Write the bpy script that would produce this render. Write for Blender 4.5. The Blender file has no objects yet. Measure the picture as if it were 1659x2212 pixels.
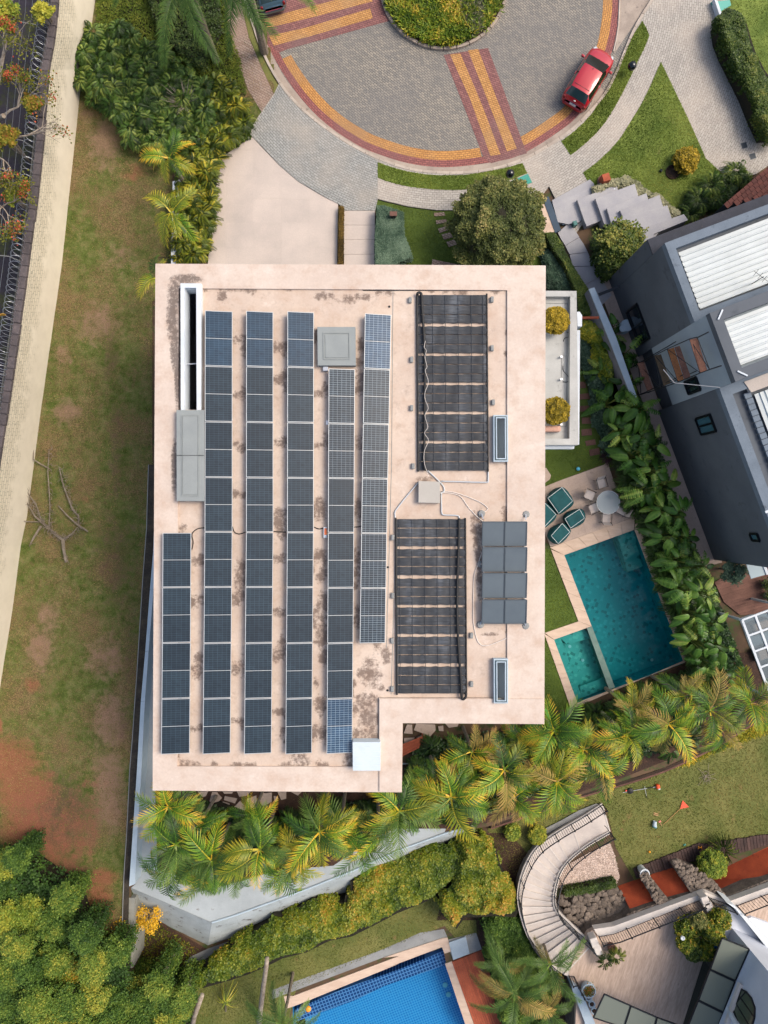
import bpy, math, random
import numpy as np
from mathutils import Vector, Matrix, noise as mnoise
from mathutils.geometry import tessellate_polygon

# ------------------------------------------------------------------ camera, world, sun, exposure
SC = bpy.context.scene
H = 42.0                      # camera height above the street, metres
F = 1533.5                    # focal length in units of the 1659x2212 survey grid
CX, CY = 829.5, 1106.0
cam_d = bpy.data.cameras.new('camera')
cam = bpy.data.objects.new('camera', cam_d)
SC.collection.objects.link(cam)
cam.location = (0, 0, H)
cam_d.sensor_fit = 'VERTICAL'
cam_d.angle = 2 * math.atan(1106 / F)
cam_d.clip_end = 2000
SC.camera = cam

world = bpy.data.worlds.new('World')
SC.world = world
world.use_nodes = True
wn = world.node_tree
bg = wn.nodes['Background']
sky = wn.nodes.new('ShaderNodeTexSky')
sky.sky_type = 'NISHITA'
sky.sun_disc = False
SUN_EL, SUN_AZ = 52.0, 72.0   # degrees; azimuth clockwise from the top of the picture
sky.sun_elevation = math.radians(SUN_EL)
sky.sun_rotation = math.radians(SUN_AZ)
sky.air_density = 1.0
sky.dust_density = 5.0
sky.ozone_density = 0.6
wn.links.new(sky.outputs[0], bg.inputs[0])
bg.inputs[1].default_value = 0.15
sun_d = bpy.data.lights.new('sun', 'SUN')
sun_d.energy = 1.35
sun_d.angle = math.radians(24)
sun_d.color = (1.0, 0.9, 0.78)
sun = bpy.data.objects.new('sun', sun_d)
SC.collection.objects.link(sun)
_e, _a = math.radians(SUN_EL), math.radians(SUN_AZ)
sdir = Vector((math.sin(_a) * math.cos(_e), math.cos(_a) * math.cos(_e), math.sin(_e)))
sun.rotation_euler = sdir.to_track_quat('Z', 'Y').to_euler()
SC.view_settings.view_transform = 'Standard'
SC.view_settings.look = 'None'
SC.view_settings.exposure = 0.5
SC.view_settings.gamma = 1.0
SC.view_settings.use_curve_mapping = False
SC.render.engine = 'CYCLES'
try:
    SC.cycles.max_bounces = 6
    SC.cycles.transparent_max_bounces = 8
except Exception:
    pass

random.seed(7)
R = np.random.default_rng(11)
COL = SC.collection
LOW = -2.0                    # level of the neighbours' lower gardens
ROOF = 9.0

# ------------------------------------------------------------------ survey coordinates
def W(px, py, z=0.0):
    s = (H - z) / F
    return ((px - CX) * s, (CY - py) * s, z)
def D(*n):
    return [(n[i], n[i + 1]) for i in range(0, len(n), 2)]
_OX = (0, 650, 1300, 1900); _OY = (0, 850, 1700, 2567)
def K(c, r, *n):
    return [(_OX[c] / 1.5672 + n[i] / 3.7143, _OY[r] / 1.5672 + n[i + 1] / 3.7143) for i in range(0, len(n), 2)]
def WP(pts, z=0.0):
    return [W(p[0], p[1], z) for p in pts]
def catmull(pts, n=6, closed=False):
    P = [Vector(p) for p in pts]; out = []; m = len(P)
    rng = range(m if closed else m - 1)
    for i in rng:
        p0 = P[(i - 1) % m] if closed or i > 0 else P[0]
        p1 = P[i]; p2 = P[(i + 1) % m]
        p3 = P[(i + 2) % m] if closed or i + 2 < m else P[-1]
        for k in range(n):
            t = k / n
            out.append(0.5 * ((2 * p1) + (-p0 + p2) * t + (2 * p0 - 5 * p1 + 4 * p2 - p3) * t * t + (-p0 + 3 * p1 - 3 * p2 + p3) * t ** 3))
    if not closed: out.append(P[-1])
    return [tuple(v) for v in out]
def toward(pts, c, d):
    out = []
    for p in pts:
        v = Vector((c[0] - p[0], c[1] - p[1])); l = v.length
        out.append((p[0] + v[0] / l * d, p[1] + v[1] / l * d))
    return out
def offs(pts, d):
    out = []
    for i, p in enumerate(pts):
        a = Vector(pts[max(i - 1, 0)][:2]); b = Vector(pts[min(i + 1, len(pts) - 1)][:2])
        t = (b - a).normalized()
        out.append((p[0] - t[1] * d, p[1] + t[0] * d) + tuple(p[2:]))
    return out
def clip(poly, cell):
    """Sutherland-Hodgman: poly clipped by a convex cell"""
    def area(q): return sum(q[i][0] * q[(i + 1) % len(q)][1] - q[(i + 1) % len(q)][0] * q[i][1] for i in range(len(q)))
    if area(cell) < 0: cell = cell[::-1]
    out = list(poly)
    for i in range(len(cell)):
        a, b = cell[i], cell[(i + 1) % len(cell)]
        def side(p): return (b[0] - a[0]) * (p[1] - a[1]) - (b[1] - a[1]) * (p[0] - a[0])
        inp, out = out, []
        for j in range(len(inp)):
            p, q = inp[j], inp[(j + 1) % len(inp)]
            sp, sq = side(p), side(q)
            if sp >= 0: out.append(p)
            if (sp >= 0) != (sq >= 0):
                t = sp / (sp - sq); out.append((p[0] + (q[0] - p[0]) * t, p[1] + (q[1] - p[1]) * t))
        if len(out) < 3: return []
    return out
def inpoly(xy, poly):
    x, y = xy[:, 0], xy[:, 1]; c = np.zeros(len(xy), bool); n = len(poly)
    for i in range(n):
        x1, y1 = poly[i][:2]; x2, y2 = poly[(i + 1) % n][:2]
        if y1 == y2: continue
        k = ((y1 > y) != (y2 > y)) & (x < (x2 - x1) * (y - y1) / (y2 - y1) + x1)
        c ^= k
    return c
def edgedist(xy, poly):
    d = np.full(len(xy), 1e9); n = len(poly)
    for i in range(n):
        a = np.array(poly[i][:2]); b = np.array(poly[(i + 1) % n][:2]); ab = b - a
        t = np.clip(((xy - a) @ ab) / max(ab @ ab, 1e-9), 0, 1)
        d = np.minimum(d, np.linalg.norm(xy - (a + t[:, None] * ab), axis=1))
    return d
def sample(poly, n):
    """n random world-space points inside the polygon"""
    P = np.array([p[:2] for p in poly]); lo, hi = P.min(0), P.max(0); out = []; tot = 0
    while tot < n:
        q = R.uniform(lo, hi, (max(n * 2, 64), 2)); q = q[inpoly(q, poly)]
        out.append(q); tot += len(q)
    return np.concatenate(out)[:n]
def snoise(xy, s, seed=0):
    return np.array([mnoise.noise(Vector((x * s + seed, y * s - seed, seed * .7))) for x, y in xy])

# ------------------------------------------------------------------ materials
def C(h, k=1.0):
    h = h.lstrip('#'); v = [int(h[i:i + 2], 16) / 255 for i in (0, 2, 4)]
    return tuple((x / 12.92 if x <= .04045 else ((x + .055) / 1.055) ** 2.4) * k for x in v) + (1,)
def newmat(name):
    m = bpy.data.materials.new(name); m.use_nodes = True
    nt = m.node_tree; b = nt.nodes['Principled BSDF']
    return m, nt, b
def N(nt, typ, **kw):
    n = nt.nodes.new(typ)
    for k, v in kw.items():
        if k.startswith('i_'): n.inputs[k[2:].replace('_', ' ')].default_value = v
        else: setattr(n, k, v)
    return n
def mixc(nt, fac, a, b, mode='MIX'):
    m = nt.nodes.new('ShaderNodeMix'); m.data_type = 'RGBA'; m.blend_type = mode
    for s, v in ((0, fac), (6, a), (7, b)):
        if hasattr(v, 'is_linked') or isinstance(v, bpy.types.NodeSocket): nt.links.new(v, m.inputs[s])
        else: m.inputs[s].default_value = v
    return m.outputs[2]
def ramp(nt, src, stops):
    r = nt.nodes.new('ShaderNodeValToRGB'); e = r.color_ramp.elements
    while len(e) < len(stops): e.new(.5)
    for i, (p, c) in enumerate(stops): e[i].position = p; e[i].color = c
    nt.links.new(src, r.inputs[0]); return r.outputs[0]
def math_(nt, op, a, b=0.0, clamp=False):
    m = nt.nodes.new('ShaderNodeMath'); m.operation = op; m.use_clamp = clamp
    for s, v in ((0, a), (1, b)):
        if isinstance(v, bpy.types.NodeSocket): nt.links.new(v, m.inputs[s])
        else: m.inputs[s].default_value = v
    return m.outputs[0]
def noise_(nt, pos, scale, detail=5, rough=.55):
    n = N(nt, 'ShaderNodeTexNoise'); n.inputs['Scale'].default_value = scale
    n.inputs['Detail'].default_value = detail; n.inputs['Roughness'].default_value = rough
    if pos is not None: nt.links.new(pos, n.inputs['Vector'])
    return n.outputs[0]
def grey(v): return (v, v, v, 1)
def mat(name, c1, c2=None, sc=1.2, rough=.85, fine=.12, fsc=25, bump=.25, bd=.01, metal=0, spec=.4, objvar=0., stretch=None, c3=None, c3amt=.58, rot=0):
    m, nt, b = newmat(name)
    g = N(nt, 'ShaderNodeNewGeometry'); pos = g.outputs['Position']
    if stretch or rot:
        mp = N(nt, 'ShaderNodeMapping'); mp.inputs['Scale'].default_value = stretch or (1, 1, 1); mp.inputs['Rotation'].default_value = (0, 0, rot)
        mp.vector_type = 'TEXTURE' if rot else 'POINT'
        if rot:
            mp.inputs['Scale'].default_value = tuple(1 / s for s in (stretch or (1, 1, 1)))
        nt.links.new(pos, mp.inputs[0]); pos = mp.outputs[0]
    big = noise_(nt, pos, sc, 6, .6)
    col = ramp(nt, big, [(.35, C(c1)), (.68, C(c2 or c1))])
    if c3:
        n3 = noise_(nt, pos, sc * 2.3, 8, .7)
        col = mixc(nt, ramp(nt, n3, [(c3amt, grey(0)), (c3amt + .1, grey(1))]), col, C(c3))
    fn = noise_(nt, pos, fsc, 4, .7)
    col = mixc(nt, 1.0, col, ramp(nt, fn, [(.3, grey(1 - fine)), (.7, grey(1 + fine))]), 'MULTIPLY')
    if objvar:
        oi = N(nt, 'ShaderNodeObjectInfo')
        col = mixc(nt, 1.0, col, ramp(nt, oi.outputs['Random'], [(0, grey(1 - objvar)), (1, grey(1 + objvar * .6))]), 'MULTIPLY')
    nt.links.new(col, b.inputs['Base Color'])
    b.inputs['Roughness'].default_value = rough; b.inputs['Metallic'].default_value = metal
    b.inputs['Specular IOR Level'].default_value = spec
    if bump:
        bp = N(nt, 'ShaderNodeBump'); bp.inputs['Strength'].default_value = bump; bp.inputs['Distance'].default_value = bd
        nt.links.new(fn, bp.inputs['Height']); nt.links.new(bp.outputs[0], b.inputs['Normal'])
    return m
def leafmat(name, stops, rough=.5, spec=.35, objvar=.18, trans=.16):
    """colour from the per-leaf tint attribute plus the plant's own random shade"""
    m, nt, b = newmat(name)
    at = N(nt, 'ShaderNodeAttribute'); at.attribute_name = 'tint'
    oi = N(nt, 'ShaderNodeObjectInfo')
    f = math_(nt, 'ADD', at.outputs['Fac'], math_(nt, 'MULTIPLY', math_(nt, 'SUBTRACT', oi.outputs['Random'], .5), objvar), True)
    col = ramp(nt, f, [(p, C(c, 1.32)) for p, c in stops])
    g = N(nt, 'ShaderNodeNewGeometry')
    fn = noise_(nt, g.outputs['Position'], 14, 3)
    col = mixc(nt, 1.0, col, ramp(nt, fn, [(.3, grey(.85)), (.7, grey(1.15))]), 'MULTIPLY')
    nt.links.new(col, b.inputs['Base Color']); b.inputs['Roughness'].default_value = rough
    b.inputs['Specular IOR Level'].default_value = spec
    if trans:
        t = N(nt, 'ShaderNodeBsdfTranslucent'); nt.links.new(col, t.inputs[0])
        mx = N(nt, 'ShaderNodeMixShader'); mx.inputs[0].default_value = trans
        nt.links.new(b.outputs[0], mx.inputs[1]); nt.links.new(t.outputs[0], mx.inputs[2])
        nt.links.new(mx.outputs[0], nt.nodes['Material Output'].inputs[0])
    return m
def brickmat(name, c1, c2, mortar, bw, bh, ms=.08, rot=0., polar=None, rough=.85, tintc=None, tsc=.35, offset=.5, bump=.5, objcoord=False, spec=.4, tamt=(.45, .7), scale_rand=.25):
    m, nt, b = newmat(name)
    if objcoord:
        pos = N(nt, 'ShaderNodeTexCoord').outputs['Object']
    else:
        pos = N(nt, 'ShaderNodeNewGeometry').outputs['Position']
    vec = pos
    if polar:
        sp = N(nt, 'ShaderNodeSeparateXYZ'); nt.links.new(pos, sp.inputs[0])
        dx = math_(nt, 'SUBTRACT', sp.outputs[0], polar[0]); dy = math_(nt, 'SUBTRACT', sp.outputs[1], polar[1])
        an = math_(nt, 'MULTIPLY', math_(nt, 'ARCTAN2', dx, dy), polar[2])
        rr = math_(nt, 'SQRT', math_(nt, 'ADD', math_(nt, 'MULTIPLY', dx, dx), math_(nt, 'MULTIPLY', dy, dy)))
        cb = N(nt, 'ShaderNodeCombineXYZ'); nt.links.new(an, cb.inputs[0]); nt.links.new(rr, cb.inputs[1]); vec = cb.outputs[0]
    elif rot:
        mp = N(nt, 'ShaderNodeMapping'); mp.inputs['Rotation'].default_value = (0, 0, rot); nt.links.new(pos, mp.inputs[0]); vec = mp.outputs[0]
    br = N(nt, 'ShaderNodeTexBrick'); br.offset = offset
    nt.links.new(vec, br.inputs['Vector'])
    br.inputs['Color1'].default_value = C(c1); br.inputs['Color2'].default_value = C(c2); br.inputs['Mortar'].default_value = C(mortar)
    br.inputs['Scale'].default_value = 1; br.inputs['Mortar Size'].default_value = bh * ms; br.inputs['Mortar Smooth'].default_value = .2
    br.inputs['Brick Width'].default_value = bw; br.inputs['Row Height'].default_value = bh
    col = br.outputs[0]
    if tintc:
        col = mixc(nt, ramp(nt, noise_(nt, pos, tsc, 5), [(tamt[0], grey(0)), (tamt[1], grey(.75))]), col, C(tintc))
    fn = noise_(nt, pos, 18, 4)
    col = mixc(nt, 1.0, col, ramp(nt, fn, [(.3, grey(1 - scale_rand)), (.7, grey(1 + scale_rand * .6))]), 'MULTIPLY')
    nt.links.new(col, b.inputs['Base Color']); b.inputs['Roughness'].default_value = rough
    b.inputs['Specular IOR Level'].default_value = spec
    if bump:
        bp = N(nt, 'ShaderNodeBump'); bp.inputs['Strength'].default_value = bump; bp.inputs['Distance'].default_value = .006
        bp.invert = True
        nt.links.new(br.outputs[1], bp.inputs['Height']); nt.links.new(bp.outputs[0], b.inputs['Normal'])
    return m
def flat(name, c, rough=.5, metal=0, spec=.5, coat=0):
    m, nt, b = newmat(name)
    b.inputs['Base Color'].default_value = C(c); b.inputs['Roughness'].default_value = rough
    b.inputs['Metallic'].default_value = metal; b.inputs['Specular IOR Level'].default_value = spec
    b.inputs['Coat Weight'].default_value = coat; b.inputs['Coat Roughness'].default_value = .05
    return m
def glassmat(name, tint, refl=.06, alpha=.6):
    """thin clear sheet: tinted see-through plus a mirror sheen by Fresnel"""
    m, nt, b = newmat(name); nt.nodes.remove(b)
    tr = N(nt, 'ShaderNodeBsdfTransparent'); tr.inputs[0].default_value = C(tint)
    gl = N(nt, 'ShaderNodeBsdfGlossy'); gl.inputs['Roughness'].default_value = refl
    df = N(nt, 'ShaderNodeBsdfDiffuse'); df.inputs[0].default_value = C(tint)
    fr = N(nt, 'ShaderNodeFresnel'); fr.inputs[0].default_value = 1.4
    a = N(nt, 'ShaderNodeMixShader'); a.inputs[0].default_value = 1 - alpha
    nt.links.new(tr.outputs[0], a.inputs[1]); nt.links.new(df.outputs[0], a.inputs[2])
    c = N(nt, 'ShaderNodeMixShader'); nt.links.new(fr.outputs[0], c.inputs[0]); nt.links.new(a.outputs[0], c.inputs[1]); nt.links.new(gl.outputs[0], c.inputs[2])
    nt.links.new(c.outputs[0], nt.nodes['Material Output'].inputs[0]); return m, nt, gl, fr

# ------------------------------------------------------------------ mesh building
def wloc(o):
    v = Vector((0, 0, 0))
    while o is not None: v += o.location; o = o.parent
    return v
def area2(p): return sum(p[i][0] * p[(i + 1) % len(p)][1] - p[(i + 1) % len(p)][0] * p[i][1] for i in range(len(p)))
class MB:
    def __init__(s): s.v = []; s.f = []
    def quad(s, a, b, c, d):
        n = len(s.v); s.v += [tuple(a), tuple(b), tuple(c), tuple(d)]; s.f.append((n, n + 1, n + 2, n + 3)); return s
    def sheet(s, pts):
        if area2(pts) < 0: pts = pts[::-1]
        n = len(s.v); s.v += [tuple(p) for p in pts]; s.f.append(tuple(range(n, n + len(pts)))); return s
    def holed(s, outer, holes, z):
        loops = [[Vector((p[0], p[1], z)) for p in l] for l in [outer] + holes]
        flatv = [v for l in loops for v in l]; n = len(s.v)
        s.v += [tuple(v) for v in flatv]
        for t in tessellate_polygon(loops):
            a, b, c = (flatv[i] for i in t)
            if (b - a).cross(c - a).z < 0: t = t[::-1]
            s.f.append(tuple(n + i for i in t))
        return s
    def skirt(s, pts, z0, z1):
        if area2(pts) < 0: pts = pts[::-1]
        m = len(pts)
        for i in range(m):
            a, b = pts[i], pts[(i + 1) % m]
            s.quad((a[0], a[1], z0), (b[0], b[1], z0), (b[0], b[1], z1), (a[0], a[1], z1))
        return s
    def prism(s, pts, z0, z1, bottom=False):
        pts = [(p[0], p[1]) for p in pts]
        if area2(pts) < 0: pts = pts[::-1]
        m = len(pts); n = len(s.v)
        s.v += [(p[0], p[1], z0) for p in pts] + [(p[0], p[1], z1) for p in pts]
        s.f.append(tuple(range(n + m, n + 2 * m)))
        for i in range(m):
            j = (i + 1) % m; s.f.append((n + i, n + j, n + m + j, n + m + i))
        if bottom: s.f.append(tuple(range(n + m - 1, n - 1, -1)))
        return s
    def box(s, c, sz, rot=0., M=None, ch=0.):
        hx, hy, hz = sz[0] / 2, sz[1] / 2, sz[2] / 2; n = len(s.v)
        ca, sa = math.cos(rot), math.sin(rot)
        if ch:
            ring = [(hx - ch, -hy), (hx, -hy + ch), (hx, hy - ch), (hx - ch, hy), (-hx + ch, hy), (-hx, hy - ch), (-hx, -hy + ch), (-hx + ch, -hy)]
        else: ring = [(hx, -hy), (hx, hy), (-hx, hy), (-hx, -hy)]
        m = len(ring); lv = [(-hz, 1.), (hz - ch, 1.), (hz, 1 - (ch / min(hx, hy) if ch else 0))] if ch else [(-hz, 1.), (hz, 1.)]
        for z, k in lv:
            for x, y in ring:
                x *= k; y *= k
                p = Vector((x * ca - y * sa + c[0], x * sa + y * ca + c[1], z + c[2]))
                if M is not None: p = M @ p
                s.v.append(tuple(p))
        for l in range(len(lv) - 1):
            for i in range(m):
                j = (i + 1) % m; s.f.append((n + l * m + i, n + l * m + j, n + (l + 1) * m + j, n + (l + 1) * m + i))
        t = n + (len(lv) - 1) * m
        s.f.append(tuple(range(t, t + m))); s.f.append(tuple(range(n + m - 1, n - 1, -1)))
        return s
    def bar(s, a, b, w, h):
        """rectangular bar between two points, w across, h high"""
        a = Vector(a); b = Vector(b); t = (b - a).normalized()
        u = Vector((0, 0, 1)).cross(t)
        u = Vector((1, 0, 0)) if u.length < 1e-4 else u.normalized()
        v = t.cross(u); n = len(s.v)
        for p in (a, b):
            for i, j in ((-1, -1), (1, -1), (1, 1), (-1, 1)): s.v.append(tuple(p + u * i * w / 2 + v * j * h / 2))
        s.f += [(n, n + 3, n + 2, n + 1), (n + 4, n + 5, n + 6, n + 7)] + [(n + i, n + (i + 1) % 4, n + 4 + (i + 1) % 4, n + 4 + i) for i in range(4)]
        return s
    def tube(s, pts, r, k=6, cap=True):
        P = [Vector(p) for p in pts]; m = len(P); rr = r if isinstance(r, (list, tuple)) else [r] * m
        n = len(s.v); up = Vector((0, 0, 1)); u = None
        for i in range(m):
            t = (P[min(i + 1, m - 1)] - P[max(i - 1, 0)])
            t = t.normalized() if t.length > 1e-9 else Vector((0, 0, 1))
            if u is None:
                u = t.cross(up if abs(t.z) < .95 else Vector((1, 0, 0))).normalized()
            else:
                u = (u - t * u.dot(t)); u = u.normalized() if u.length > 1e-6 else t.orthogonal().normalized()
            w = t.cross(u)
            for j in range(k):
                a = 2 * math.pi * j / k
                s.v.append(tuple(P[i] + (u * math.cos(a) + w * math.sin(a)) * rr[i]))
        for i in range(m - 1):
            for j in range(k):
                s.f.append((n + i * k + j, n + i * k + (j + 1) % k, n + (i + 1) * k + (j + 1) % k, n + (i + 1) * k + j))
        if cap:
            s.f.append(tuple(range(n + k - 1, n - 1, -1))); s.f.append(tuple(range(n + (m - 1) * k, n + m * k)))
        return s
    def lathe(s, c, prof, k=16):
        n = len(s.v)
        for r, z in prof:
            for j in range(k):
                a = 2 * math.pi * j / k; s.v.append((c[0] + r * math.cos(a), c[1] + r * math.sin(a), c[2] + z))
        for i in range(len(prof) - 1):
            for j in range(k): s.f.append((n + i * k + j, n + i * k + (j + 1) % k, n + (i + 1) * k + (j + 1) % k, n + (i + 1) * k + j))
        s.f.append(tuple(range(n + (len(prof) - 1) * k, n + len(prof) * k)))
        return s
    def strip(s, A, B):
        n = len(s.v); m = len(A)
        for a, b in zip(A, B): s.v += [tuple(a), tuple(b)]
        for i in range(m - 1): s.f.append((n + 2 * i, n + 2 * i + 1, n + 2 * i + 3, n + 2 * i + 2))
        return s
    def build(s, name, m, parent=None, smooth=False, local=False, bevel=0.):
        o = None; off = Vector((0, 0, 0))
        if parent is not None and not local: off = wloc(parent)
        me = bpy.data.meshes.new(name)
        me.from_pydata([(v[0] - off.x, v[1] - off.y, v[2] - off.z) for v in s.v], [], s.f)
        me.materials.append(m)
        if smooth: me.polygons.foreach_set('use_smooth', [True] * len(me.polygons))
        me.update()
        return link(name, me, parent, bevel)
def link(name, me, parent=None, bevel=0.):
    o = bpy.data.objects.new(name, me); COL.objects.link(o)
    if parent is not None: o.parent = parent
    if bevel:
        b = o.modifiers.new('bevel', 'BEVEL'); b.width = bevel; b.segments = 2; b.limit_method = 'ANGLE'
    return o
def tag(o, label=None, cat=None, group=None, kind=None):
    if label: o['label'] = label
    if cat: o['category'] = cat
    if group: o['group'] = group
    if kind: o['kind'] = kind
    return o
def thing(name, loc, label, cat, group=None, rz=0.):
    o = bpy.data.objects.new(name, None); COL.objects.link(o); o.empty_display_size = .2
    o.location = loc; o.rotation_euler = (0, 0, rz); return tag(o, label, cat, group)
def struct(o, kind='structure'): o['kind'] = kind; return o
def copytree(o, loc=None, rz=None, label=None, group=None, parent=None):
    c = o.copy(); COL.objects.link(c)
    if parent is not None: c.parent = parent
    if loc is not None: c.location = loc
    if rz is not None: c.rotation_euler = (0, 0, rz)
    if label: c['label'] = label
    if group: c['group'] = group
    for ch in [x for x in KIDS.get(o.name, [])]:
        d = copytree(ch, parent=c); KIDS.setdefault(c.name, []).append(d)
    return c
KIDS = {}
def kids(o):
    ks = [x for x in COL.objects if x.parent == o]
    KIDS[o.name] = ks
    for k in ks: kids(k)
    return o
ORD = ['first', 'second', 'third', 'fourth', 'fifth', 'sixth', 'seventh', 'eighth', 'ninth', 'tenth', 'eleventh', 'twelfth']

# ---- leaf meshes (numpy)
class Leaves:
    def __init__(s): s.V = []; s.T = []; s.F = []; s.n = 0
    def add(s, P, size, tint, pitch=(-.9, .5), wid=.45, roll=.6, az=None):
        n = len(P)
        if n == 0: return s
        a = R.uniform(0, 2 * np.pi, n) if az is None else az
        p = R.uniform(pitch[0], pitch[1], n); ro = R.uniform(-roll, roll, n)
        d = np.stack([np.cos(a) * np.cos(p), np.sin(a) * np.cos(p), np.sin(p)], 1)
        sd = np.stack([-np.sin(a), np.cos(a), np.zeros(n)], 1)
        u = np.cross(d, sd)
        s2 = sd * np.cos(ro)[:, None] + u * np.sin(ro)[:, None]; u = np.cross(d, s2)
        sz = (np.full(n, size) if np.isscalar(size) else size)[:, None] * R.uniform(.7, 1.3, (n, 1))
        v = np.stack([P, P + sz * (.5 * d + wid * s2 - .12 * u), P + sz * d, P + sz * (.5 * d - wid * s2 - .12 * u)], 1).reshape(-1, 3)
        base = np.arange(n)[:, None] * 4 + s.n
        f = np.concatenate([base + np.array([[0, 1, 2]]), base + np.array([[0, 2, 3]])], 0)
        s.V.append(v); s.F.append(f); s.n += 4 * n
        s.T.append(np.repeat(tint if not np.isscalar(tint) else np.full(n, tint), 4))
        return s
    def raw(s, V, Fc, T):
        s.V.append(np.asarray(V, float)); s.F.append(np.asarray(Fc, int) + s.n); s.T.append(np.asarray(T, float)); s.n += len(V); return s
    def mesh(s, name, m, off=(0, 0, 0)):
        V = np.concatenate(s.V) - np.array(off); Fc = np.concatenate(s.F); T = np.concatenate(s.T)
        me = bpy.data.meshes.new(name)
        me.vertices.add(len(V)); me.vertices.foreach_set('co', V.astype(np.float32).ravel())
        me.loops.add(len(Fc) * 3); me.loops.foreach_set('vertex_index', Fc.astype(np.int32).ravel())
        me.polygons.add(len(Fc)); me.polygons.foreach_set('loop_start', (np.arange(len(Fc)) * 3).astype(np.int32))
        a = me.attributes.new('tint', 'FLOAT', 'POINT'); a.data.foreach_set('value', T.astype(np.float32))
        me.materials.append(m); me.update(); me.validate()
        return me
    def build(s, name, m, parent=None):
        off = wloc(parent) if parent is not None else Vector((0, 0, 0))
        return link(name, s.mesh(name, m, tuple(off)), parent)
# ------------------------------------------------------------------ shared materials
ISL = W(958, -28)
M_ = {}
M_['earth'] = mat('earth', '#4b3a2c', '#66513c', .5, c3='#3b4a22', c3amt=.5)
M_['lawn'] = mat('lawn', '#4f6420', '#77863a', .55, fine=.3, fsc=22, bump=.8, bd=.03, c3='#82804a', c3amt=.62)
M_['lawn2'] = mat('lawn_dull', '#55602a', '#777540', .45, fine=.3, fsc=22, bump=.8, bd=.03, c3='#8a7048', c3amt=.6)
M_['lawn_dark'] = mat('lawn_dark', '#3e5016', '#526624', .6, fine=.28, fsc=24, bump=.8, bd=.03)
M_['road'] = brickmat('road_paver', '#989185', '#7d7a74', '#4e4c49', .24, .12, .1, rot=math.radians(38), tintc='#6f6e6e', tsc=.16, tamt=(.4, .75))
M_['yel'] = brickmat('yellow_paver', '#c79254', '#b48148', '#6d4f33', .24, .12, .1, polar=(ISL[0], ISL[1], 10.), tintc='#9a7a5a', tsc=.3)
M_['yel2'] = brickmat('yellow_paver_cross', '#c4935a', '#b1824c', '#6d4f33', .24, .12, .1, rot=math.radians(20), tintc='#a08362', tsc=.3)
M_['red'] = brickmat('red_paver', '#9c615b', '#87524f', '#4f3636', .24, .12, .1, polar=(ISL[0], ISL[1], 10.), tintc='#7c5a58', tsc=.3)
M_['red2'] = brickmat('red_paver_cross', '#936560', '#7c5351', '#4f3838', .24, .12, .1, rot=math.radians(20), tintc='#77605e', tsc=.3)
M_['pave'] = brickmat('grey_paver', '#b1aca3', '#a09b93', '#75706a', .26, .13, .08, polar=(ISL[0], ISL[1], 12.), tintc='#bcb0a2', tsc=.2)
M_['apron'] = brickmat('apron_paver', '#9fa09c', '#8c8e8b', '#62615e', .26, .13, .09, polar=(ISL[0], ISL[1], 12.), tintc='#a89f93', tsc=.25)
M_['pathb'] = brickmat('old_path_paver', '#9d8d80', '#8a7668', '#5b4a40', .26, .13, .09, rot=math.radians(30), tintc='#a88c7c', tsc=.4)
M_['kerb'] = mat('kerb_concrete', '#b8ada0', '#a3978b', 1.5, fine=.15, c3='#837a70', c3amt=.6, objvar=.1)
M_['gutter'] = mat('gutter_concrete', '#a79a8d', '#8f8378', 1.2, fine=.15, c3='#6d655d', c3amt=.58)
M_['slab'] = mat('drive_slab', '#c0b4aa', '#b0a69e', .5, fine=.07, fsc=14, objvar=.025)
M_['stone'] = mat('grey_granite', '#a5a4a5', '#94949a', .8, fine=.14, fsc=40, objvar=.04)
M_['deck'] = mat('beige_stone', '#b9a596', '#a8968a', .9, fine=.1, fsc=12, objvar=.07, c3='#94867d', c3amt=.6)
M_['coping'] = mat('travertine', '#ccb6a2', '#bda592', 1.2, fine=.1, stretch=(1, 4, 1), objvar=.05)
M_['white'] = mat('white_paint', '#cfd6db', '#c1c9cf', .8, fine=.04, bump=.05)
M_['bluewhite'] = mat('weathered_white', '#b4c3cc', '#a5b6c0', 1.2, fine=.06, bump=.1, c3='#8b9aa2', c3amt=.66)
M_['concrete'] = mat('concrete', '#8f918f', '#7e807f', 1.2, fine=.12, c3='#67645f', c3amt=.6)
M_['wetwall'] = mat('stained_whitewash', '#b3bcbd', '#9fa8a8', .8, fine=.12, c3='#5e5650', c3amt=.57, stretch=(1, 1, 1))
M_['darkmetal'] = flat('dark_metal', '#1d2227', .4, .6)
M_['black'] = flat('black_rubber', '#141517', .6)
M_['alu'] = flat('aluminium', '#c9ccd0', .35, .7)
M_['bark'] = mat('bark', '#8b8172', '#63594c', 4, fine=.3, fsc=30, bump=.8, bd=.02, stretch=(1, 1, 3))
M_['branch'] = mat('pale_bark', '#a59a8b', '#7d6f60', 4, fine=.25, fsc=30, bump=.6, bd=.01)
M_['soil'] = mat('garden_soil', '#4a3428', '#35271e', 1.5, fine=.35, fsc=18, bump=1, bd=.04, c3='#6f5240', c3amt=.6)
M_['gravel'] = mat('gravel', '#b9a79b', '#9c8a7e', 2, fine=.45, fsc=16, bump=1, bd=.03)
M_['dirtwall'] = mat('dark_drain', '#2c2924', '#463f35', 1.5, fine=.3, fsc=12, bump=.8, bd=.03)
M_['woodd'] = mat('brown_wood', '#76554a', '#5d4239', 1.3, fine=.2, fsc=18, objvar=.16, stretch=(1, 1, 1))
M_['woodr'] = mat('red_wood', '#a9583c', '#8c4630', 1.3, fine=.15, fsc=18, objvar=.16)
M_['terracotta'] = mat('terracotta', '#b3512f', '#943d25', 1.2, fine=.14, bump=.3, c3='#6a2c1c', c3amt=.6)
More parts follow.
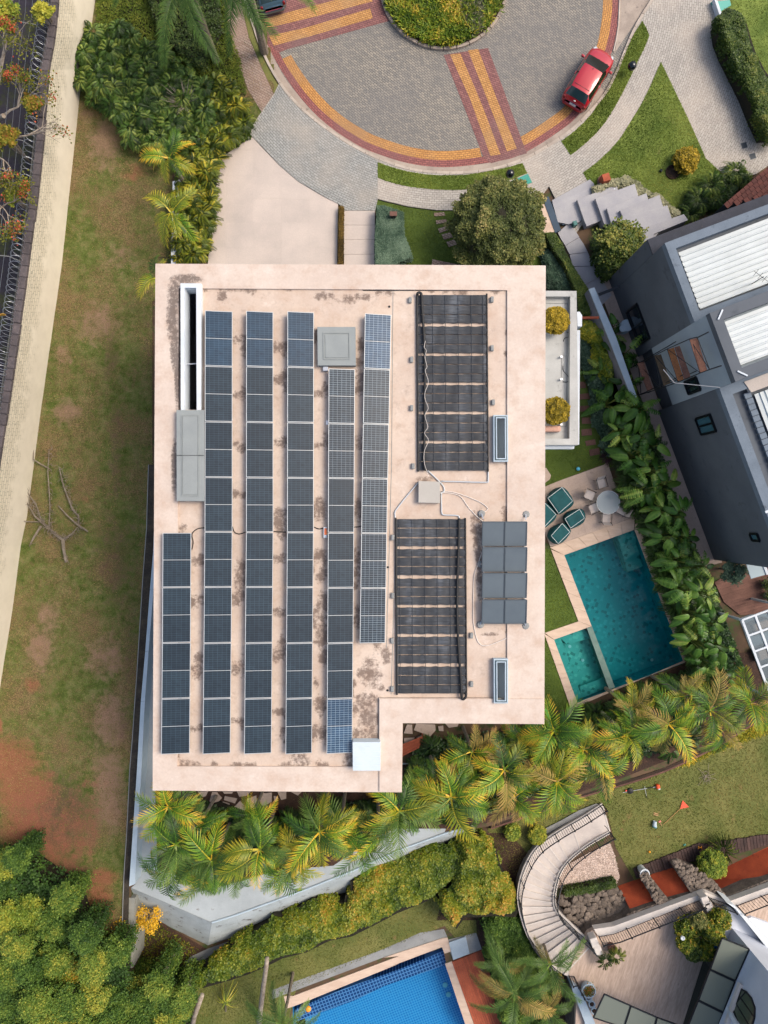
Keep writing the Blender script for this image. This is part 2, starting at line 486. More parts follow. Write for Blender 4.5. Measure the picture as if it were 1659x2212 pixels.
G_ = leafmat('grass_blade', [(0, '#34470f'), (.5, '#647127'), (1, '#97934f')], .7, .2, 0, .1)
G2_ = leafmat('dry_grass_blade', [(0, '#3c4a1a'), (.4, '#5c6029'), (.75, '#7b7040'), (1, '#8c7a54')], .7, .2, 0, .1)

# ------------------------------------------------------------------ the terrain
POOL = D(1219, 1199, 1370, 1144.5, 1477.6, 1430.7, 1322.8, 1485.9)
SPA = D(1197, 1382, 1267.6, 1356.6, 1316, 1490, 1247.4, 1517.6)
DIV = D(1267.6, 1356.6, 1278.4, 1352.5, 1328, 1484, 1316, 1490)
HOLE = D(1217.5, 1199, 1371, 1143.5, 1479.5, 1431.5, 1247, 1519.5, 1195.5, 1381.5, 1276.5, 1352.5)
EDGE = D(282, 1918, 458, 1993, 657, 1923, 861, 1837, 964, 1799.5, 1053, 1786, 1166, 1746, 1341, 1689, 1436, 1658, 1535, 1612, 1680, 1535, 2500, 1180)
UP = D(-1200, 3100, 278, 3100, 280, 2090) + EDGE + D(2500, -1500, -1200, -1500)
mb = MB(); mb.holed(WP(UP), [WP(HOLE)], -.012); mb.skirt([p[:2] for p in WP(UP)], LOW - .5, -.012)
struct(mb.build('ground', M_['earth']))
BP_OUT = K(1, 3, 790, 1940, 1500, 1650) + K(2, 3, 470, 1515, 550, 1600, 545, 1640, 760, 2300, -620, 2900)
BP_OUT = D(632, 2158) + K(2, 3, 470, 1520, 500, 1650, 780, 2400) + D(640, 2500)
BPW = [W(p[0], p[1], LOW) for p in BP_OUT]
mb = MB(); big = [(-400, -400), (400, -400), (400, 400), (-400, 400)]
mb.holed(big, [[p[:2] for p in BPW]], LOW - .01)
struct(mb.build('terrain', M_['earth']))

# vacant lot on the left: patchy grass over red soil
def field(name, polyD, z, step, m, attrs, zn=0.):
    P = WP(polyD, z); A = np.array([p[:2] for p in P]); lo, hi = A.min(0), A.max(0)
    xs = np.arange(lo[0], hi[0] + step, step); ys = np.arange(lo[1], hi[1] + step, step)
    X, Y = np.meshgrid(xs, ys); xy = np.stack([X.ravel(), Y.ravel()], 1)
    ok = inpoly(xy, [p[:2] for p in P]).reshape(X.shape)
    faces = []; nx = len(xs)
    for j in range(len(ys) - 1):
        for i in range(nx - 1):
            if ok[j, i] and ok[j, i + 1] and ok[j + 1, i] and ok[j + 1, i + 1]:
                a = j * nx + i; faces.append((a, a + 1, a + nx + 1, a + nx))
    px = xy[:, 0] * F / (H - z) + CX; py = CY - xy[:, 1] * F / (H - z)
    Z = np.full(len(xy), z)
    if zn: Z = Z + zn * (snoise(xy, .5, 3) + 1.2)
    me = bpy.data.meshes.new(name); me.from_pydata(np.column_stack([xy, Z]).tolist(), [], faces)
    for an, spots in attrs.items():
        val = np.zeros(len(xy))
        for s in spots:
            cx, cy, rx, ry = s[:4]; k = s[4] if len(s) > 4 else 1.
            d = np.sqrt(((px - cx) / rx) ** 2 + ((py - cy) / ry) ** 2)
            val = np.maximum(val, k * np.clip(1.35 - d, 0, 1))
        a = me.attributes.new(an, 'FLOAT', 'POINT'); a.data.foreach_set('value', val.astype(np.float32))
    me.materials.append(m); me.update(); return link(name, me)
def lotmat():
    m, nt, b = newmat('patchy_lot')
    pos = N(nt, 'ShaderNodeNewGeometry').outputs['Position']
    big = noise_(nt, pos, .35, 7, .62); mid = noise_(nt, pos, 1.6, 6, .65); fn = noise_(nt, pos, 20, 5, .75)
    g = ramp(nt, mid, [(.3, C('#414f1f')), (.48, C('#586430')), (.66, C('#75734a'))])
    dryc = ramp(nt, fn, [(.35, C('#5d4b34')), (.65, C('#8a7354'))]); m3 = noise_(nt, pos, 4.5, 8, .8)
    col = mixc(nt, ramp(nt, math_(nt, 'ADD', math_(nt, 'MULTIPLY', big, .6), math_(nt, 'MULTIPLY', m3, .5)), [(.49, grey(0)), (.64, grey(.9))]), g, dryc)
    for an, c, lo in (('dry', '#8f7260', .35), ('dark', '#5d473c', .4), ('soil', '#8f5a46', .3)):
        at = N(nt, 'ShaderNodeAttribute'); at.attribute_name = an
        f = math_(nt, 'ADD', at.outputs['Fac'], math_(nt, 'MULTIPLY', math_(nt, 'SUBTRACT', mid, .5), 1.6))
        col = mixc(nt, ramp(nt, math_(nt, 'MULTIPLY', f, ramp(nt, at.outputs['Fac'], [(0, grey(0)), (.25, grey(1))])), [(lo - .1, grey(0)), (lo + .5, grey(.75))]), col, C(c))
    col = mixc(nt, 1., col, ramp(nt, fn, [(.32, grey(.55)), (.68, grey(1.35))]), 'MULTIPLY')
    nt.links.new(col, b.inputs['Base Color']); b.inputs['Roughness'].default_value = .95; b.inputs['Specular IOR Level'].default_value = .15
    bp = N(nt, 'ShaderNodeBump'); bp.inputs['Strength'].default_value = .9; bp.inputs['Distance'].default_value = .05
    nt.links.new(fn, bp.inputs['Height']); nt.links.new(bp.outputs[0], b.inputs['Normal']); return m
LOT = D(215, -260, 197, 0, 185, 80, 168, 150, 162, 215, 150, 330, 138, 441, 124, 575, 111, 663, 79, 887, 68, 973, 49, 1116, 36, 1179, 17, 1322, 3, 1408, -10, 1489, -60, 1800, -160, 2600, 275, 2600, 279, 2090, 281, 1925, 296, 1640, 310, 1380, 330, 1090, 338, 560, 372, 560, 378, 380, 420, 300, 560, 300, 600, 180, 520, -260)
lot = field('lawn', LOT, 0.0, .2, lotmat(), {
    'soil': [(10, 1650, 85, 60), (55, 1710, 75, 60), (55, 1790, 80, 70, .8), (160, 1800, 70, 90, .5), (215, 1955, 32, 70), (222, 1895, 35, 22), (120, 1840, 90, 90, .55), (190, 1720, 60, 90, .3), (70, 1480, 22, 18, .7), (80, 1850, 20, 14, .6), (290, 375, 35, 25, .5), (185, 1080, 20, 10, .4), (-5, 1570, 12, 22), (205, 2020, 14, 30, .8)],
    'dry': [(90, 1400, 35, 60, .8), (225, 310, 40, 60, .9), (190, 250, 25, 30, .5), (240, 1560, 50, 80, .8), (235, 1700, 40, 110, .9), (145, 890, 35, 30, .9), (105, 1340, 30, 60, .7), (230, 1420, 50, 60, .7), (220, 30, 30, 50, .5), (260, 560, 40, 40, .5), (215, 700, 60, 50, .7), (135, 770, 30, 30, .5)],
    'dark': [(125, 1770, 100, 110, 1.), (140, 1880, 65, 65, .8), (255, 960, 30, 190, .5), (250, 1200, 50, 150, .6), (240, 770, 22, 80, .6), (150, 1160, 50, 40, .45), (285, 1400, 26, 130, .45), (325, 720, 20, 90, .45), (180, 2050, 60, 60, .8), (60, 2060, 120, 80, .8), (270, 1560, 24, 90, .4)]}, .03)
struct(lot)
def blades(name, polyD, z, n, m, size=.09, tlo=0., thi=1., nsc=.6, patch=0.):
    xy = sample(WP(polyD, z), n)
    t = np.clip(.5 + .8 * snoise(xy, nsc, 5) + R.normal(0, .16, n), 0, 1) * (thi - tlo) + tlo
    if patch:
        k = snoise(xy, 1.1, 9) + .5 * snoise(xy, 3.1, 2) + R.uniform(-.35, .35, n) > -patch + .2; xy = xy[k]; t = t[k]
    P = np.column_stack([xy, np.full(len(xy), z - .005)])
    L = Leaves().add(P, size, t, (.2, 1.2), .22)
    o = L.build(name, m); o['kind'] = 'stuff'; return o
blades('grass', LOT, .05, 60000, G2_, .07, patch=.35)

def sheet(name, pts, z, m, kind='structure'):
    return struct(MB().sheet(WP(pts, z)).build(name, m), kind)

# ------------------------------------------------------------------ the turning circle
KERB = catmull(D(440, -230, 500, -60, 530.6, 13, 563, 108, 603, 183, 650, 238, 705.6, 282.7, 760, 318, 818.7, 347.3, 883.3, 368.9, 942, 376.5, 1001.8, 377, 1065, 369, 1125.7, 350, 1183, 320, 1233.4, 285.4, 1275, 245, 1306.6, 208, 1332, 161.5, 1352, 112, 1374, 62, 1411.6, 0, 1475, -90, 1600, -240), 6)
KIN = toward(KERB, (958, -150), 5.5)
sheet('road', KIN + D(1500, -420, 440, -420), .0, M_['road'])
GUT = toward(KERB, (958, -150), 5.4); GIN = toward(KERB, (958, -150), 19)
BAND = catmull(D(520, -140, 538, -40, 555, 40, 590, 121, 630, 186, 670, 235, 713.6, 274.6, 760, 306, 805, 328.5, 883, 352.7, 964, 361, 1058, 351, 1125.7, 334, 1206, 285, 1249.5, 248, 1295, 180, 1322.8, 108, 1333.6, 54, 1337.6, 0, 1336, -140), 6)
struct(MB().strip(WP(GUT[:104], .004), WP(GIN[:104], .004)).build('gutter', M_['gutter']))
ib = (958, -28)
B1 = toward(BAND, ib, 15); B2 = toward(BAND, ib, 35)
struct(MB().strip(WP(BAND, .008), WP(B1, .008)).build('red_paving_band', M_['red']))
i1 = max(i for i, p in enumerate(B1) if p[0] < 1047); i2 = min(i for i, p in enumerate(B1) if p[0] > 1129); i0 = min(i for i, p in enumerate(B1) if p[1] > 116)
struct(MB().strip(WP(B1[i0:i1 + 1], .008), WP(B2[i0:i1 + 1], .008)).build('yellow_paving_band', M_['yel']))
struct(MB().strip(WP(B1[i2:], .008), WP(B2[i2:], .008)).build('yellow_paving_band', M_['yel']))
sheet('crossing_surface', K(1, 0, 480, 30, 720, -60, 1200, -190, 1600, -100, 1600, 165, 1500, 190, 1000, 330, 765, 395, 690, 425, 610, 340), .012, M_['red2'])
sheet('crossing_stripe', K(1, 0, 572, 150, 800, 90, 1150, 0, 1420, -70, 1450, 10, 1000, 130, 800, 178, 597, 226), .016, M_['yel2'])
sheet('crossing_stripe', K(1, 0, 617, 288, 900, 225, 1430, 68, 1450, 145, 950, 290, 655, 366), .016, M_['yel2'])
sheet('crossing_surface', K(2, 0, 478, 440, 835, 385, 960, 720, 1128, 1185, 1150, 1230, 860, 1310, 800, 1265, 640, 850), .012, M_['red2'])
sheet('crossing_stripe', K(2, 0, 530, 437, 612, 428, 790, 850, 935, 1238, 855, 1250, 690, 790), .016, M_['yel2'])
sheet('crossing_stripe', K(2, 0, 674, 403, 755, 393, 900, 780, 1066, 1190, 988, 1215, 830, 800), .016, M_['yel2'])
# asphalt lane on the right of the circle and its white edge
sheet('side_road', K(3, 0, 470, -60, 462, 200, 432, 420, 560, 230, 690, 30, 760, -60), .012, M_['gutter'])
tag(MB().tube(WP(K(3, 0, 470, -60, 465, 60, 458, 200, 440, 320, 418, 415), .03), .05, 5).build('kerb_edging', M_['kerb']), 'thin pale concrete edging strip beside the red paving ahead of the red car', 'edging')
# kerb stones, one by one
kb = thing('kerb', W(958, 377, 0), 'long curved pale concrete kerb around the turning circle', 'kerb')
ko = KERB
i = 6
while i < len(ko) - 8:
    n = 3
    A = WP(ko[i:i + n + 1]); B = WP(toward(ko[i:i + n + 1], (958, -150), 5.5))
    A = [Vector(p) for p in A]; B = [Vector(p) for p in B]
    e = (A[-1] - A[0]).normalized() * .012
    A[0] += e; B[0] += e; A[-1] -= e; B[-1] -= e
    m = MB(); zt = .12 + R.uniform(-.004, .004)
    m.prism([(p.x, p.y) for p in A] + [(p.x, p.y) for p in B[::-1]], -.01, zt)
    m.build('kerb_stone', M_['kerb'], kb); i += n
# planted island
ISLC = W(958, -28)
kb = thing('island_kerb', ISLC, 'round mossy stone kerb ring holding the planted island', 'kerb')
def ringpt(r, a, z=0): return (ISLC[0] + r * math.sin(a), ISLC[1] - r * math.cos(a), z)
for k in range(30):
    a0 = (k - 15) * .1047 * 2 + .006; a1 = a0 + .2094 - .014
    aa = [a0 + (a1 - a0) * q / 3 for q in range(4)]
    MB().prism([ringpt(3.78, a)[:2] for a in aa] + [ringpt(3.62, a)[:2] for a in aa[::-1]], -.01, .16 + R.uniform(-.01, .01)).build('kerb_stone', M_['gutter'], kb)
mb = MB(); mb.sheet([ringpt(3.62, q * .1745, .1) for q in range(36)]); struct(mb.build('island_soil', M_['soil']))

# ------------------------------------------------------------------ pavements
i_a = min(i for i, p in enumerate(KERB) if p[1] > 180)
PAV = KERB[i_a:-8] + D(1560, -200, 1900, -200, 1900, 420) + K(3, 0, 1659, 1330, 1560, 1400, 1290, 1500, 900, 1740, 240, 1700, 100, 1900, -100, 1500) + K(2, 0, 1265, 1575, 1180, 1590, 1100, 1605, 900, 1650, 550, 1690, 420, 1690, 200, 1662, 0, 1615) + K(1, 0, 1490, 1600, 1470, 1690, 1225, 1690, 1180, 1640, 1060, 1580, 850, 1455, 700, 1325, 470, 1085, 495, 1000, 560, 905, 660, 760)
mb = MB(); mb.prism([p[:2] for p in WP(PAV)], -.01, .1); struct(mb.build('pavement', M_['pave']))
APR = KERB[i_a:min(i for i, p in enumerate(KERB) if p[0] > 817)] + K(1, 0, 1492, 1300, 1490, 1600, 1470, 1688, 1228, 1688, 1180, 1637, 1060, 1577, 850, 1452, 700, 1322, 473, 1083, 498, 1000, 563, 905, 660, 762)
sheet('driveway_apron', APR, .104, M_['apron'])
sheet('side_path', K(1, 0, 250, -100, 250, 60, 290, 240, 350, 450, 450, 720, 560, 903, 658, 760, 560, 545, 455, 300, 400, 60, 400, -100), .06, M_['pathb'])
VERGE = K(1, 0, 405, -100, 405, 60, 460, 300, 565, 545, 660, 756, 700, 692, 640, 600, 540, 405, 440, 100, 420, -100)
sheet('verge', VERGE, .05, M_['lawn2'])
L1 = K(2, 0, 0, 1320) + K(2, 0, 100, 1352, 200, 1378, 320, 1397, 450, 1407, 640, 1404, 780, 1385, 900, 1362, 1010, 1338, 1110, 1308, 1150, 1390, 1010, 1445, 900, 1488, 780, 1507, 640, 1521, 520, 1524, 400, 1520, 200, 1498, 100, 1476, 0, 1447) + K(1, 0, 1490, 1424, 1490, 1300)
L2 = K(3, 0, 650, 170, 680, 215, 707, 285, 670, 380, 620, 480, 560, 610, 500, 730, 430, 860, 350, 985, 280, 1070, 200, 1145, 130, 1205, 75, 1245, 0, 1133, 100, 1058, 180, 985, 250, 905, 330, 780, 400, 645, 460, 520, 520, 390, 590, 260)
L3 = K(3, 0, 800, 495, 870, 640, 960, 830, 1045, 1010, 1130, 1200, 1160, 1270, 1290, 1390, 1290, 1500, 1000, 1690, 900, 1745, 870, 1690, 840, 1640, 700, 1570, 600, 1490, 450, 1480, 270, 1560, 175, 1385, 290, 1300, 400, 1195, 480, 1100, 560, 970, 640, 840, 710, 700)
L4 = K(2, 0, 0, 1620, 200, 1665, 420, 1695, 550, 1690, 900, 1650, 1100, 1605, 1178, 1590, 1240, 1800, 1300, 2350, 0, 2350) + K(1, 0, 1465, 2350, 1480, 1600)
for nm, poly, z, n in (('lawn', L1, .108, 9000), ('lawn', L2, .108, 12000), ('lawn', L3, .108, 30000)):
    sheet(nm, poly, z, M_['lawn']); blades('grass', poly, z, n, G_, .06, 0, .7)
sheet('lawn', L4, .02, M_['lawn_dark']); blades('grass', L4, .02, 16000, G_, .07, 0, .45)
NE = K(3, 0, 1400, -260, 1350, 0, 1260, 120, 1300, 330, 1420, 600, 1520, 850, 1640, 1080, 1850, 1400, 2600, 1400, 2600, -260)
mb = MB().prism([p[:2] for p in WP(NE)], -.01, .15); struct(mb.build('neighbour_lawn', M_['lawn'])); blades('grass', NE, .15, 20000, G_, .07, .1, .9)
o = MB().prism([p[:2] for p in WP(K(3, 0, 1195, 35, 1225, 60, 1290, 260, 1270, 265))], 0, .5).build('low_wall', M_['white']); tag(o, 'short white kerb wall at the end of the long hedge, top right', 'wall')
o = MB().prism([p[:2] for p in WP(K(3, 0, 1190, 35, 1340, 20, 1350, 60, 1240, 125))], .1, .2).build('utility_cover', flat('faded_teal', '#58a596', .6)); tag(o, 'faded teal utility cover beside the hedge at the top right', 'cover')
o = MB().prism([p[:2] for p in WP(K(2, 0, 1015, 1462, 1150, 1402, 1185, 1470, 1052, 1530))], .1, .13).build('utility_cover', mat('teal_steel', '#3f8f80', '#4b9a8b', 3, fine=.3, fsc=40)); tag(o, 'teal steel utility cover in the pavement by the black ball plant', 'cover')
for q, lb in ((K(3, 0, 1430, 1157, 1477, 1145, 1490, 1192, 1445, 1205), 'dark square drain cover in the grey driveway, the one nearer the long hedge'), (K(3, 0, 1498, 1245, 1545, 1232, 1560, 1276, 1512, 1290), 'dark square drain cover in the grey driveway, the one nearer the red tiled roof')):
    t = thing('drain_cover', W(*q[0], .1), lb, 'drain cover')
    MB().prism([p[:2] for p in WP(q)], .1, .112).build('frame', M_['concrete'], t)
    c = (sum(p[0] for p in q) / 4, sum(p[1] for p in q) / 4)
    MB().prism([p[:2] for p in WP(toward(q, c, 1))], .1, .118).build('plate', flat('slate_plate', '#27323b', .6), t)
# concrete drive in big poured slabs
DR = K(1, 0, 470, 1088, 700, 1328, 850, 1458, 1060, 1583, 1172, 1637, 1160, 2400, 60, 2400, 130, 2120, 190, 1300, 330, 1130)
dt = thing('driveway', W(600, 480), 'pale concrete driveway of large poured slabs in front of the flat roof', 'driveway')
xs = [0, 270, 490, 718, 943, 1180]; ys = [1050, 1210, 1405, 1600, 1790, 1990, 2190, 2420]
for a in range(5):
    for b_ in range(7):
        g = .12
        q = clip(DR, K(1, 0, xs[a] + g, ys[b_] + g, xs[a + 1] - g, ys[b_] + g, xs[a + 1] - g, ys[b_ + 1] - g, xs[a] + g, ys[b_ + 1] - g))
        if len(q) > 2: MB().prism([p[:2] for p in WP(q)], -.01, .07 + R.uniform(-.003, .003)).build('slab', M_['slab'], dt)
dt = thing('entry_path', W(760, 500), 'pale stepped entry path between the narrow brown hedge and the clipped blue-green hedge', 'path')
for j, y in enumerate(range(1692, 2400, 118)):
    MB().prism([p[:2] for p in WP(K(1, 0, 1222, y + 2, 1468, y + 2, 1466, y + 117, 1220, y + 117))], -.01, .08 + .02 * j).build('slab', M_['slab'], dt)
# stepping stones in the front lawn
for j, q in enumerate((K(2, 0, 400, 1712, 480, 1706, 492, 1732, 405, 1738), K(2, 0, 415, 1772, 498, 1762, 503, 1788, 420, 1800), K(2, 0, 432, 1838, 508, 1815, 522, 1845, 446, 1872), K(2, 0, 462, 1885, 530, 1868, 552, 1905, 480, 1925), K(2, 0, 500, 1945, 560, 1925, 590, 1960, 520, 1985))):
    tag(MB().prism([p[:2] for p in WP(q)], .01, .06).build('stepping_stone', M_['pathb']), 'pinkish stepping stone in the front lawn, %s from the pavement towards the roof' % ORD[j], 'stepping stone', 'stepping stones beside the round tree')
# ------------------------------------------------------------------ tall boundary wall on the far left
wall_m = brickmat('cream_block_wall', '#cfc5ae', '#c2b8a2', '#857e72', .6, .3, .05, rot=0, tintc='#d2c9b3', tsc=.2, bump=.4, scale_rand=.12)
base = D(222, -200, 207, 0, 195, 80, 178, 150, 172, 215, 160, 330, 148, 441, 134, 575, 121, 663, 89, 887, 78, 973, 59, 1116, 46, 1179, 27, 1322, 13, 1408, 0, 1489, -14, 1560, -60, 1800)
top = D(134, -200, 126, 0, 119, 80, 107, 150, 102, 215, 91, 330, 79, 441, 62, 575, 50, 663, 17, 887, 4, 973, -17, 1116, -32, 1179, -53, 1322, -68, 1408, -82, 1489, -96, 1560, -144, 1800)
wt = thing('boundary_wall', W(100, 700), 'tall cream block wall with razor wire down the left edge', 'wall')
def wallface():
    me = bpy.data.meshes.new('wall_face'); V = []; Fc = []
    nb = len(base); rows = 10
    for i in range(nb):
        a = Vector(W(*base[i], 0)); b = Vector(W(*top[i], 3.6))
        for k in range(rows + 1): V.append(tuple(a.lerp(b, k / rows)))
    for i in range(nb - 1):
        for k in range(rows):
            n = i * (rows + 1) + k; Fc.append((n, n + rows + 1, n + rows + 2, n + 1))
    me.from_pydata(V, [], Fc)
    uv = me.uv_layers.new(name='uv'); L = 0; dist = [0]
    for i in range(1, nb): dist.append(dist[-1] + (Vector(W(*base[i])) - Vector(W(*base[i - 1]))).length)
    for p in me.polygons:
        for li in p.loop_indices:
            vi = me.loops[li].vertex_index; uv.data[li].uv = (dist[vi // (rows + 1)], (vi % (rows + 1)) / rows * 3.6)
    return me
def wallmat():
    m, nt, b = newmat('whitewashed_blocks')
    uv = N(nt, 'ShaderNodeUVMap').outputs[0]; pos = N(nt, 'ShaderNodeNewGeometry').outputs['Position']
    br = N(nt, 'ShaderNodeTexBrick'); nt.links.new(uv, br.inputs['Vector'])
    br.inputs['Color1'].default_value = C('#d3cab4'); br.inputs['Color2'].default_value = C('#c8bfa9'); br.inputs['Mortar'].default_value = C('#9a9382')
    br.inputs['Scale'].default_value = 1; br.inputs['Mortar Size'].default_value = .014; br.inputs['Brick Width'].default_value = .42; br.inputs['Row Height'].default_value = .21
    sp = N(nt, 'ShaderNodeSeparateXYZ'); nt.links.new(uv, sp.inputs[0])
    n = noise_(nt, pos, 1.1, 6, .65); n2 = noise_(nt, pos, 5, 6, .7)
    up = ramp(nt, math_(nt, 'ADD', math_(nt, 'MULTIPLY', sp.outputs[1], .25), math_(nt, 'MULTIPLY', math_(nt, 'SUBTRACT', n, .5), .9)), [(.42, grey(0)), (.62, grey(1))])
    plain = ramp(nt, n, [(.3, C('#dcd3bf')), (.7, C('#d0c7b3'))])
    col = mixc(nt, up, plain, br.outputs[0])
    st = ramp(nt, math_(nt, 'ADD', n2, math_(nt, 'MULTIPLY', sp.outputs[1], .035)), [(.66, grey(0)), (.78, grey(.8))])
    col = mixc(nt, math_(nt, 'MULTIPLY', st, up), col, C('#6c7064'))
    nt.links.new(col, b.inputs['Base Color']); b.inputs['Roughness'].default_value = .9
    bp = N(nt, 'ShaderNodeBump'); bp.inputs['Strength'].default_value = .6; bp.inputs['Distance'].default_value = .01; bp.invert = True
    nt.links.new(math_(nt, 'MULTIPLY', br.outputs[1], up), bp.inputs['Height']); nt.links.new(bp.outputs[0], b.inputs['Normal']); return m
me = wallface(); me.materials.append(wallmat())
for v in me.vertices: v.co -= wloc(wt)
link('wall_face', me, wt)
tl = [Vector(W(*p, 3.6)) for p in catmull(top, 8)]
cm = mat('purple_grey_block', '#5d5555', '#4a4547', 2, fine=.25, fsc=12, bump=.8, bd=.03, objvar=.2)
acc = 0; j = 0; stepz = 0
run = [tl[0]]
dd = 0; pts = []
for a, b in zip(tl[:-1], tl[1:]):
    L = (b - a).length; t = 0
    while acc + (L - t) >= .62:
        t += .62 - acc; acc = 0; pts.append((a + (b - a) * (t / L), (b - a).normalized()))
    acc += L - t
for j, (p, d) in enumerate(pts):
    if p.y > 33 or p.y < -16: continue
    if j % 9 == 0: stepz = (j // 9 % 2) * .05 + R.uniform(0, .04)
    M4 = Matrix.Translation((0, 0, 0))
    MB().box((p.x - .17, p.y, p.z + .0 + stepz), (.6, .4, .22), math.atan2(d.y, d.x) + R.uniform(-.02, .02), ch=.015).build('coping_stone', cm, wt)
MB().skirt([(p.x - .3, p.y) for p in tl] + [(p.x - .6, p.y) for p in tl[::-1]], -.01, 3.5).build('wall_back', M_['concrete'], wt)
# razor wire coil and straight strands
rw = thing('razor_wire', (tl[40].x, tl[40].y, 3.7), 'coil of silver razor wire running along the top of the cream wall', 'razor wire')
mb = MB(); hp = []
for j, (p, d) in enumerate(pts):
    if p.y > 31 or p.y < -6: continue
    for k in range(28):
        q = k / 28; a = 2 * math.pi * q * 2
        c = p + d * (.62 * q)
        hp.append((c.x - .52 + .3 * math.cos(a), c.y + .14 * math.sin(a), c.z + .38 + .3 * math.sin(a)))
mb.tube(hp, .011, 3, False); mb.build('coil', flat('galvanised', '#a9adb3', .4, .5), rw)
for q in range(4):
    MB().tube([(p.x - .95 - .22 * q, p.y, p.z + .15 + .25 * q) for p, d in pts[::3] if -8 < p.y < 32], .008, 3, False).build('strand', M_['alu'], rw)
for p, d in pts[::10]:
    if -8 < p.y < 32: MB().tube([(p.x - .5, p.y, p.z), (p.x - .75, p.y, p.z + .7), (p.x - 1.75, p.y, p.z + 1.0)], .02, 4).build('bracket', M_['concrete'], rw)
sg = MB().box(W(4, 680, 4.4), (.32, .02, .28), .2).build('warning_sign', flat('yellow_plate', '#d9a23a', .5)); tag(sg, 'small yellow warning plate hung on the razor wire', 'sign')
sg.rotation_euler = (0, 0, 0)
sheet('side_street', D(-900, -900) + top[:1] + [(p[0] - 2, p[1]) for p in top] + D(-300, 2600, -900, 2600), .004, mat('dark_street', '#35303a', '#2a2a2c', .4, fine=.3, fsc=6, c3='#3b3f22', c3amt=.5))
# drain channel and low white wall down the left of the house
DRAIN = K(0, 2, 1195, -300, 1185, 0, 1180, 200, 1150, 600, 1125, 1000, 1100, 1400, 1085, 1600, 1065, 1900, 1045, 2133)
DRR = K(0, 2, 1250, -300, 1240, 0, 1235, 200, 1205, 600, 1175, 1000, 1150, 1400, 1130, 1600, 1113, 1900, 1098, 2133)
DRAIN += K(0, 3, 1020, 600, 1000, 900, 990, 1150, 985, 1330); DRR += K(0, 3, 1062, 600, 1045, 900, 1036, 1100, 1030, 1330)
struct(MB().strip(WP(DRAIN, .13), WP(DRR, .13)).build('drain_channel', M_['dirtwall']))
tag(MB().prism([p[:2] for p in WP(DRAIN)] + [p[:2] for p in WP([(a + 1.6, b) for a, b in DRAIN])][::-1], .0, .15).build('drain_edge', M_['concrete']), 'thin concrete edge of the dark drain beside the white wall', 'edging')
WL = K(0, 2, 1262, -300, 1245, 0, 1228, 400, 1203, 700, 1165, 1200, 1130, 1600, 1100, 2133) + K(0, 3, 1065, 600, 1036, 1030)
WR = K(0, 2, 1292, -300, 1275, 0, 1262, 400, 1232, 700, 1192, 1200, 1162, 1600, 1136, 2133) + K(0, 3, 1105, 560, 1082, 1012)
ww = thing('garden_wall', W(300, 1500), 'long low pale blue-white wall down the left side of the house', 'wall')
for j in range(len(WL) - 1):
    a, b, c_, d = W(*WL[j], 1.0), W(*WL[j + 1], 1.0), W(*WR[j + 1], 1.0), W(*WR[j], 1.0)
    MB().prism([a[:2], (b[0], b[1] + .015), (c_[0], c_[1] + .015), d[:2]], -.01, 1.0).build('wall_section', M_['bluewhite'], ww)
YARD = [(a[0] + 1, a[1]) for a in WR] + D(282.7, 1918, 370, 1955, 458, 1993, 506, 1978, 657, 1923, 765, 1880, 861, 1837, 960, 1801, 1000, 1650, 345, 1640, 345, 1090)
sheet('side_yard', YARD, .022, mat('pale_cement', '#a9b1b3', '#9aa2a4', .7, fine=.08, c3='#78756f', c3amt=.62))
sheet('garden_bed', D(335, 1700, 1000, 1640, 1090, 1565, 1200, 1563, 1235, 1536, 1262, 1536, 1500, 1424, 1680, 1400, 1680, 1530, 1535, 1605, 1341, 1682, 1166, 1740, 1053, 1778, 975, 1790, 840, 1790, 720, 1870, 600, 1880, 480, 1915, 340, 1880), .03, M_['soil'])
o = MB()
pl = K(0, 0, 1385, 1455, 1442, 1440, 1440, 1600, 1420, 1850, 1405, 2300, 1370, 2300, 1375, 1900, 1385, 1700)
o.prism([p[:2] for p in WP(pl, .8)], 0, .8); tag(o.build('garden_wall', M_['white']), 'low white wall half hidden by the yellow-green palms left of the driveway', 'wall')
# whitewashed slope under the palms, from the bed down to the lower gardens
sl = thing('retaining_slope', W(458, 1993), 'stained whitewashed concrete retaining slope below the palms', 'retaining wall')
topl = D(282.7, 1918, 370, 1955, 458, 1993, 506, 1978, 657, 1923, 765, 1880, 861, 1837, 964, 1799.5, 1000, 1790)
botl = D(292, 1958, 370, 2004, 449, 2042, 530, 2015, 660, 1965, 770, 1921, 870, 1873, 975, 1824, 1010, 1800)
for j in range(len(topl) - 1):
    m = MB(); a, b = Vector(W(*topl[j], .06)), Vector(W(*topl[j + 1], .06)); c_, d = Vector(W(*botl[j + 1], LOW)), Vector(W(*botl[j], LOW))
    nn = 6; rows = []
    for k in range(nn + 1):
        rows.append([tuple(a.lerp(b, q / nn).lerp(d.lerp(c_, q / nn), k / nn) + Vector((0, 0, R.uniform(-.015, .015)))) for q in range(nn + 1)])
    for k in range(nn):
        for q in range(nn): m.quad(rows[k][q], rows[k + 1][q], rows[k + 1][q + 1], rows[k][q + 1])
    m.build('slope_panel', M_['wetwall'], sl, smooth=True)
MB().tube([W(p[0], p[1], .07) for p in topl[2:]], .06, 6).build('ridge', M_['bluewhite'], sl)
pathb = D(447, 2050, 530, 2021, 660, 1971, 770, 1927, 870, 1879, 975, 1830, 990, 1850, 800, 1935, 600, 2025, 520, 2055, 430, 2090, 395, 2098, 405, 2070)
sheet('footpath', pathb, LOW + .01, M_['concrete'])
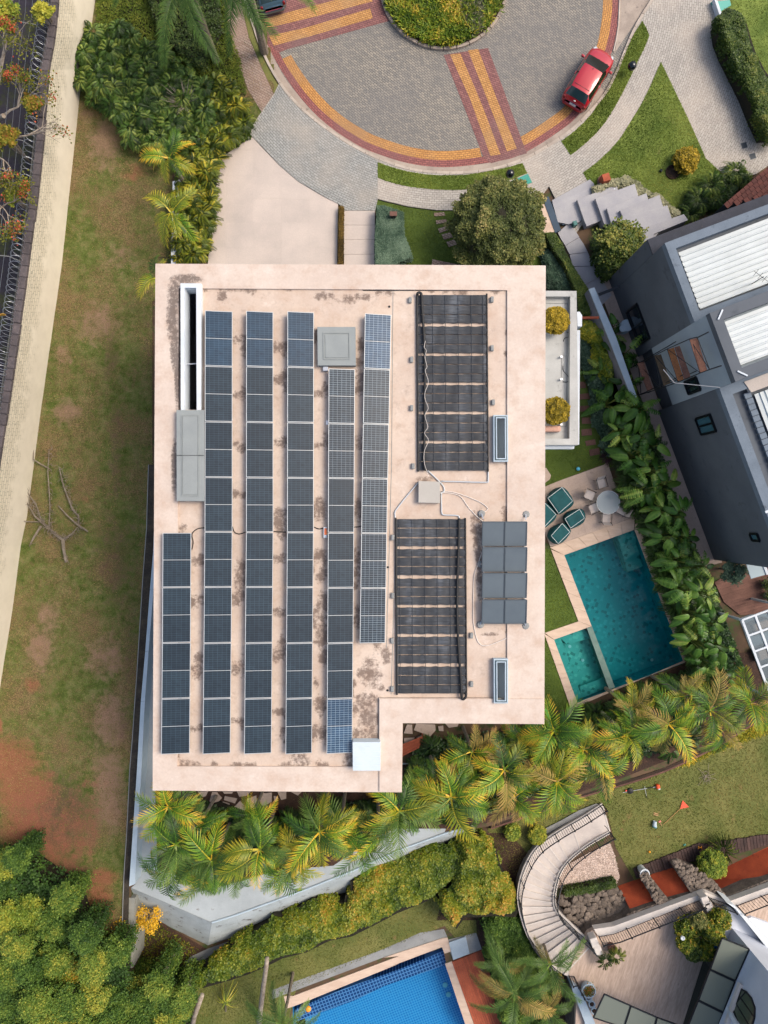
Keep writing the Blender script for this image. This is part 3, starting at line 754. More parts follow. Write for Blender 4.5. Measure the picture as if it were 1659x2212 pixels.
o = MB().prism([p[:2] for p in WP(K(0, 3, 1035, 1120, 1083, 1120, 1068, 1680, 1015, 1690, 1022, 1400), 0)], LOW, .0).build('boundary_wall', mat('grey_render', '#8f8f87', '#7e8079', 1.4, fine=.15, c3='#5c5a52')); tag(o, 'narrow grey wall end standing between the trees and the yellow-flowered corner', 'wall')
sheet('garden_bed', K(0, 3, 1085, 1195, 1659, 1530, 1420, 1690, 1060, 1720), LOW + .006, M_['soil'])
# bottom garden with the blue pool
LAWNB = D(398, 2500, 415, 2120, 560, 2060, 760, 1985, 900, 1940, 960, 1935, 1040, 1960, 1046, 2010, 990, 2033, 960, 2000, 830, 2050, 640, 2135, 600, 2300, 600, 2500)
sheet('lower_lawn', LAWNB, LOW + .004, M_['lawn2']); blades('grass', LAWNB, LOW, 26000, G2_, .08, 0, .55)
LAWNR = D(1053, 1790, 1166, 1750, 1341, 1693, 1436, 1662, 1535, 1616, 1659, 1541, 1900, 1420, 1900, 1800, 1659, 1815, 1520, 1870, 1375, 1910, 1330, 1830, 1310, 1745, 1250, 1760, 1165, 1830, 1130, 1900, 1100, 1880, 1070, 1830)
sheet('garden_lawn', LAWNR, LOW + .004, M_['lawn2']); blades('grass', LAWNR, LOW, 42000, G2_, .08, 0, .75)
ed = catmull(D(1060, 1788, 1166, 1752, 1250, 1722, 1341, 1695, 1436, 1664, 1535, 1618, 1590, 1585, 1680, 1530), 4)
tag(MB().tube([W(p[0], p[1], LOW + .25) for p in ed], .12, 5).build('bed_edging', M_['woodd']), 'brown edging log between the row of palms and the lower lawn', 'edging')
struct(MB().strip([W(p[0], p[1] - 6, -.02) for p in ed], [W(p[0], p[1] + 2, LOW + .02) for p in ed]).build('embankment', M_['soil']))

# blue pool
def tilepool(name, c1, c2, mo, w, rot): return brickmat(name, c1, c2, mo, w, w, .14, rot=rot, offset=0., bump=.2, scale_rand=.08, rough=.3)
bp = [p[:2] for p in BPW]
blue = tilepool('blue_pool_tile', '#1d8abf', '#177fb6', '#62aacb', .16, math.radians(-21)); navy = tilepool('navy_tile', '#154878', '#103e6c', '#7e9bbd', .2, math.radians(-21))
tp = thing('blue_pool', W(850, 2150, LOW), 'blue tiled swimming pool at the bottom of the picture beside the red timber deck', 'swimming pool')
INN = [W(*p, LOW) for p in (D(652, 2164) + K(2, 3, 490, 1652, 780, 2400) + D(660, 2500))]
MB().sheet([(p[0], p[1], LOW - 1.5) for p in INN]).build('pool_floor', blue, tp)
MB().skirt(bp, LOW - 1.5, LOW - .01).build('pool_walls', blue, tp)
stp = [W(*p, LOW) for p in (D(636, 2158) + K(2, 3, 540, 1520, 500, 1650) + D(642, 2200))]
stp = [W(*p, LOW - .5) for p in (K(1, 3, 830, 2010, 1180, 1860, 1659, 1690) + K(2, 3, 470, 1545, 550, 1560, 555, 1625, 480, 1660, 300, 1720, 0, 1825) + K(1, 3, 1300, 1940, 830, 2110))]
MB().prism([p[:2] for p in stp], LOW - 1.5, LOW - .45).build('ledge', navy, tp)
def watermat(name, tint, bumpd=.008, sc=4):
    m, nt, gl, fr = glassmat(name, tint, .02, 1.); fr.inputs[0].default_value = 1.16
    n = noise_(nt, N(nt, 'ShaderNodeNewGeometry').outputs['Position'], sc, 3)
    bp_ = N(nt, 'ShaderNodeBump'); bp_.inputs['Strength'].default_value = .25; bp_.inputs['Distance'].default_value = bumpd
    nt.links.new(n, bp_.inputs['Height']); nt.links.new(bp_.outputs[0], gl.inputs['Normal']); nt.links.new(bp_.outputs[0], fr.inputs['Normal']); return m
struct(MB().sheet([(p[0], p[1], LOW - .12) for p in BPW]).build('pool_water', watermat('blue_water', '#cfeaf8')))
cop = K(1, 3, 735, 1910, 810, 1908, 1659, 1588) + K(2, 3, 0, 1600, 470, 1445, 510, 1440, 540, 1550, 485, 1568, 465, 1515, 0, 1690) + K(1, 3, 1659, 1650, 870, 1970, 760, 2010)
MB().prism([p[:2] for p in [W(*p, LOW + .06) for p in cop]], LOW - .05, LOW + .06).build('coping', M_['coping'], tp)
MB().prism([p[:2] for p in [W(*p, LOW + .06) for p in K(2, 3, 490, 1650, 545, 1630, 740, 2190, 670, 2190)]], LOW - .05, LOW + .06).build('coping', M_['coping'], tp)
for x, y in ((490, 1818), (517, 1895)): MB().lathe(W(*K(2, 3, x, y)[0], LOW - 1.48), [(.01, 0), (.17, 0), (.17, .02), (.12, .04)], 14).build('pool_light', flat('pale_lens', '#8fd0c6', .3), tp)
cp = K(2, 3, -900, 1860, 0, 1530, 290, 1400, 480, 1370, 510, 1437, 470, 1443, 0, 1596, -900, 1935)
sheet('pool_surround', cp, LOW + .012, M_['concrete'])
sheet('pool_surround', K(2, 3, 495, 1460, 740, 1400, 785, 1535, 555, 1620), LOW + .012, M_['concrete'])
gr = thing('steel_grating', W(*K(2, 3, 600, 1530)[0], LOW), 'pale ribbed grating beside the corner of the blue pool', 'grating')
for k in range(16):
    f = k / 16; a = K(2, 3, 525 + 135 * f, 1475 - 48 * f)[0]; b = K(2, 3, 560 + 130 * f, 1615 - 52 * f)[0]
    MB().bar(W(*a, LOW + .1), W(*b, LOW + .1), .06, .05).build('bar', M_['bluewhite'], gr)
dk = thing('timber_deck', W(1030, 2150, LOW), 'reddish brown timber deck beside the blue pool', 'deck')
A = K(2, 3, 545, 1635)[0]; B = K(2, 3, 785, 1540)[0]; A2 = K(2, 3, 745, 2190)[0]; B2 = K(2, 3, 1010, 2190)[0]
for k in range(14):
    f0, f1 = k / 14, (k + .88) / 14
    q = lambda u, v, f: (u[0] + (v[0] - u[0]) * f, u[1] + (v[1] - u[1]) * f)
    p4 = [q(A, B, f0), q(A, B, f1), q(A2, B2, f1), q(A2, B2, f0)]
    MB().prism([W(*p, LOW + .08)[:2] for p in p4], LOW, LOW + .08 + R.uniform(0, .01)).build('board', M_['woodr'], dk)
o = MB(); o.lathe(W(666, 2177 + 0, LOW - .12), [(.08, 0), (.17, .04), (.19, .12), (.13, .2), (.05, .22)], 14)
tag(o.build('float_toy', flat('orange_plastic', '#ef9a2c', .4), smooth=True), 'small orange float on the blue pool water', 'pool float')

# ------------------------------------------------------------------ main pool and patio
teal = brickmat('teal_pool_tile', '#2f8a8c', '#1a6d74', '#34888a', .19, .19, .06, rot=math.radians(20), offset=.4, bump=.15, scale_rand=.15, rough=.4)
nt = teal.node_tree; br = [n for n in nt.nodes if n.type == 'TEX_BRICK'][0]; br.inputs['Bias'].default_value = -.35
def tilemat(name, light, dark, base):
    m, nt, b = newmat(name)
    pos = N(nt, 'ShaderNodeNewGeometry').outputs['Position']
    mp = N(nt, 'ShaderNodeMapping'); mp.inputs['Rotation'].default_value = (0, 0, math.radians(20)); mp.inputs['Scale'].default_value = (6, 6, 6); nt.links.new(pos, mp.inputs[0])
    vo = N(nt, 'ShaderNodeTexVoronoi'); vo.distance = 'CHEBYCHEV'; vo.inputs['Randomness'].default_value = .35; nt.links.new(mp.outputs[0], vo.inputs['Vector']); vo.inputs['Scale'].default_value = 1
    sp = N(nt, 'ShaderNodeSeparateColor'); nt.links.new(vo.outputs['Color'], sp.inputs[0])
    big = noise_(nt, pos, .6, 3)
    v = sp.outputs[0]
    col = ramp(nt, v, [(.0, C(dark)), (.1, C(dark)), (.13, C(base)), (.75, C(base)), (1., C(light))])
    nt.links.new(col, b.inputs['Base Color']); b.inputs['Roughness'].default_value = .5; return m
teal = tilemat('teal_stone_tile', '#36a4ae', '#1a7682', '#1f929e'); teal2 = tilemat('pale_teal_tile', '#7fbdb4', '#43817e', '#62a8a4')
tp = thing('main_pool', W(1350, 1320), 'teal tiled swimming pool with a raised spa in its lower left corner', 'swimming pool')
hw = [p[:2] for p in WP(HOLE)]
pw = [p[:2] for p in WP(POOL)]; sw = [p[:2] for p in WP(SPA)]; dv = [p[:2] for p in WP(DIV)]
MB().sheet([(x, y, -1.5) for x, y in hw]).build('pool_floor', teal, tp)
MB().skirt(hw, -1.5, -.01).build('pool_walls', teal, tp)
MB().prism(sw, -1.5, -.75).build('spa_floor', teal2, tp)
MB().prism([p[:2] for p in WP(K(3, 2, 0, 1095, 200, 1015, 245, 1100, 60, 1150))], -1.5, -.38).build('spa_bench', teal2, tp)
MB().prism([p[:2] for p in WP(D(1197, 1382, 1213, 1376, 1262, 1511, 1247.4, 1517.6))], -1.5, -.4).build('spa_bench', teal2, tp)
MB().prism([p[:2] for p in WP(D(1256, 1487, 1310, 1467, 1316, 1490, 1262, 1512))], -1.5, -.42).build('spa_bench', teal2, tp)
MB().prism(dv, -1.5, .03).build('divider', mat('divider_stone', '#71877f', '#5e756f', 4, fine=.2, fsc=8), tp)
for j, (a, zz) in enumerate(((0, -.3), (27, -.55), (54, -.8))):
    MB().prism([p[:2] for p in WP(D(1336 + a * .37, 1157 + a * 1., 1370 + a * .37, 1144.5 + a * 1., 1380 + a * .37, 1171.5 + a, 1346 + a * .37, 1184 + a))], -1.5, zz).build('step', teal2, tp)
struct(MB().sheet([(x, y, -.1) for x, y in hw]).build('pool_water', watermat('teal_water', '#aee0e0')))
for x, y, z in ((172, 1268, -.74), (68, 1158, -.37), (727, 1265, -1.49)):
    MB().lathe(W(*K(3, 2, x, y)[0], z), [(.01, 0), (.1, 0), (.09, .03)], 12).build('pool_light', M_['white'], tp)
# coping stones around both basins
OUTC = D(1188, 1184, 1371, 1124, 1497, 1417, 1400, 1460, 1261, 1529, 1232.5, 1531, 1175, 1369, 1249.5, 1341.8)
seg = [((1190.5, 1187), (1249.5, 1341.8), (1278.4, 1353.5), (1219, 1199)), ((1188, 1183), (1372, 1117), (1370, 1144.5), (1219, 1199)), ((1376, 1115), (1497, 1417), (1477.6, 1430.7), (1371, 1144)), ((1497, 1419), (1236, 1531), (1247.4, 1517.6), (1477.6, 1431.5)), ((1233, 1530), (1176, 1368.7), (1197, 1382), (1247, 1517)), ((1176.8, 1367.5), (1250.5, 1342), (1277, 1353), (1197, 1381.5))]
for a, b, c_, d in seg:
    n = max(2, int(math.hypot(b[0] - a[0], b[1] - a[1]) / 32))
    for k in range(n):
        f0, f1 = k / n, (k + 1) / n - .003
        L = lambda u, v, f: (u[0] + (v[0] - u[0]) * f, u[1] + (v[1] - u[1]) * f)
        MB().prism([W(*p, .05)[:2] for p in (L(a, b, f0), L(a, b, f1), L(d, c_, f1), L(d, c_, f0))], -.01, .05 + R.uniform(-.003, .003)).build('coping_stone', M_['coping'], tp)
PAT = D(1140, 1066, 1212, 1037) + K(3, 1, 340, 1715, 370, 1690, 420, 1850, 560, 2050) + K(3, 2, 640, 120, 590, 148) + D(1189, 1181, 1160, 1110)
pt = thing('patio', W(1270, 1090), 'beige stone patio with the glass table and the covered seats', 'patio')
o_ = Vector((1189, 1182)); u = Vector((183, -66)).normalized(); v = Vector((-u.y, u.x))
for a in range(-2, 5):
    for b_ in range(-5, 1):
        c0 = o_ + u * a * 42 + v * b_ * 33
        q = clip(PAT, [tuple(c0 + u * .12 + v * .12), tuple(c0 + u * 41.9 + v * .12), tuple(c0 + u * 41.9 + v * 32.9), tuple(c0 + u * .12 + v * 32.9)])
        if len(q) > 2: MB().prism([W(*p)[:2] for p in q], -.01, .04 + R.uniform(-.002, .002)).build('slab', M_['deck'], pt)
LY = D(1165, 960, 1262, 960, 1310, 1000, 1215, 1036, 1150, 1064, 1165, 1180, 1188, 1188, 1248, 1342, 1176, 1367, 1232, 1531, 1150, 1540, 1100, 1400, 1100, 950)
sheet('garden_lawn', LY, .006, M_['lawn_dark']); blades('grass', LY, .006, 16000, G_, .07, 0, .4)
sheet('garden_path', D(1252, 650, 1300, 660, 1330, 860, 1340, 1010, 1300, 1010, 1252, 960), .008, M_['lawn_dark'])
# ------------------------------------------------------------------ the house with the big flat roof
OUT = D(337, 571, 1178, 575, 1175, 1563, 870, 1561, 868, 1710, 331, 1706)
INNER = D(387, 624, 1095, 628, 1095, 1507, 818, 1507, 818, 1655, 384, 1654)
house = thing('flat_roofed_house', W(750, 1100), 'house with a wide pinkish beige flat roof carrying rows of solar panels', 'house')
ro = [p[:2] for p in WP(OUT, ROOF)]; ri = [p[:2] for p in WP(INNER, ROOF)]
WELL = D(397.5, 621, 425, 621, 425, 886, 397.5, 886)
SKY1 = K(2, 1, 890, 1327, 983, 1327, 985, 1677, 892, 1677); SKY2 = K(2, 2, 893, 1270, 984, 1270, 984, 1603, 895, 1603)
def roofmat(name, stains, c1='#ccbbab', c2='#beac9d'):
    m, nt, b = newmat(name)
    pos = N(nt, 'ShaderNodeNewGeometry').outputs['Position']
    big = noise_(nt, pos, .28, 6, .6); mid = noise_(nt, pos, 1.4, 7, .68); fn = noise_(nt, pos, 9, 6, .7)
    col = ramp(nt, big, [(.35, C(c1)), (.65, C(c2))])
    col = mixc(nt, ramp(nt, mid, [(.48, grey(0)), (.68, grey(.45))]), col, C('#b0937d'))
    col = mixc(nt, ramp(nt, mid, [(.3, grey(.35)), (.42, grey(0))]), col, C('#e2d5cb'))
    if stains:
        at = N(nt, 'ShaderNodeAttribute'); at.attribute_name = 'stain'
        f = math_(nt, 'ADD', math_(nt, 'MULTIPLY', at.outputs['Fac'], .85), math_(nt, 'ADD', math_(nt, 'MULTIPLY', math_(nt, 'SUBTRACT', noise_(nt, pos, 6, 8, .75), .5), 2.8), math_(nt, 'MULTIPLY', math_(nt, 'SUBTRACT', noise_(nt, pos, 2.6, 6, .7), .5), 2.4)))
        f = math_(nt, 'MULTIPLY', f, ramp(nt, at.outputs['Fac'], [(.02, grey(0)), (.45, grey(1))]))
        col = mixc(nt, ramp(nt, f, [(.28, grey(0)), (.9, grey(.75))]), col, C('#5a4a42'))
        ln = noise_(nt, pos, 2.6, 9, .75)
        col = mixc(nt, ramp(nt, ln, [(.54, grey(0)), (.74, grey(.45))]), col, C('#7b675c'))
    else:
        v = None
        for sx, sy, rx, ry in ((376, 640, 11, 36), (373, 690, 10, 45), (378, 740, 8, 50), (405, 604, 26, 9), (378, 1010, 6, 50), (384, 820, 5, 60)):
            o = W(sx, sy, ROOF); k_ = (H - ROOF) / F * 1.3
            vm = N(nt, 'ShaderNodeVectorMath', operation='SUBTRACT'); nt.links.new(pos, vm.inputs[0]); vm.inputs[1].default_value = (o[0], o[1], ROOF + .09)
            v2 = N(nt, 'ShaderNodeVectorMath', operation='MULTIPLY'); nt.links.new(vm.outputs[0], v2.inputs[0]); v2.inputs[1].default_value = (1 / rx / k_, 1 / ry / k_, 0)
            ln = N(nt, 'ShaderNodeVectorMath', operation='LENGTH'); nt.links.new(v2.outputs[0], ln.inputs[0])
            d_ = math_(nt, 'SUBTRACT', 1.45, ln.outputs['Value'], True); v = d_ if v is None else math_(nt, 'MAXIMUM', v, d_)
        f = math_(nt, 'ADD', v, math_(nt, 'MULTIPLY', math_(nt, 'SUBTRACT', noise_(nt, pos, 5, 8, .75), .5), 3.))
        f = math_(nt, 'MULTIPLY', f, ramp(nt, v, [(.02, grey(0)), (.5, grey(1))]))
        col = mixc(nt, ramp(nt, f, [(.3, grey(0)), (.9, grey(.8))]), col, C('#584e49'))
    col = mixc(nt, 1., col, ramp(nt, fn, [(.3, grey(.93)), (.7, grey(1.05))]), 'MULTIPLY')
    nt.links.new(col, b.inputs['Base Color']); b.inputs['Roughness'].default_value = .9; b.inputs['Specular IOR Level'].default_value = .25
    bp_ = N(nt, 'ShaderNodeBump'); bp_.inputs['Strength'].default_value = .35; bp_.inputs['Distance'].default_value = .01
    nt.links.new(mid, bp_.inputs['Height']); nt.links.new(bp_.outputs[0], b.inputs['Normal']); return m
RM = roofmat('roof_coating', True); RB = roofmat('roof_border_coating', False, '#cfc1b4', '#c3b3a6')
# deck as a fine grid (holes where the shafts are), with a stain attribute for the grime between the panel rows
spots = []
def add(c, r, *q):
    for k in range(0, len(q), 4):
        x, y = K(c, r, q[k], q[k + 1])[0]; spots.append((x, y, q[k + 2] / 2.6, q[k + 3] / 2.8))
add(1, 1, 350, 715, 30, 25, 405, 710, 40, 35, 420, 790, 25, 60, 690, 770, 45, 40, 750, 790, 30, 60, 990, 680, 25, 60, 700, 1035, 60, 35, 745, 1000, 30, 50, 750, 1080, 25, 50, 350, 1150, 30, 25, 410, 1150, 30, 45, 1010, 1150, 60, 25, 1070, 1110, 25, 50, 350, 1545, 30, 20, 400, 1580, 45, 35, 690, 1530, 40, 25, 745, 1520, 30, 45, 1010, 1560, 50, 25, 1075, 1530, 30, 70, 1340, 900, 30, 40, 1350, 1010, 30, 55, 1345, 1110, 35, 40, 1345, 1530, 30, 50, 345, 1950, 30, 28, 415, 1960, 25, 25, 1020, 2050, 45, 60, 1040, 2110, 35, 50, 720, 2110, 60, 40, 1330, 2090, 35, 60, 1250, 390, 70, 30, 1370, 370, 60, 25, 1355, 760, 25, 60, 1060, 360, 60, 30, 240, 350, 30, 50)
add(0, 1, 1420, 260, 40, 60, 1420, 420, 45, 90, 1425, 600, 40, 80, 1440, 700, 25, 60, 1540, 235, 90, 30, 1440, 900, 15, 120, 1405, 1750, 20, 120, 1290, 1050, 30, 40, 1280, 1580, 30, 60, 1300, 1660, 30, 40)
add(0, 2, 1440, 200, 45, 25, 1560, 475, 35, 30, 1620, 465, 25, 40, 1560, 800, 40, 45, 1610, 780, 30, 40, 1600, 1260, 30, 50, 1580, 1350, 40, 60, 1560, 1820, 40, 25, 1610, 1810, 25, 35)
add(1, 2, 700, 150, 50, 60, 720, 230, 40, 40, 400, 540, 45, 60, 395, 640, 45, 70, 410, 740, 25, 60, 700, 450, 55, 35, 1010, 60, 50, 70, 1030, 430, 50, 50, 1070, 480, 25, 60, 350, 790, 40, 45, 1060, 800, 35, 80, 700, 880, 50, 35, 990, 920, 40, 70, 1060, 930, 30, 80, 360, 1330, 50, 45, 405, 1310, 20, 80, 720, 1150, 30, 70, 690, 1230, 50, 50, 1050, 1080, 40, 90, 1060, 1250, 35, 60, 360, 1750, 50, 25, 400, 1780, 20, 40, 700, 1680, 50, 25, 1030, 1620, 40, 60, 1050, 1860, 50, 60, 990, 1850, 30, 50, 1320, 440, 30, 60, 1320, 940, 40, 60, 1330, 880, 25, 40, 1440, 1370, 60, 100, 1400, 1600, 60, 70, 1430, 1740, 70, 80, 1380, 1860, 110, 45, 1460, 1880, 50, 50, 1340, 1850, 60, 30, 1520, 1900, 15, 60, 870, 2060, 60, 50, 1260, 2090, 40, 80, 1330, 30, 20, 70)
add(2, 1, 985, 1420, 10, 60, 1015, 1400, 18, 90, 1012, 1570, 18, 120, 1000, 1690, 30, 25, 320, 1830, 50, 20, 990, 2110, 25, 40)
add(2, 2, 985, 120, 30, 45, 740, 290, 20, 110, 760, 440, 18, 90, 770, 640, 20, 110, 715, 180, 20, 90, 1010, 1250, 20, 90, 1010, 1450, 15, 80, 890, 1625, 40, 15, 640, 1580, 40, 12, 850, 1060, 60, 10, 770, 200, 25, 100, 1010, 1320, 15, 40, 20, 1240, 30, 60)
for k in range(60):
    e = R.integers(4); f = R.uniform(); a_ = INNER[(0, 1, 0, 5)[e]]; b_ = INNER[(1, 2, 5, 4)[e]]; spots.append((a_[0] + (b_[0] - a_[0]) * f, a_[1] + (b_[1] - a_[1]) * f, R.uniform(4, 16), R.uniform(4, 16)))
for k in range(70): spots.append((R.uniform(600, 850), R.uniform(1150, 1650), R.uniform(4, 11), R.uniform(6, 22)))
dmin = np.array(ri).min(0); dmax = np.array(ri).max(0)
xs = np.linspace(dmin[0], dmax[0], 170); ys = np.linspace(dmin[1], dmax[1], 230)
X, Y = np.meshgrid(xs, ys); xy = np.stack([X.ravel(), Y.ravel()], 1)
cen = np.stack([((X[1:, 1:] + X[:-1, :-1]) / 2).ravel(), ((Y[1:, 1:] + Y[:-1, :-1]) / 2).ravel()], 1)
keep = inpoly(cen, ri)
for hq in (WELL, SKY1, SKY2): keep &= ~inpoly(cen, [p[:2] for p in WP(hq, ROOF)])
keep = keep.reshape(X.shape[0] - 1, -1)
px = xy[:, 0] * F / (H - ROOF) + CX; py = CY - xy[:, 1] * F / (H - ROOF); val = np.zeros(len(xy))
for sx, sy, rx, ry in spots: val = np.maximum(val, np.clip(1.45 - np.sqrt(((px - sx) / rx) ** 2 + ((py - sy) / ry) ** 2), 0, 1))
nx = len(xs); fcs = [(j * nx + i, j * nx + i + 1, (j + 1) * nx + i + 1, (j + 1) * nx + i) for j in range(keep.shape[0]) for i in range(keep.shape[1]) if keep[j, i]]
hl = wloc(house)
me = bpy.data.meshes.new('roof_deck'); me.from_pydata([(x - hl.x, y - hl.y, ROOF) for x, y in xy], [], fcs)
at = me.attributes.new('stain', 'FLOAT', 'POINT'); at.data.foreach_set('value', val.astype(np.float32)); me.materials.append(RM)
link('roof_deck', me, house)
# raised border round the deck
BZ = ROOF + .09
mb = MB()
inn = [p[:2] for p in WP([(p[0], p[1]) for p in INNER], ROOF)]
hole_w = [p[:2] for p in WP(D(386, 620, 396.6, 620, 396.6, 886, 386, 886), ROOF)]
mb.holed(ro, [inn], BZ); mb.skirt(inn, ROOF - .05, BZ); mb.skirt(ro, ROOF - .55, BZ); mb.build('roof_border', RB, house)
MB().holed([(x * .999, y * .999) for x, y in ro], [[p[:2] for p in WP(WELL, ROOF)]] + [[p[:2] for p in WP(q, ROOF)] for q in (SKY1, SKY2)], ROOF - .5).build('soffit', M_['white'], house)
MB().prism([p[:2] for p in WP(D(819.5, 1508, 1172, 1508, 1174, 1561.5, 869, 1559.5, 867, 1708.5, 819.5, 1707), ROOF)], BZ, BZ + .07).build('coping_slab', RB, house)
MB().box(((inn[1][0] * .385 + inn[0][0] * .615) + .0, 0, 0), (.01, .01, .01)).build('roof_joint', M_['concrete'], house) if False else None
# thin sealed joints in the deck
for q in (((849, 629), (846, 1000)), ((846, 1000), (835, 1400)), ((856, 1120), (845, 1500))):
    MB().bar(W(*q[0], ROOF + .004), W(*q[1], ROOF + .004), .025, .012).build('roof_joint', M_['concrete'], house)
a_, b_ = [W(*p, 0) for p in D(388, 640, 1130, 640)], [W(*p, 0) for p in D(388, 1640, 1130, 1640)]
WALLS = [p[:2] for p in WP(D(352, 590, 1160, 594, 1156, 1546, 852, 1545, 850, 1690, 348, 1686), ROOF)]
mb = MB(); mb.skirt(WALLS, -.01, ROOF - .52); mb.build('outer_wall', M_['white'], house)
wi = [p[:2] for p in WP(D(398, 621, 425, 621, 425, 885, 398, 885), ROOF)]
for x_, y0_, n_ in ((WALLS[0][0] - .005, 11, 3), (WALLS[1][0] + .005, 11, 3)):
    for k in range(n_):
        for zz in (1.6, 5.6):
            MB().box((x_, y0_ * 1. - 7.5 * k, zz), (.06, 1.8, 1.3)).build('window', flat('window_glass_%d%d' % (k, zz), '#26343c', .1), house)
# light well rim, shaft and the skylights
wl = thing('light_well', W(410, 750, ROOF), 'long white rimmed light well cut into the left of the flat roof', 'light well')
o4 = [p[:2] for p in WP(K(0, 1, 1448, 258, 1615, 260, 1612, 1300, 1451, 1300), ROOF + .3)]; i4 = [p[:2] for p in WP(K(0, 1, 1480, 294, 1574, 294, 1578, 1290, 1480, 1290), ROOF + .3)]
MB().holed(o4, [i4], ROOF + .3).skirt(o4, ROOF - .02, ROOF + .3).build('rim', M_['white'], wl)
MB().skirt(i4, ROOF - .62, ROOF + .3).build('shaft', M_['white'], wl)
MB().tube([W(*K(0, 1, 1480, 909)[0], ROOF - .1), W(*K(0, 1, 1576, 903)[0], ROOF - .1)], .03, 6).build('tie_rod', M_['alu'], wl)
glz, *_r = glassmat('skylight_glass', '#dfe8ea', .04, .98)
for nm, q, lab in (('skylight', SKY1, 'narrow white framed skylight beside the upper black heating mat'), ('skylight', SKY2, 'narrow white framed skylight near the lower right corner of the flat roof')):
    t = thing('skylight', W(*q[0], ROOF), lab, 'skylight')
    cq = (sum(p[0] for p in q) / 4, sum(p[1] for p in q) / 4)
    gw = lambda d: [p[:2] for p in WP([(p[0] + d * (1 if p[0] > cq[0] else -1), p[1] + d * (1 if p[1] > cq[1] else -1)) for p in q], ROOF + .3)]
    MB().prism([p[:2] for p in WP([(p[0] + 9 * (1 if p[0] > cq[0] else -1), p[1] + 11 * (1 if p[1] > cq[1] else -1)) for p in q], ROOF)], ROOF, ROOF + .01).build('patch', mat('grey_patch', '#b9ab9c', '#ab9e90', 1, fine=.06), t) if False else None
    MB().holed(gw(3.2), [gw(0)], ROOF + .3).skirt(gw(3.2), ROOF - .02, ROOF + .3).build('kerb', M_['bluewhite'], t)
    MB().holed(gw(.2), [gw(-1.8)], ROOF + .33).skirt(gw(-1.8), ROOF + .2, ROOF + .33).skirt(gw(.2), ROOF + .3, ROOF + .33).build('gasket', flat('teal_gasket', '#1f3b44', .4), t)
    MB().holed(gw(-1.8), [gw(-4.)], ROOF + .345).skirt(gw(-4.), ROOF + .2, ROOF + .345).build('frame', M_['bluewhite'], t)
    MB().sheet([(x, y, ROOF + .31) for x, y in gw(-3.5)]).build('pane', glz, t)
    MB().skirt(gw(-.5), ROOF - .45, ROOF + .25).build('shaft', M_['white'], t)
    g_ = sorted(gw(-.6)); r_ = sorted(g_[2:], key=lambda v: v[1]); xm = (g_[0][0] * .55 + g_[3][0] * .45)
    MB().quad((xm, r_[0][1], ROOF - .43), (r_[0][0], r_[0][1], ROOF + .15), (r_[1][0], r_[1][1], ROOF + .15), (xm, r_[1][1], ROOF - .43)).build('added_white_slope', M_['white'], t)  # white slope added so the right side of the shaft looks bright
    MB().sheet([(x, y, ROOF - .45) for x, y in gw(-.5)]).build('shaft_floor', flat('dim_floor_%d' % q[0][1], '#6d787d', .6), t)

# ---- solar panels
def cellmat(name, base, c2, line, lw, cols=6, rows=24, w=1.19, l=2.5):
    m, nt, b = newmat(name)
    pos = N(nt, 'ShaderNodeTexCoord').outputs['Object']
    br = N(nt, 'ShaderNodeTexBrick'); br.offset = 0; nt.links.new(pos, br.inputs['Vector'])
    br.inputs['Scale'].default_value = 1; br.inputs['Brick Width'].default_value = w / cols; br.inputs['Row Height'].default_value = l / rows
    br.inputs['Mortar Size'].default_value = lw; br.inputs['Mortar Smooth'].default_value = .1
    br.inputs['Color1'].default_value = C(base); br.inputs['Color2'].default_value = C(c2); br.inputs['Mortar'].default_value = C(line)
    oi = N(nt, 'ShaderNodeObjectInfo')
    col = mixc(nt, 1., br.outputs[0], ramp(nt, oi.outputs['Random'], [(0, C('#dcdcde')), (1, C('#ffffff'))]), 'MULTIPLY')
    n = noise_(nt, pos, 2, 3); col = mixc(nt, 1., col, ramp(nt, n, [(.3, grey(.85)), (.7, grey(1.15))]), 'MULTIPLY')
    nt.links.new(col, b.inputs['Base Color']); b.inputs['Roughness'].default_value = .28; b.inputs['Specular IOR Level'].default_value = .45
    return m
cell_d = cellmat('dark_cells', '#1d2b35', '#23323c', '#495964', .0045)
cell_l = cellmat('lined_cells', '#1a2833', '#21313d', '#84939d', .006)
cell_b = cellmat('blue_cells', '#22394c', '#284256', '#566c7e', .005)
cell_bl = cellmat('blue_lined_cells', '#213f58', '#284762', '#98acbc', .0065)
FR = flat('panel_frame', '#b4babd', .45, .3)
cols = [  # y boundaries, x-left / x-right at top, middle, bottom, kinds, description of the row
    ([1150.7, 1268.6, 1388.4, 1508.7, 1629], (352.7, 412.2), (351.5, 411), (349.2, 409), 'dddd', 'the short row at far left'),
    ([671.6, 791.4, 911.2, 1031, 1149, 1268, 1389, 1508.7, 1628.5], (443.7, 501.6), (443, 501.4), (438.8, 497), 'bddddddd', 'the long row beside the light well'),
    ([672.6, 792.4, 912.2, 1031.8, 1149.8, 1268, 1389, 1508.7, 1628.5], (532.5, 589.8), (532.2, 590), (527.9, 586), 'bddddddd', 'the second long row from the left'),
    ([673.6, 793.4, 913, 1032.5, 1150, 1268.6, 1389, 1508.7, 1628.5], (621.3, 678), (620.5, 677.3), (617, 673.5), 'bddddddd', 'the row left of the square grey hatch'),
    ([796.8, 915.3, 1033, 1150.7, 1269.7, 1389, 1509, 1627.7], (710.1, 766.7), (708.3, 764.5), (705.6, 760.8), 'lldddds', 'the row below the square grey hatch'),
    ([678.4, 797.4, 916, 1033.7, 1152, 1270.5, 1389.7], (788.2, 845.6), (782, 838), (776.9, 832.1), 'slllll', 'the row beside the black mats')]
PM = {}
def panel(kind):
    if kind in PM: return None
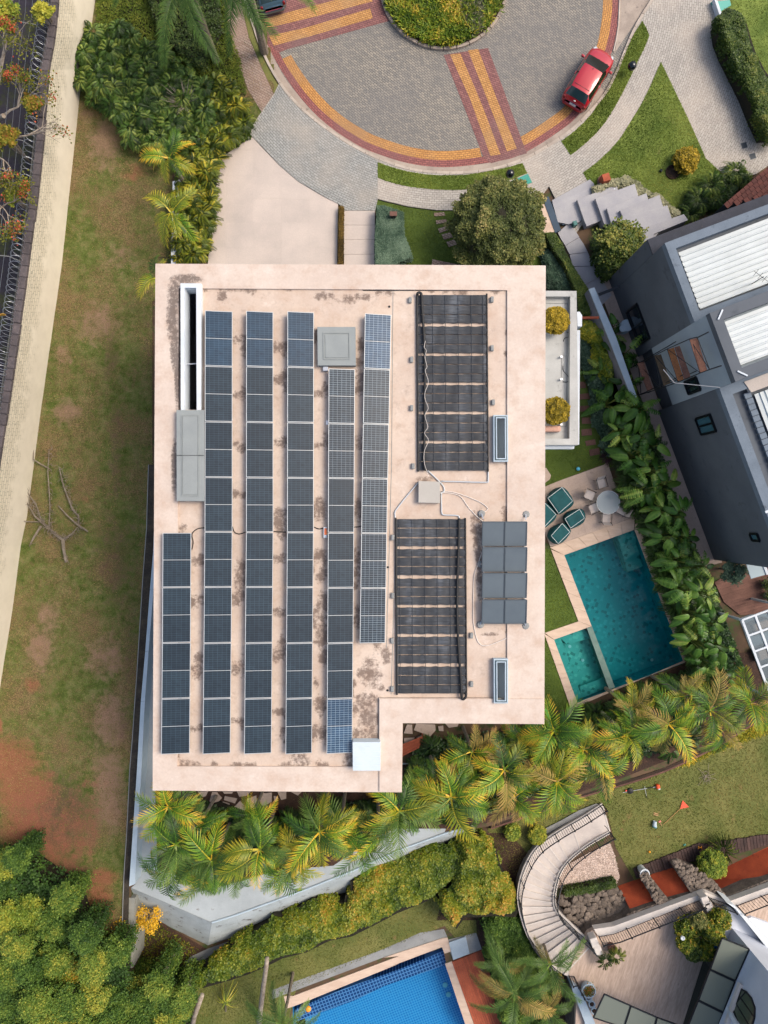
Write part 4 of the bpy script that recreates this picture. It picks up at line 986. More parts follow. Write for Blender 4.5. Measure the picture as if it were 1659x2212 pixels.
for ci, (ysb, xt, xm, xb, kinds, desc) in enumerate(cols):
    n = len(ysb) - 1
    for k in range(n):
        def xat(y, s):
            y0, ym, y1 = ysb[0], (ysb[0] + ysb[-1]) / 2, ysb[-1]
            if ci in (1, 2, 3): ym = 1148
            return xt[s] + (xm[s] - xt[s]) * (y - y0) / (ym - y0) if y < ym else xm[s] + (xb[s] - xm[s]) * (y - ym) / (y1 - ym)
        y0, y1 = ysb[k] + .6, ysb[k + 1] - .9; yc = (y0 + y1) / 2
        c = W((xat(yc, 0) + xat(yc, 1)) / 2, yc, ROOF + .28)
        wid = (xat(yc, 1) - xat(yc, 0)) * (H - ROOF - .28) / F; ln = (y1 - y0) * (H - ROOF - .28) / F
        tilt = math.radians(9)
        rz = math.atan2((xat(y0, 0) - xat(y1, 0)), (y1 - y0))
        t = thing('solar_module', c, 'x', 'solar panel', 'solar panels on the flat roof')
        kd = kinds[k]
        pos_ = 'topmost' if k == 0 else 'bottom' if k == n - 1 else ORD[k]
        look = {'b': 'bluish solar panel', 'd': 'dark solar panel', 'l': 'white-lined solar panel', 's': 'blue white-lined solar panel'}[kd]
        t['label'] = '%s, %s of %s' % (look, pos_ if k in (0, n - 1) else pos_ + ' from the top', desc)
        t.rotation_euler = (0, -(-tilt), -rz)
        key = (kd, ci == 5)
        if key not in PM:
            w_, l_ = 1.19, 2.5
            fr = MB(); fw = .025
            fr.box((0, l_ / 2 - fw / 2, 0), (w_, fw, .04)).box((0, -l_ / 2 + fw / 2, 0), (w_, fw, .04)).box((w_ / 2 - fw / 2, 0, 0), (fw, l_ - 2 * fw, .04)).box((-w_ / 2 + fw / 2, 0, 0), (fw, l_ - 2 * fw, .04))
            gl = MB().box((0, l_ / 4, -.003), (w_ - .05, l_ / 2 - .035, .03)); gl2 = MB().box((0, -l_ / 4, -.003), (w_ - .05, l_ / 2 - .035, .03))
            cm_ = {'d': cell_d, 'l': cell_l, 'b': cell_b, 's': cell_bl}[kd]
            d1 = fr.build('frame', FR, t, local=True)
            d2 = gl.build('cell_field', cm_, t, local=True); d3 = gl2.build('cell_field', cm_, t, local=True)
            d4 = MB().box((0, 0, -.008), (w_ - .05, .022, .03)).build('centre_strip', FR, t, local=True)
            d5 = MB().box((0, l_ / 2 - .12, -.15), (w_ + .0, .05, .24)).build('support_rail', M_['alu'], t, local=True)
            d6 = MB().box((0, -l_ / 2 + .12, -.15), (w_ + .0, .05, .24)).build('support_rail', M_['alu'], t, local=True)
            PM[key] = [x.data for x in (d1, d2, d3, d4, d5, d6)]
            parts = [d1, d2, d3, d4, d5, d6]
        else:
            parts = []
            for nm, me in zip(('frame', 'cell_field', 'cell_field', 'centre_strip', 'support_rail', 'support_rail'), PM[key]): parts.append(link(nm, me, t))
        sx = wid / 1.19; sy = ln / 2.5
        for o in parts: o.scale = (sx, sy, 1)
        for o in parts[4:]:
            o.rotation_euler = (0, -tilt * 0, 0)
# ---- black pool-heating mats
matm = None
def heatmat():
    m, nt, b = newmat('black_heating_tube')
    pos = N(nt, 'ShaderNodeNewGeometry').outputs['Position']
    mp = N(nt, 'ShaderNodeMapping'); mp.inputs['Scale'].default_value = (.6, 9, 1); nt.links.new(pos, mp.inputs[0])
    n = noise_(nt, mp.outputs[0], 2.2, 5, .7); w_ = N(nt, 'ShaderNodeTexWave'); w_.bands_direction = 'Y'; w_.inputs['Scale'].default_value = 12; nt.links.new(pos, w_.inputs['Vector'])
    mp2 = N(nt, 'ShaderNodeMapping'); mp2.inputs['Scale'].default_value = (1.2, .25, 1); nt.links.new(pos, mp2.inputs[0])
    n2 = noise_(nt, mp2.outputs[0], 1.1, 3)
    col = ramp(nt, math_(nt, 'ADD', math_(nt, 'MULTIPLY', n, .5), math_(nt, 'MULTIPLY', n2, .55)), [(.4, C('#23262a')), (.56, C('#34383d')), (.68, C('#5b6168'))])
    nt.links.new(col, b.inputs['Base Color']); b.inputs['Roughness'].default_value = .45
    bp_ = N(nt, 'ShaderNodeBump'); bp_.inputs['Strength'].default_value = .8; bp_.inputs['Distance'].default_value = .006
    nt.links.new(w_.outputs[1], bp_.inputs['Height']); nt.links.new(bp_.outputs[0], b.inputs['Normal']); return m
HM = heatmat()
def heater(c, r, x0, x1, xs0, xs1, ytop, ybot, gaps, straps, label, hose):
    t = thing('heating_mat', W(*K(c, r, (x0 + x1) / 2, (ytop + ybot) / 2)[0], ROOF), label, 'solar heater')
    z = ROOF + .1
    yy = [(ytop, 0)] + gaps + [(ybot, 0)]
    for k in range(len(yy) - 1):
        a, ga = yy[k]; b_, gb = yy[k + 1]
        f = ((a + b_) / 2 - ytop) / (ybot - ytop); dx = (xs1 - xs0) * f
        m = MB(); nseg = 30; top_, bot_, mid_ = [], [], []
        for s in range(nseg + 1):
            u = s / nseg; x = x0 + dx + (x1 - x0) * u
            ph = u * 5.4 % 1.0; bul = math.sin(math.pi * ph)
            w1 = ga / 2 * (.75 + .45 * bul) + R.uniform(-.6, .6); w2 = gb / 2 * (.75 + .45 * bul) + R.uniform(-.6, .6)
            sag = math.sin(math.pi * u) * R.uniform(-1.2, 1.2)
            top_.append(W(*K(c, r, x, a + w1 + sag)[0], z)); bot_.append(W(*K(c, r, x, b_ - w2 + sag)[0], z))
            mid_.append(W(*K(c, r, x, (a + b_) / 2)[0], z + .03 + .015 * math.sin(u * 30 + k)))
        m.strip(bot_, mid_); m.strip(mid_, top_)
        m.strip(top_, [(p[0], p[1], ROOF + .02) for p in top_]); m.strip([(p[0], p[1], ROOF + .02) for p in bot_], bot_)
        m.build('strip', HM, t, smooth=True)
    for xx, e in ((x0, 0), (x1, 0)):
        MB().tube([W(*K(c, r, xx + (xs1 - xs0) * u, ytop - 10 + (ybot - ytop + 20) * u)[0], ROOF + .1) for u in np.linspace(0, 1, 8)], .045, 8).build('header_pipe', M_['black'], t)
    for xx in straps:
        MB().tube([W(*K(c, r, xx + (xs1 - xs0) * u, ytop + (ybot - ytop) * u)[0], z + .045) for u in np.linspace(0, 1, 30)], .012, 4).build('strap', flat('grey_strap', '#3c4148', .6), t)
    MB().tube(WP(catmull(hose, 5), ROOF + .22), .06, 8).build('hose', M_['black'], t, smooth=True)
    return t
w = 7; W_ = 27
heater(2, 1, 265, 824, 0, 10, 352, 1760, [(432, w), (508, w), (590, W_), (670, w), (747, w), (828, W_ - 4), (908, w), (984, w), (1063, W_ - 6), (1142, w), (1218, w), (1297, W_ - 4), (1378, w), (1454, w), (1532, W_ - 5), (1613, w), (1688, w)], [390, 490, 595, 700, 793],
       'upper of the two black ribbed pool heating mats, near the top of the roof', K(2, 1, 266, 345, 280, 333, 300, 350, 305, 450, 318, 640, 327, 900, 325, 1400, 322, 1720, 345, 1750))
heater(2, 2, 95, 652, 0, 9, 136, 1535, [(208, w), (285, w + 2), (365, W_ - 4), (440, w), (516, w), (600, W_), (682, w), (757, w), (835, W_ - 6), (914, w), (990, w), (1070, W_ - 4), (1150, w), (1225, w), (1308, W_), (1392, w), (1466, w)], [123, 223, 325, 425, 528],
       'lower of the two black pool heating mats made of ribbed strips, beside the grey collectors', K(2, 2, 602, 130, 600, 300, 590, 600, 587, 900, 600, 1200, 615, 1400, 625, 1570, 655, 1565, 655, 1530))
def cable(name, pts, z, r, m, label, cat='pipe', k=6):
    return tag(MB().tube(WP(catmull(pts, 4), z), r, k).build(name, m, smooth=True), label, cat)
wc = flat('white_cable', '#ddd5cd', .5); pv = flat('grey_pipe', '#b4b8bb', .45)
cable('cable', K(2, 1, 332, 720, 322, 770, 340, 800, 328, 850, 345, 930, 330, 960, 356, 1050, 330, 1130, 330, 1190, 355, 1260, 328, 1320, 352, 1410, 325, 1460, 357, 1520, 325, 1600, 322, 1690, 345, 1770, 360, 1810), ROOF + .3, .011, wc, 'thin white cable wavering down the upper black mat', 'cable', 4)
cable('pipe', K(2, 1, 345, 1755, 440, 1845, 478, 1890, 480, 1930, 450, 1943), ROOF + .06, .035, pv, 'pale pipe from the upper mat round the square beige box')
cable('pipe', K(2, 1, 455, 1847, 600, 1850, 815, 1855, 835, 1838, 836, 1770), ROOF + .06, .035, pv, 'pale pipe running right under the upper mat and up to its corner')
cable('pipe', K(2, 1, 272, 1862, 180, 1970, 95, 2080, 88, 2115) + K(2, 2, 90, 125), ROOF + .06, .035, pv, 'pale pipe slanting down left from the square beige box')
cable('pipe', K(2, 1, 460, 1945, 462, 2080) + K(2, 2, 465, 85, 480, 102, 590, 108, 603, 130), ROOF + .06, .035, pv, 'pale pipe from the beige box down to the lower mat')
cable('cable', K(2, 1, 450, 1925, 560, 1935, 680, 1975, 780, 2020, 830, 2060, 826, 2080, 790, 2100), ROOF + .04, .018, wc, 'white cable curving right from the beige box to the top collector foot', 'cable', 4)
cable('cable', K(2, 1, 452, 1935, 600, 1960, 680, 2060, 750, 2133) + K(2, 2, 795, 155), ROOF + .04, .018, wc, 'white cable slanting from the beige box to the corner of the grey collectors', 'cable', 4)
cable('cable', K(2, 2, 790, 390, 750, 510, 722, 600, 715, 850, 720, 980, 750, 1110, 800, 1152, 880, 1135, 1000, 1085, 1100, 1040, 1133, 1010), ROOF + .04, .018, wc, 'long loose white cable looping below the grey collectors', 'cable', 4)
for pts, lb in ((K(1, 2, 325, 195, 340, 240, 380, 255, 430, 240), 'the second pair of panel rows'), (K(1, 2, 655, 235, 700, 238, 755, 240), 'the third pair of panel rows'), (K(1, 2, 980, 200, 1020, 215, 1060, 205), 'the orange fronted box'), (K(1, 2, 1300, 200, 1340, 197, 1360, 190), 'the last two panel rows'), (K(0, 2, 1640, 205, 1590, 212, 1550, 240, 1540, 270, 1550, 320, 1540, 380), 'the short left row and the light well row')):
    cable('cable', pts, ROOF + .03, .022, M_['black'], 'thin black cable on the roof beside ' + lb, 'cable', 4)
# concrete blocks
bw = K(2, 1, 210, 392, 222, 870, 222, 1258, 234, 1725, 867, 388, 868, 778, 877, 1213) + K(2, 2, 70, 283, 70, 750, 67, 1112, 67, 1500, 703, 1070, 703, 1460)
bl = ['top left of the upper mat', 'left of the upper mat, second from the top', 'left of the upper mat, third from the top', 'lower left of the upper mat', 'top right of the upper mat', 'right of the upper mat, second from the top', 'right of the upper mat just above the skylight',
      'left of the lower mat, uppermost', 'left of the lower mat, second from the top', 'left of the lower mat, third from the top', 'left of the lower mat, lowest', 'right of the lower mat, the upper one', 'right of the lower mat, the lower one']
for p, lb in zip(bw, bl):
    a = R.uniform(-.08, .08)
    tag(MB().box((*W(*p, ROOF + .1)[:2], ROOF + .08), (.15, .26, .15), a, ch=.02).build('concrete_block', M_['concrete']), 'small grey concrete block ' + lb, 'block', 'concrete blocks beside the mats')
# grey flat collectors
colm = mat('grey_absorber', '#59646b', '#515c64', .8, fine=.05, fsc=60, bump=.05, rough=.4)
for j, (a, b_) in enumerate(((158, 350), (363, 556), (570, 768), (783, 975))):
    x0 = 790 - (2 if j == 3 else 0); t = thing('solar_collector', W(*K(2, 2, 967, (a + b_) / 2)[0], ROOF), ('uppermost', 'second from the top', 'third from the top', 'lowest')[j] + ' of the four grey flat collectors right of the lower mat', 'solar collector', 'grey flat collectors')
    for x_a, x_b in ((x0, 967), (970, x0 + 355)):
        q = WP(K(2, 2, x_a, a, x_b, a, x_b, b_, x_a, b_), ROOF + .4); z0 = ROOF + .3
        zs = [ROOF + .45, ROOF + .45, ROOF + .3, ROOF + .3]
        m = MB(); m.quad(*[(p[0], p[1], z) for p, z in zip(q, zs)]); m.build('absorber', colm, t)
        m = MB()
        for i in range(4):
            p0, p1 = q[i], q[(i + 1) % 4]; m.bar((p0[0], p0[1], zs[i] - .02), (p1[0], p1[1], zs[(i + 1) % 4] - .02), .04, .09)
        m.build('frame', flat('grey_frame', '#48525a', .4, .4), t)
    for xx in (x0 + 12, x0 + 343):
        p = W(*K(2, 2, xx, b_)[0], ROOF + .3); MB().box((p[0], p[1], ROOF + .15), (.05, .05, .3)).build('leg', M_['alu'], t)
        p = W(*K(2, 2, xx, a)[0], ROOF + .4); MB().box((p[0], p[1], ROOF + .2), (.05, .05, .4)).build('leg', M_['alu'], t)
for (x, y), lb in zip(((782, 92), (1138, 97), (775, 497), (773, 980), (1135, 990)), ('at the upper left corner', 'at the upper right corner', 'halfway down the left side', 'at the lower left corner', 'at the lower right corner')):
    t = thing('concrete_weight', W(*K(2, 2, x, y)[0], ROOF), 'eight sided pale concrete foot %s of the grey collectors' % lb, 'concrete foot', 'concrete feet of the collectors')
    MB().lathe(W(*K(2, 2, x, y)[0], ROOF), [(.17, 0), (.17, .1), (.14, .14), (.05, .15)], 8).build('block', M_['concrete'], t)
    dxy = 1 if y > 900 else -1
    MB().bar(W(*K(2, 2, x, y)[0], ROOF + .15), W(*K(2, 2, x + (15 if x < 1000 else 0), y - dxy * 45 if y != 497 else y)[0], ROOF + .3), .04, .04).build('arm', M_['alu'], t)
# hatches and boxes
hm = mat('grey_hatch_paint', '#8e9493', '#858b8b', 1, fine=.05, fsc=30, bump=.1, c3='#74797a', c3amt=.66)
def hatch(q, z0, z1, t, nm='lid', inner=None, m=None):
    m = m or hm
    MB().prism([p[:2] for p in WP(q, z1)], z0, z1).build(nm, m, t, bevel=.01)
    if inner:
        a, b_ = inner; c = (sum(p[0] for p in q) / 4, sum(p[1] for p in q) / 4)
        sh = lambda d: [p[:2] for p in WP([(p[0] + (-d if p[0] > c[0] else d), p[1] + (-d if p[1] > c[1] else d)) for p in q], z1)]
        MB().holed(sh(a), [sh(a + 1.6)], z1 + .03).skirt(sh(a), z1, z1 + .03).skirt(sh(a + 1.6), z1, z1 + .03).build('raised_frame', m, t)
        MB().prism(sh(b_), z1, z1 + .025).build('raised_panel', m, t)
t = thing('roof_hatch', W(727, 748, ROOF), 'square grey metal hatch between two rows of solar panels near the top', 'hatch')
hatch(K(1, 1, 1005, 608, 1311, 608, 1314, 918, 1008, 918), ROOF, ROOF + .3, t, inner=(12.5, 17))
t = thing('roof_cover', W(410, 980, ROOF), 'long grey metal cover closing the lower half of the light well', 'cover')
hatch(K(0, 1, 1415, 1275, 1638, 1275, 1638, 2007, 1417, 2005), ROOF, ROOF + .42, t, inner=(11, 14))
MB().bar(W(*K(0, 1, 1417, 1639)[0], ROOF + .45), W(*K(0, 1, 1637, 1639)[0], ROOF + .45), .02, .012).build('joint', M_['darkmetal'], t)
t = thing('junction_box', W(927, 1062, ROOF), 'square beige box where the pale pipes meet on the roof', 'box')
hatch(K(2, 1, 278, 1845, 450, 1850, 449, 2022, 276, 2018), ROOF, ROOF + .32, t, m=mat('beige_box', '#aeaaa2', '#a5a199', 1, fine=.05))
t = thing('tank_cover', W(792, 1634, ROOF), 'white ribbed box at the bottom end of the roof inside the corner', 'box')
q = K(1, 2, 1288, 1925, 1512, 1925) + K(1, 3, 1512, 100, 1290, 98)
hatch(q, ROOF, ROOF + .55, t, m=mat('white_sheet', '#c3d0d6', '#b8c6cd', 1, fine=.04))
for k in range(1, 7):
    a = K(1, 2, 1292, 1925 + 38 * k)[0]; b_ = K(1, 2, 1508, 1925 + 38 * k)[0]
    MB().bar(W(*a, ROOF + .555), W(*b_, ROOF + .555), .015, .012).build('rib', M_['white'], t)
o = MB().box((*W(*K(1, 1, 1072, 946)[0], ROOF + .1)[:2], ROOF + .1), (.24, .2, .18), ch=.01); tag(o.build('inverter_box', M_['alu']), 'small pale box just under the square grey hatch', 'box')
o = MB().box((*W(*K(1, 1, 1086, 1378)[0], ROOF + .1)[:2], ROOF + .1), (.12, .2, .18), ch=.01); tag(o.build('inverter_box', M_['alu']), 'tiny pale box on the left edge of the panel row under the grey hatch', 'box')
t = thing('combiner_box', W(*K(1, 2, 1071, 243)[0], ROOF), 'orange fronted white electrical box between the panel rows near the middle of the roof', 'box')
MB().box((*W(*K(1, 2, 1071, 243)[0], ROOF + .1)[:2], ROOF + .1), (.17, .5, .16), ch=.01).build('case', M_['white'], t)
MB().box((*W(*K(1, 2, 1072, 236)[0], ROOF + .19)[:2], ROOF + .185), (.12, .3, .012)).build('label_plate', flat('orange_label', '#d9703c', .5), t)
for x, y, r, lb in ((1583, 446, 1, 'near the top of the rightmost panel row'),): 
    tag(MB().lathe(W(*K(1, r, x, y)[0], ROOF + .004), [(.055, 0), (.055, .01), (.001, .01)], 10).build('drain_hole', M_['black']), 'small dark drain hole in the roof ' + lb, 'drain')
for x, y, lb in ((1571, 522, 'left of the lower mat'), (1568, 1510, 'beside the lower left corner of the lower mat')):
    tag(MB().lathe(W(*K(1, 2, x, y)[0], ROOF + .004), [(.055, 0), (.055, .01), (.001, .01)], 10).build('drain_hole', M_['black']), 'small dark drain hole in the roof ' + lb, 'drain')

# ---- planted terrace hanging out on the right of the house
BZ2 = 4.6
bt = thing('balcony', W(1212, 800, 0), 'pale concrete balcony roof with two clipped golden shrubs, right of the flat roof', 'balcony')
ob = K(2, 1, 1000, 315, 1545, 320, 1560, 1500, 1558, 1555, 1000, 1555)
cb = mat('pale_concrete', '#b4b5b2', '#a4a5a2', 1, fine=.08, c3='#8f908d', c3amt=.6)
o2 = [p[:2] for p in WP(ob, BZ2 + .35)]; i2_ = [p[:2] for p in WP(K(2, 1, 1010, 364, 1495, 364, 1488, 1505, 1010, 1505), BZ2 + .35)]
MB().holed(o2, [i2_], BZ2 + .35).skirt(o2, BZ2 - .3, BZ2 + .35).skirt(i2_, BZ2, BZ2 + .35).build('parapet', cb, bt)
MB().sheet([(x, y, BZ2) for x, y in i2_]).build('floor', cb, bt)
MB().skirt([p[:2] for p in WP(K(2, 1, 1010, 400, 1500, 400, 1500, 1500, 1010, 1500), BZ2)], 0, BZ2 - .3).build('wall_below', M_['white'], bt)
for a, b_, c_, d in ((1010, 420, 1470, 420), (1470, 420, 1462, 1408), (1462, 1408, 1010, 1408), (1425, 850, 1424, 1030)):
    MB().bar(W(*K(2, 1, a, b_)[0], BZ2 + .01), W(*K(2, 1, c_, d)[0], BZ2 + .01), .03, .02).build('channel', M_['concrete'], bt)
MB().prism([p[:2] for p in WP(K(2, 1, 1537, 640, 1567, 640, 1560, 1555, 1532, 1555), BZ2 - .2)], BZ2 - .6, BZ2 - .05).build('ledge', M_['white'], bt)
MB().prism([p[:2] for p in WP(K(2, 1, 1000, 1555, 1525, 1555, 1522, 1587, 1000, 1587), BZ2 - .2)], BZ2 - .6, BZ2 - .1).build('ledge', M_['white'], bt)
MB().prism([p[:2] for p in WP(K(2, 1, 1540, 495, 1562, 495, 1582, 525, 1580, 612, 1545, 612), BZ2)], BZ2 - .5, BZ2 + .2).build('bracket', M_['white'], bt)
for x, y in ((1420, 850), (1420, 1030), (1395, 1420), (1418, 1392)):
    MB().box(W(*K(2, 1, x, y)[0], BZ2 + .1), (.12, .1, .2), .3).build('spotlight', M_['alu'], bt)
o = MB().box(W(*K(2, 1, 1340, 1428)[0], BZ2 + .25), (.95, .3, .4), ch=.05); tag(o.build('planter', mat('pink_planter', '#c29a88', '#b58d7c', 2)), 'pinkish planter beside the lower golden shrub on the balcony', 'planter')
tag(MB().bar(W(*K(2, 1, 1578, 537)[0], 2.5), W(*K(3, 1, 300, 535)[0], 2.5), .12, .15).build('timber_beam', M_['woodr']), 'reddish beam between the balcony and the long white wall', 'beam')
cable('cable', K(2, 1, 1440, 725, 1450, 700, 1485, 685, 1480, 655, 1465, 650), BZ2 + .02, .015, M_['black'], 'thin dark cable on the balcony floor below the upper golden shrub', 'cable', 4)
cable('cable', K(2, 1, 1436, 920, 1440, 960, 1480, 1010, 1482, 1040, 1460, 1052, 1435, 1048), BZ2 + .02, .015, M_['black'], 'thin dark cable curling on the balcony floor between the two shrubs', 'cable', 4)
# ------------------------------------------------------------------ dark neighbouring house on the right
navy_r = mat('navy_render', '#5a6067', '#51575e', .6, fine=.1, fsc=40, bump=.3, c3='#484e54', c3amt=.58)
grey_r = mat('grey_blue_render', '#94a0a8', '#8a969f', .6, fine=.07, fsc=40, bump=.2)
cap_m = mat('grey_cap', '#6c7884', '#606c78', 1, fine=.1, c3='#525c66')
tin = mat('white_tin', '#b9c2c4', '#adb6b8', .8, rough=.45, fine=.04, bump=0, spec=.5, objvar=.04, c3='#97a0a2', c3amt=.66)
nh = thing('dark_house', W(1500, 850), 'dark blue-grey rendered house with white ribbed metal roofs, right edge', 'house')
A0 = Vector(W(1436, 525, 7.7)); A1 = Vector(W(1500.5, 696.4, 7.7))
u = (A1 - A0); u.z = 0; u.normalize(); nrm = Vector((u.y, -u.x, 0))      # u runs down the facade, nrm points into the house? fixed below
if nrm.x < 0: nrm = -nrm
def fp(t, dep, z): p = A0 + u * t + nrm * dep; return (p.x, p.y, z)
def tpar(px, py, z): p = Vector(W(px, py, z)); return (p - A0).dot(u), (p - A0).dot(nrm)
def onwall(px, py, dep=0.):
    """ray from the survey point to the facade plane: distance along the wall and height"""
    d = Vector(((px - CX) / F, (CY - py) / F, -1.)); o = Vector((0, 0, H))
    s = ((A0 + nrm * dep) - Vector((0, 0, A0.z)) - o)
    n2 = nrm; k = (Vector((A0.x, A0.y, 0)) + nrm * dep - Vector((0, 0, 0))).dot(n2) / d.dot(n2)
    p = o + d * k; return (p - A0).dot(u), p.z
tA, tB, tC, tE = 0., tpar(1500.5, 696.4, 7.7)[0], tpar(1556, 837, 7.7)[0], 16.9
def blk(nm, t0, t1, d0, d1, z0, z1, m, **k):
    q = [fp(t0, d0, 0)[:2], fp(t1, d0, 0)[:2], fp(t1, d1, 0)[:2], fp(t0, d1, 0)[:2]]; o = MB().prism(q, z0, z1, True).build(nm, m, nh, **k); return o
def frame4(nm, t0, t1, d0, d1, w, z0, z1, m):
    """parapet cap ring"""
    o = [fp(t0, d0, 0)[:2], fp(t1, d0, 0)[:2], fp(t1, d1, 0)[:2], fp(t0, d1, 0)[:2]]; i = [fp(t0 + w, d0 + w, 0)[:2], fp(t1 - w, d0 + w, 0)[:2], fp(t1 - w, d1 - w, 0)[:2], fp(t0 + w, d1 - w, 0)[:2]]
    MB().holed(o, [i], z1).skirt(o, z0, z1).skirt(i, z0, z1).build(nm, m, nh)
blk('wall', tA, tB - .01, 0, 12, 0, 7.3, navy_r); frame4('parapet', tA, tB - .01, 0.0, 12.0, .42, 7.3, 7.7, cap_m)
blk('upper_block', tB, tC, -.06, 12, 2.3, 9.0, grey_r); frame4('parapet', tB, tC, -.06, 12, .5, 9.0, 9.4, navy_r)
blk('wall', tB, tC, .3, 12, 0, 2.29, navy_r)
blk('wall', tC + .01, tE, 0, 12, 0, 7.3, navy_r); frame4('parapet', tC + .01, tE, 0, 12, .5, 7.3, 7.7, cap_m)
blk('wall', -.8, -.01, 0, 9., 0, 6.1, navy_r)
blk('ledge', -.8, -.01, 0, 9., 6.11, 6.2, mat('dark_ledge', '#3c3f49', '#34373f', 2, fine=.25, c3='#5c5458', c3amt=.62))
def ribroof(t0, t1, d0, d1, z, pitch, along_d=True, drop=.25, skew=0.):
    n = int((t1 - t0) / pitch)
    for k in range(n):
        a, b_ = t0 + k * pitch, t0 + (k + 1) * pitch
        m = MB(); r = .05
        s0, s1 = z, z + drop
        m.quad(fp(a + r, d0, s0), fp(b_ - r, d0, s0), fp(b_ - r, d1, s1), fp(a + r, d1, s1))
        m.quad(fp(b_ - r, d0, s0), fp(b_ - r * .5, d0, s0 + .06), fp(b_ - r * .5, d1, s1 + .06), fp(b_ - r, d1, s1))
        m.quad(fp(b_ - r * .5, d0, s0 + .06), fp(b_ + r * .5, d0, s0 + .06), fp(b_ + r * .5, d1, s1 + .06), fp(b_ - r * .5, d1, s1 + .06))
        m.quad(fp(b_ + r * .5, d0, s0 + .06), fp(b_ + r, d0, s0), fp(b_ + r, d1, s1), fp(b_ + r * .5, d1, s1 + .06))
        m.build('roof_sheet', tin, nh)
ribroof(tA + .55, tB - .45, .62, 11.5, 7.38, .27)
ribroof(tB + .55, tC - .5, .55, 11.4, 9.12, .27)
# lower wing roof: ribs running the other way, gutter and lead flashing
for k in range(7):
    a, b_ = 1.55 + k * .27, 1.55 + (k + 1) * .27
    m = MB(); m.quad(fp(tC + .9, a + .03, 7.5), fp(tE, a + .03, 7.5), fp(tE, b_ - .03, 7.52), fp(tC + .9, b_ - .03, 7.52))
    m.quad(fp(tC + .9, b_ - .03, 7.52), fp(tE, b_ - .03, 7.52), fp(tE, b_, 7.58), fp(tC + .9, b_, 7.58)); m.quad(fp(tC + .9, b_, 7.58), fp(tE, b_, 7.58), fp(tE, b_ + .03, 7.5), fp(tC + .9, b_ + .03, 7.5))
    m.build('roof_sheet', tin, nh)
for k in range(40):
    a = tC + .7 + k * .3
    MB().prism([fp(a, 1.12, 0)[:2], fp(a + .27, 1.12, 0)[:2], fp(a + .27, 1.45, 0)[:2], fp(a, 1.45, 0)[:2]], 7.36, 7.5 + .02 * (k % 2)).build('roof_tile', cap_m, nh)
ribroof(tC + .6, tE, 3.5, 11.4, 7.42, .27)
MB().prism([fp(tC + .15, 1.2, 0)[:2], fp(tC + .15, 3.0, 0)[:2], fp(tC + .75, 3.0, 0)[:2], fp(tC + .75, 1.35, 0)[:2]], 7.5, 7.75).build('flashing', mat('beige_sheet', '#b5aca4', '#aaa19a', 1), nh)
MB().box(fp(tB + .25, .35, 9.45), (.5, .07, .04), math.atan2(nrm.y, nrm.x) + .8).build('joint_strip', M_['white'], nh)
MB().box(fp(tC - .25, .35, 9.45), (.5, .07, .04), math.atan2(nrm.y, nrm.x) - .8).build('joint_strip', M_['white'], nh)
MB().box(fp(tC + 6.4, .25, 7.73), (.6, .12, .04), math.atan2(nrm.y, nrm.x)).build('joint_strip', M_['white'], nh)
winm = flat('window_glass', '#3f6370', .08, spec=.7); wind = flat('dark_glass', '#1a2630', .08, spec=.7)
def window(p0, p1, dep, gm, fm=None, mull=1):
    a, za = onwall(*p0, dep); b_, zb = onwall(*p1, dep); a, b_ = min(a, b_), max(a, b_); za, zb = min(za, zb), max(za, zb)
    q = [fp(a, dep - .03, 0)[:2], fp(b_, dep - .03, 0)[:2], fp(b_, dep + .1, 0)[:2], fp(a, dep + .1, 0)[:2]]
    f = MB()
    f.bar(fp(a, dep - .05, za), fp(b_, dep - .05, za), .14, .07); f.bar(fp(a, dep - .05, zb), fp(b_, dep - .05, zb), .14, .07)
    f.bar(fp(a, dep - .05, za), fp(a, dep - .05, zb), .07, .12); f.bar(fp(b_, dep - .05, za), fp(b_, dep - .05, zb), .07, .12)
    for k in range(mull): c = a + (b_ - a) * (k + 1) / (mull + 1); f.bar(fp(c, dep - .05, za), fp(c, dep - .05, zb), .06, .1)
    w = f.build('window', fm or M_['darkmetal'], nh)
    MB().quad(fp(a, dep - .025, za), fp(b_, dep - .025, za), fp(b_, dep - .025, zb), fp(a, dep - .025, zb)).build('pane', gm, w)
window(K(3, 1, 1075, 1400)[0], K(3, 1, 1235, 1385)[0], 0, winm) if False else None
def win_tz(t0, t1, z0, z1, dep, gm, mull=1):
    f = MB()
    f.bar(fp(t0, dep - .05, z0), fp(t1, dep - .05, z0), .14, .07); f.bar(fp(t0, dep - .05, z1), fp(t1, dep - .05, z1), .14, .07)
    f.bar(fp(t0, dep - .05, z0), fp(t0, dep - .05, z1), .07, .12); f.bar(fp(t1, dep - .05, z0), fp(t1, dep - .05, z1), .07, .12)
    for k in range(mull): c = t0 + (t1 - t0) * (k + 1) / (mull + 1); f.bar(fp(c, dep - .05, z0), fp(c, dep - .05, z1), .06, .1)
    w = f.build('window', M_['darkmetal'], nh)
    MB().quad(fp(t0, dep - .025, z0), fp(t1, dep - .025, z0), fp(t1, dep - .025, z1), fp(t0, dep - .025, z1)).build('pane', gm, w)
ta, za = onwall(*K(3, 1, 1085, 1345)[0]); tb, zb = onwall(*K(3, 1, 1200, 1455)[0])
t1_, z1_ = onwall(*K(3, 1, 1200, 1310)[0]); t2_, z2_ = onwall(*K(3, 1, 1120, 1470)[0])
win_tz(min(ta, t1_), max(tb, t2_), za, z1_, 0, winm)
ta, za = onwall(*K(3, 1, 995, 1050)[0], -.06); tb, zb = onwall(*K(3, 1, 1125, 1110)[0], -.06)
win_tz(ta, tb, za, zb, -.06, wind)
ta, za = onwall(*K(3, 1, 505, 510)[0]); tb, zb = onwall(*K(3, 1, 700, 705)[0])
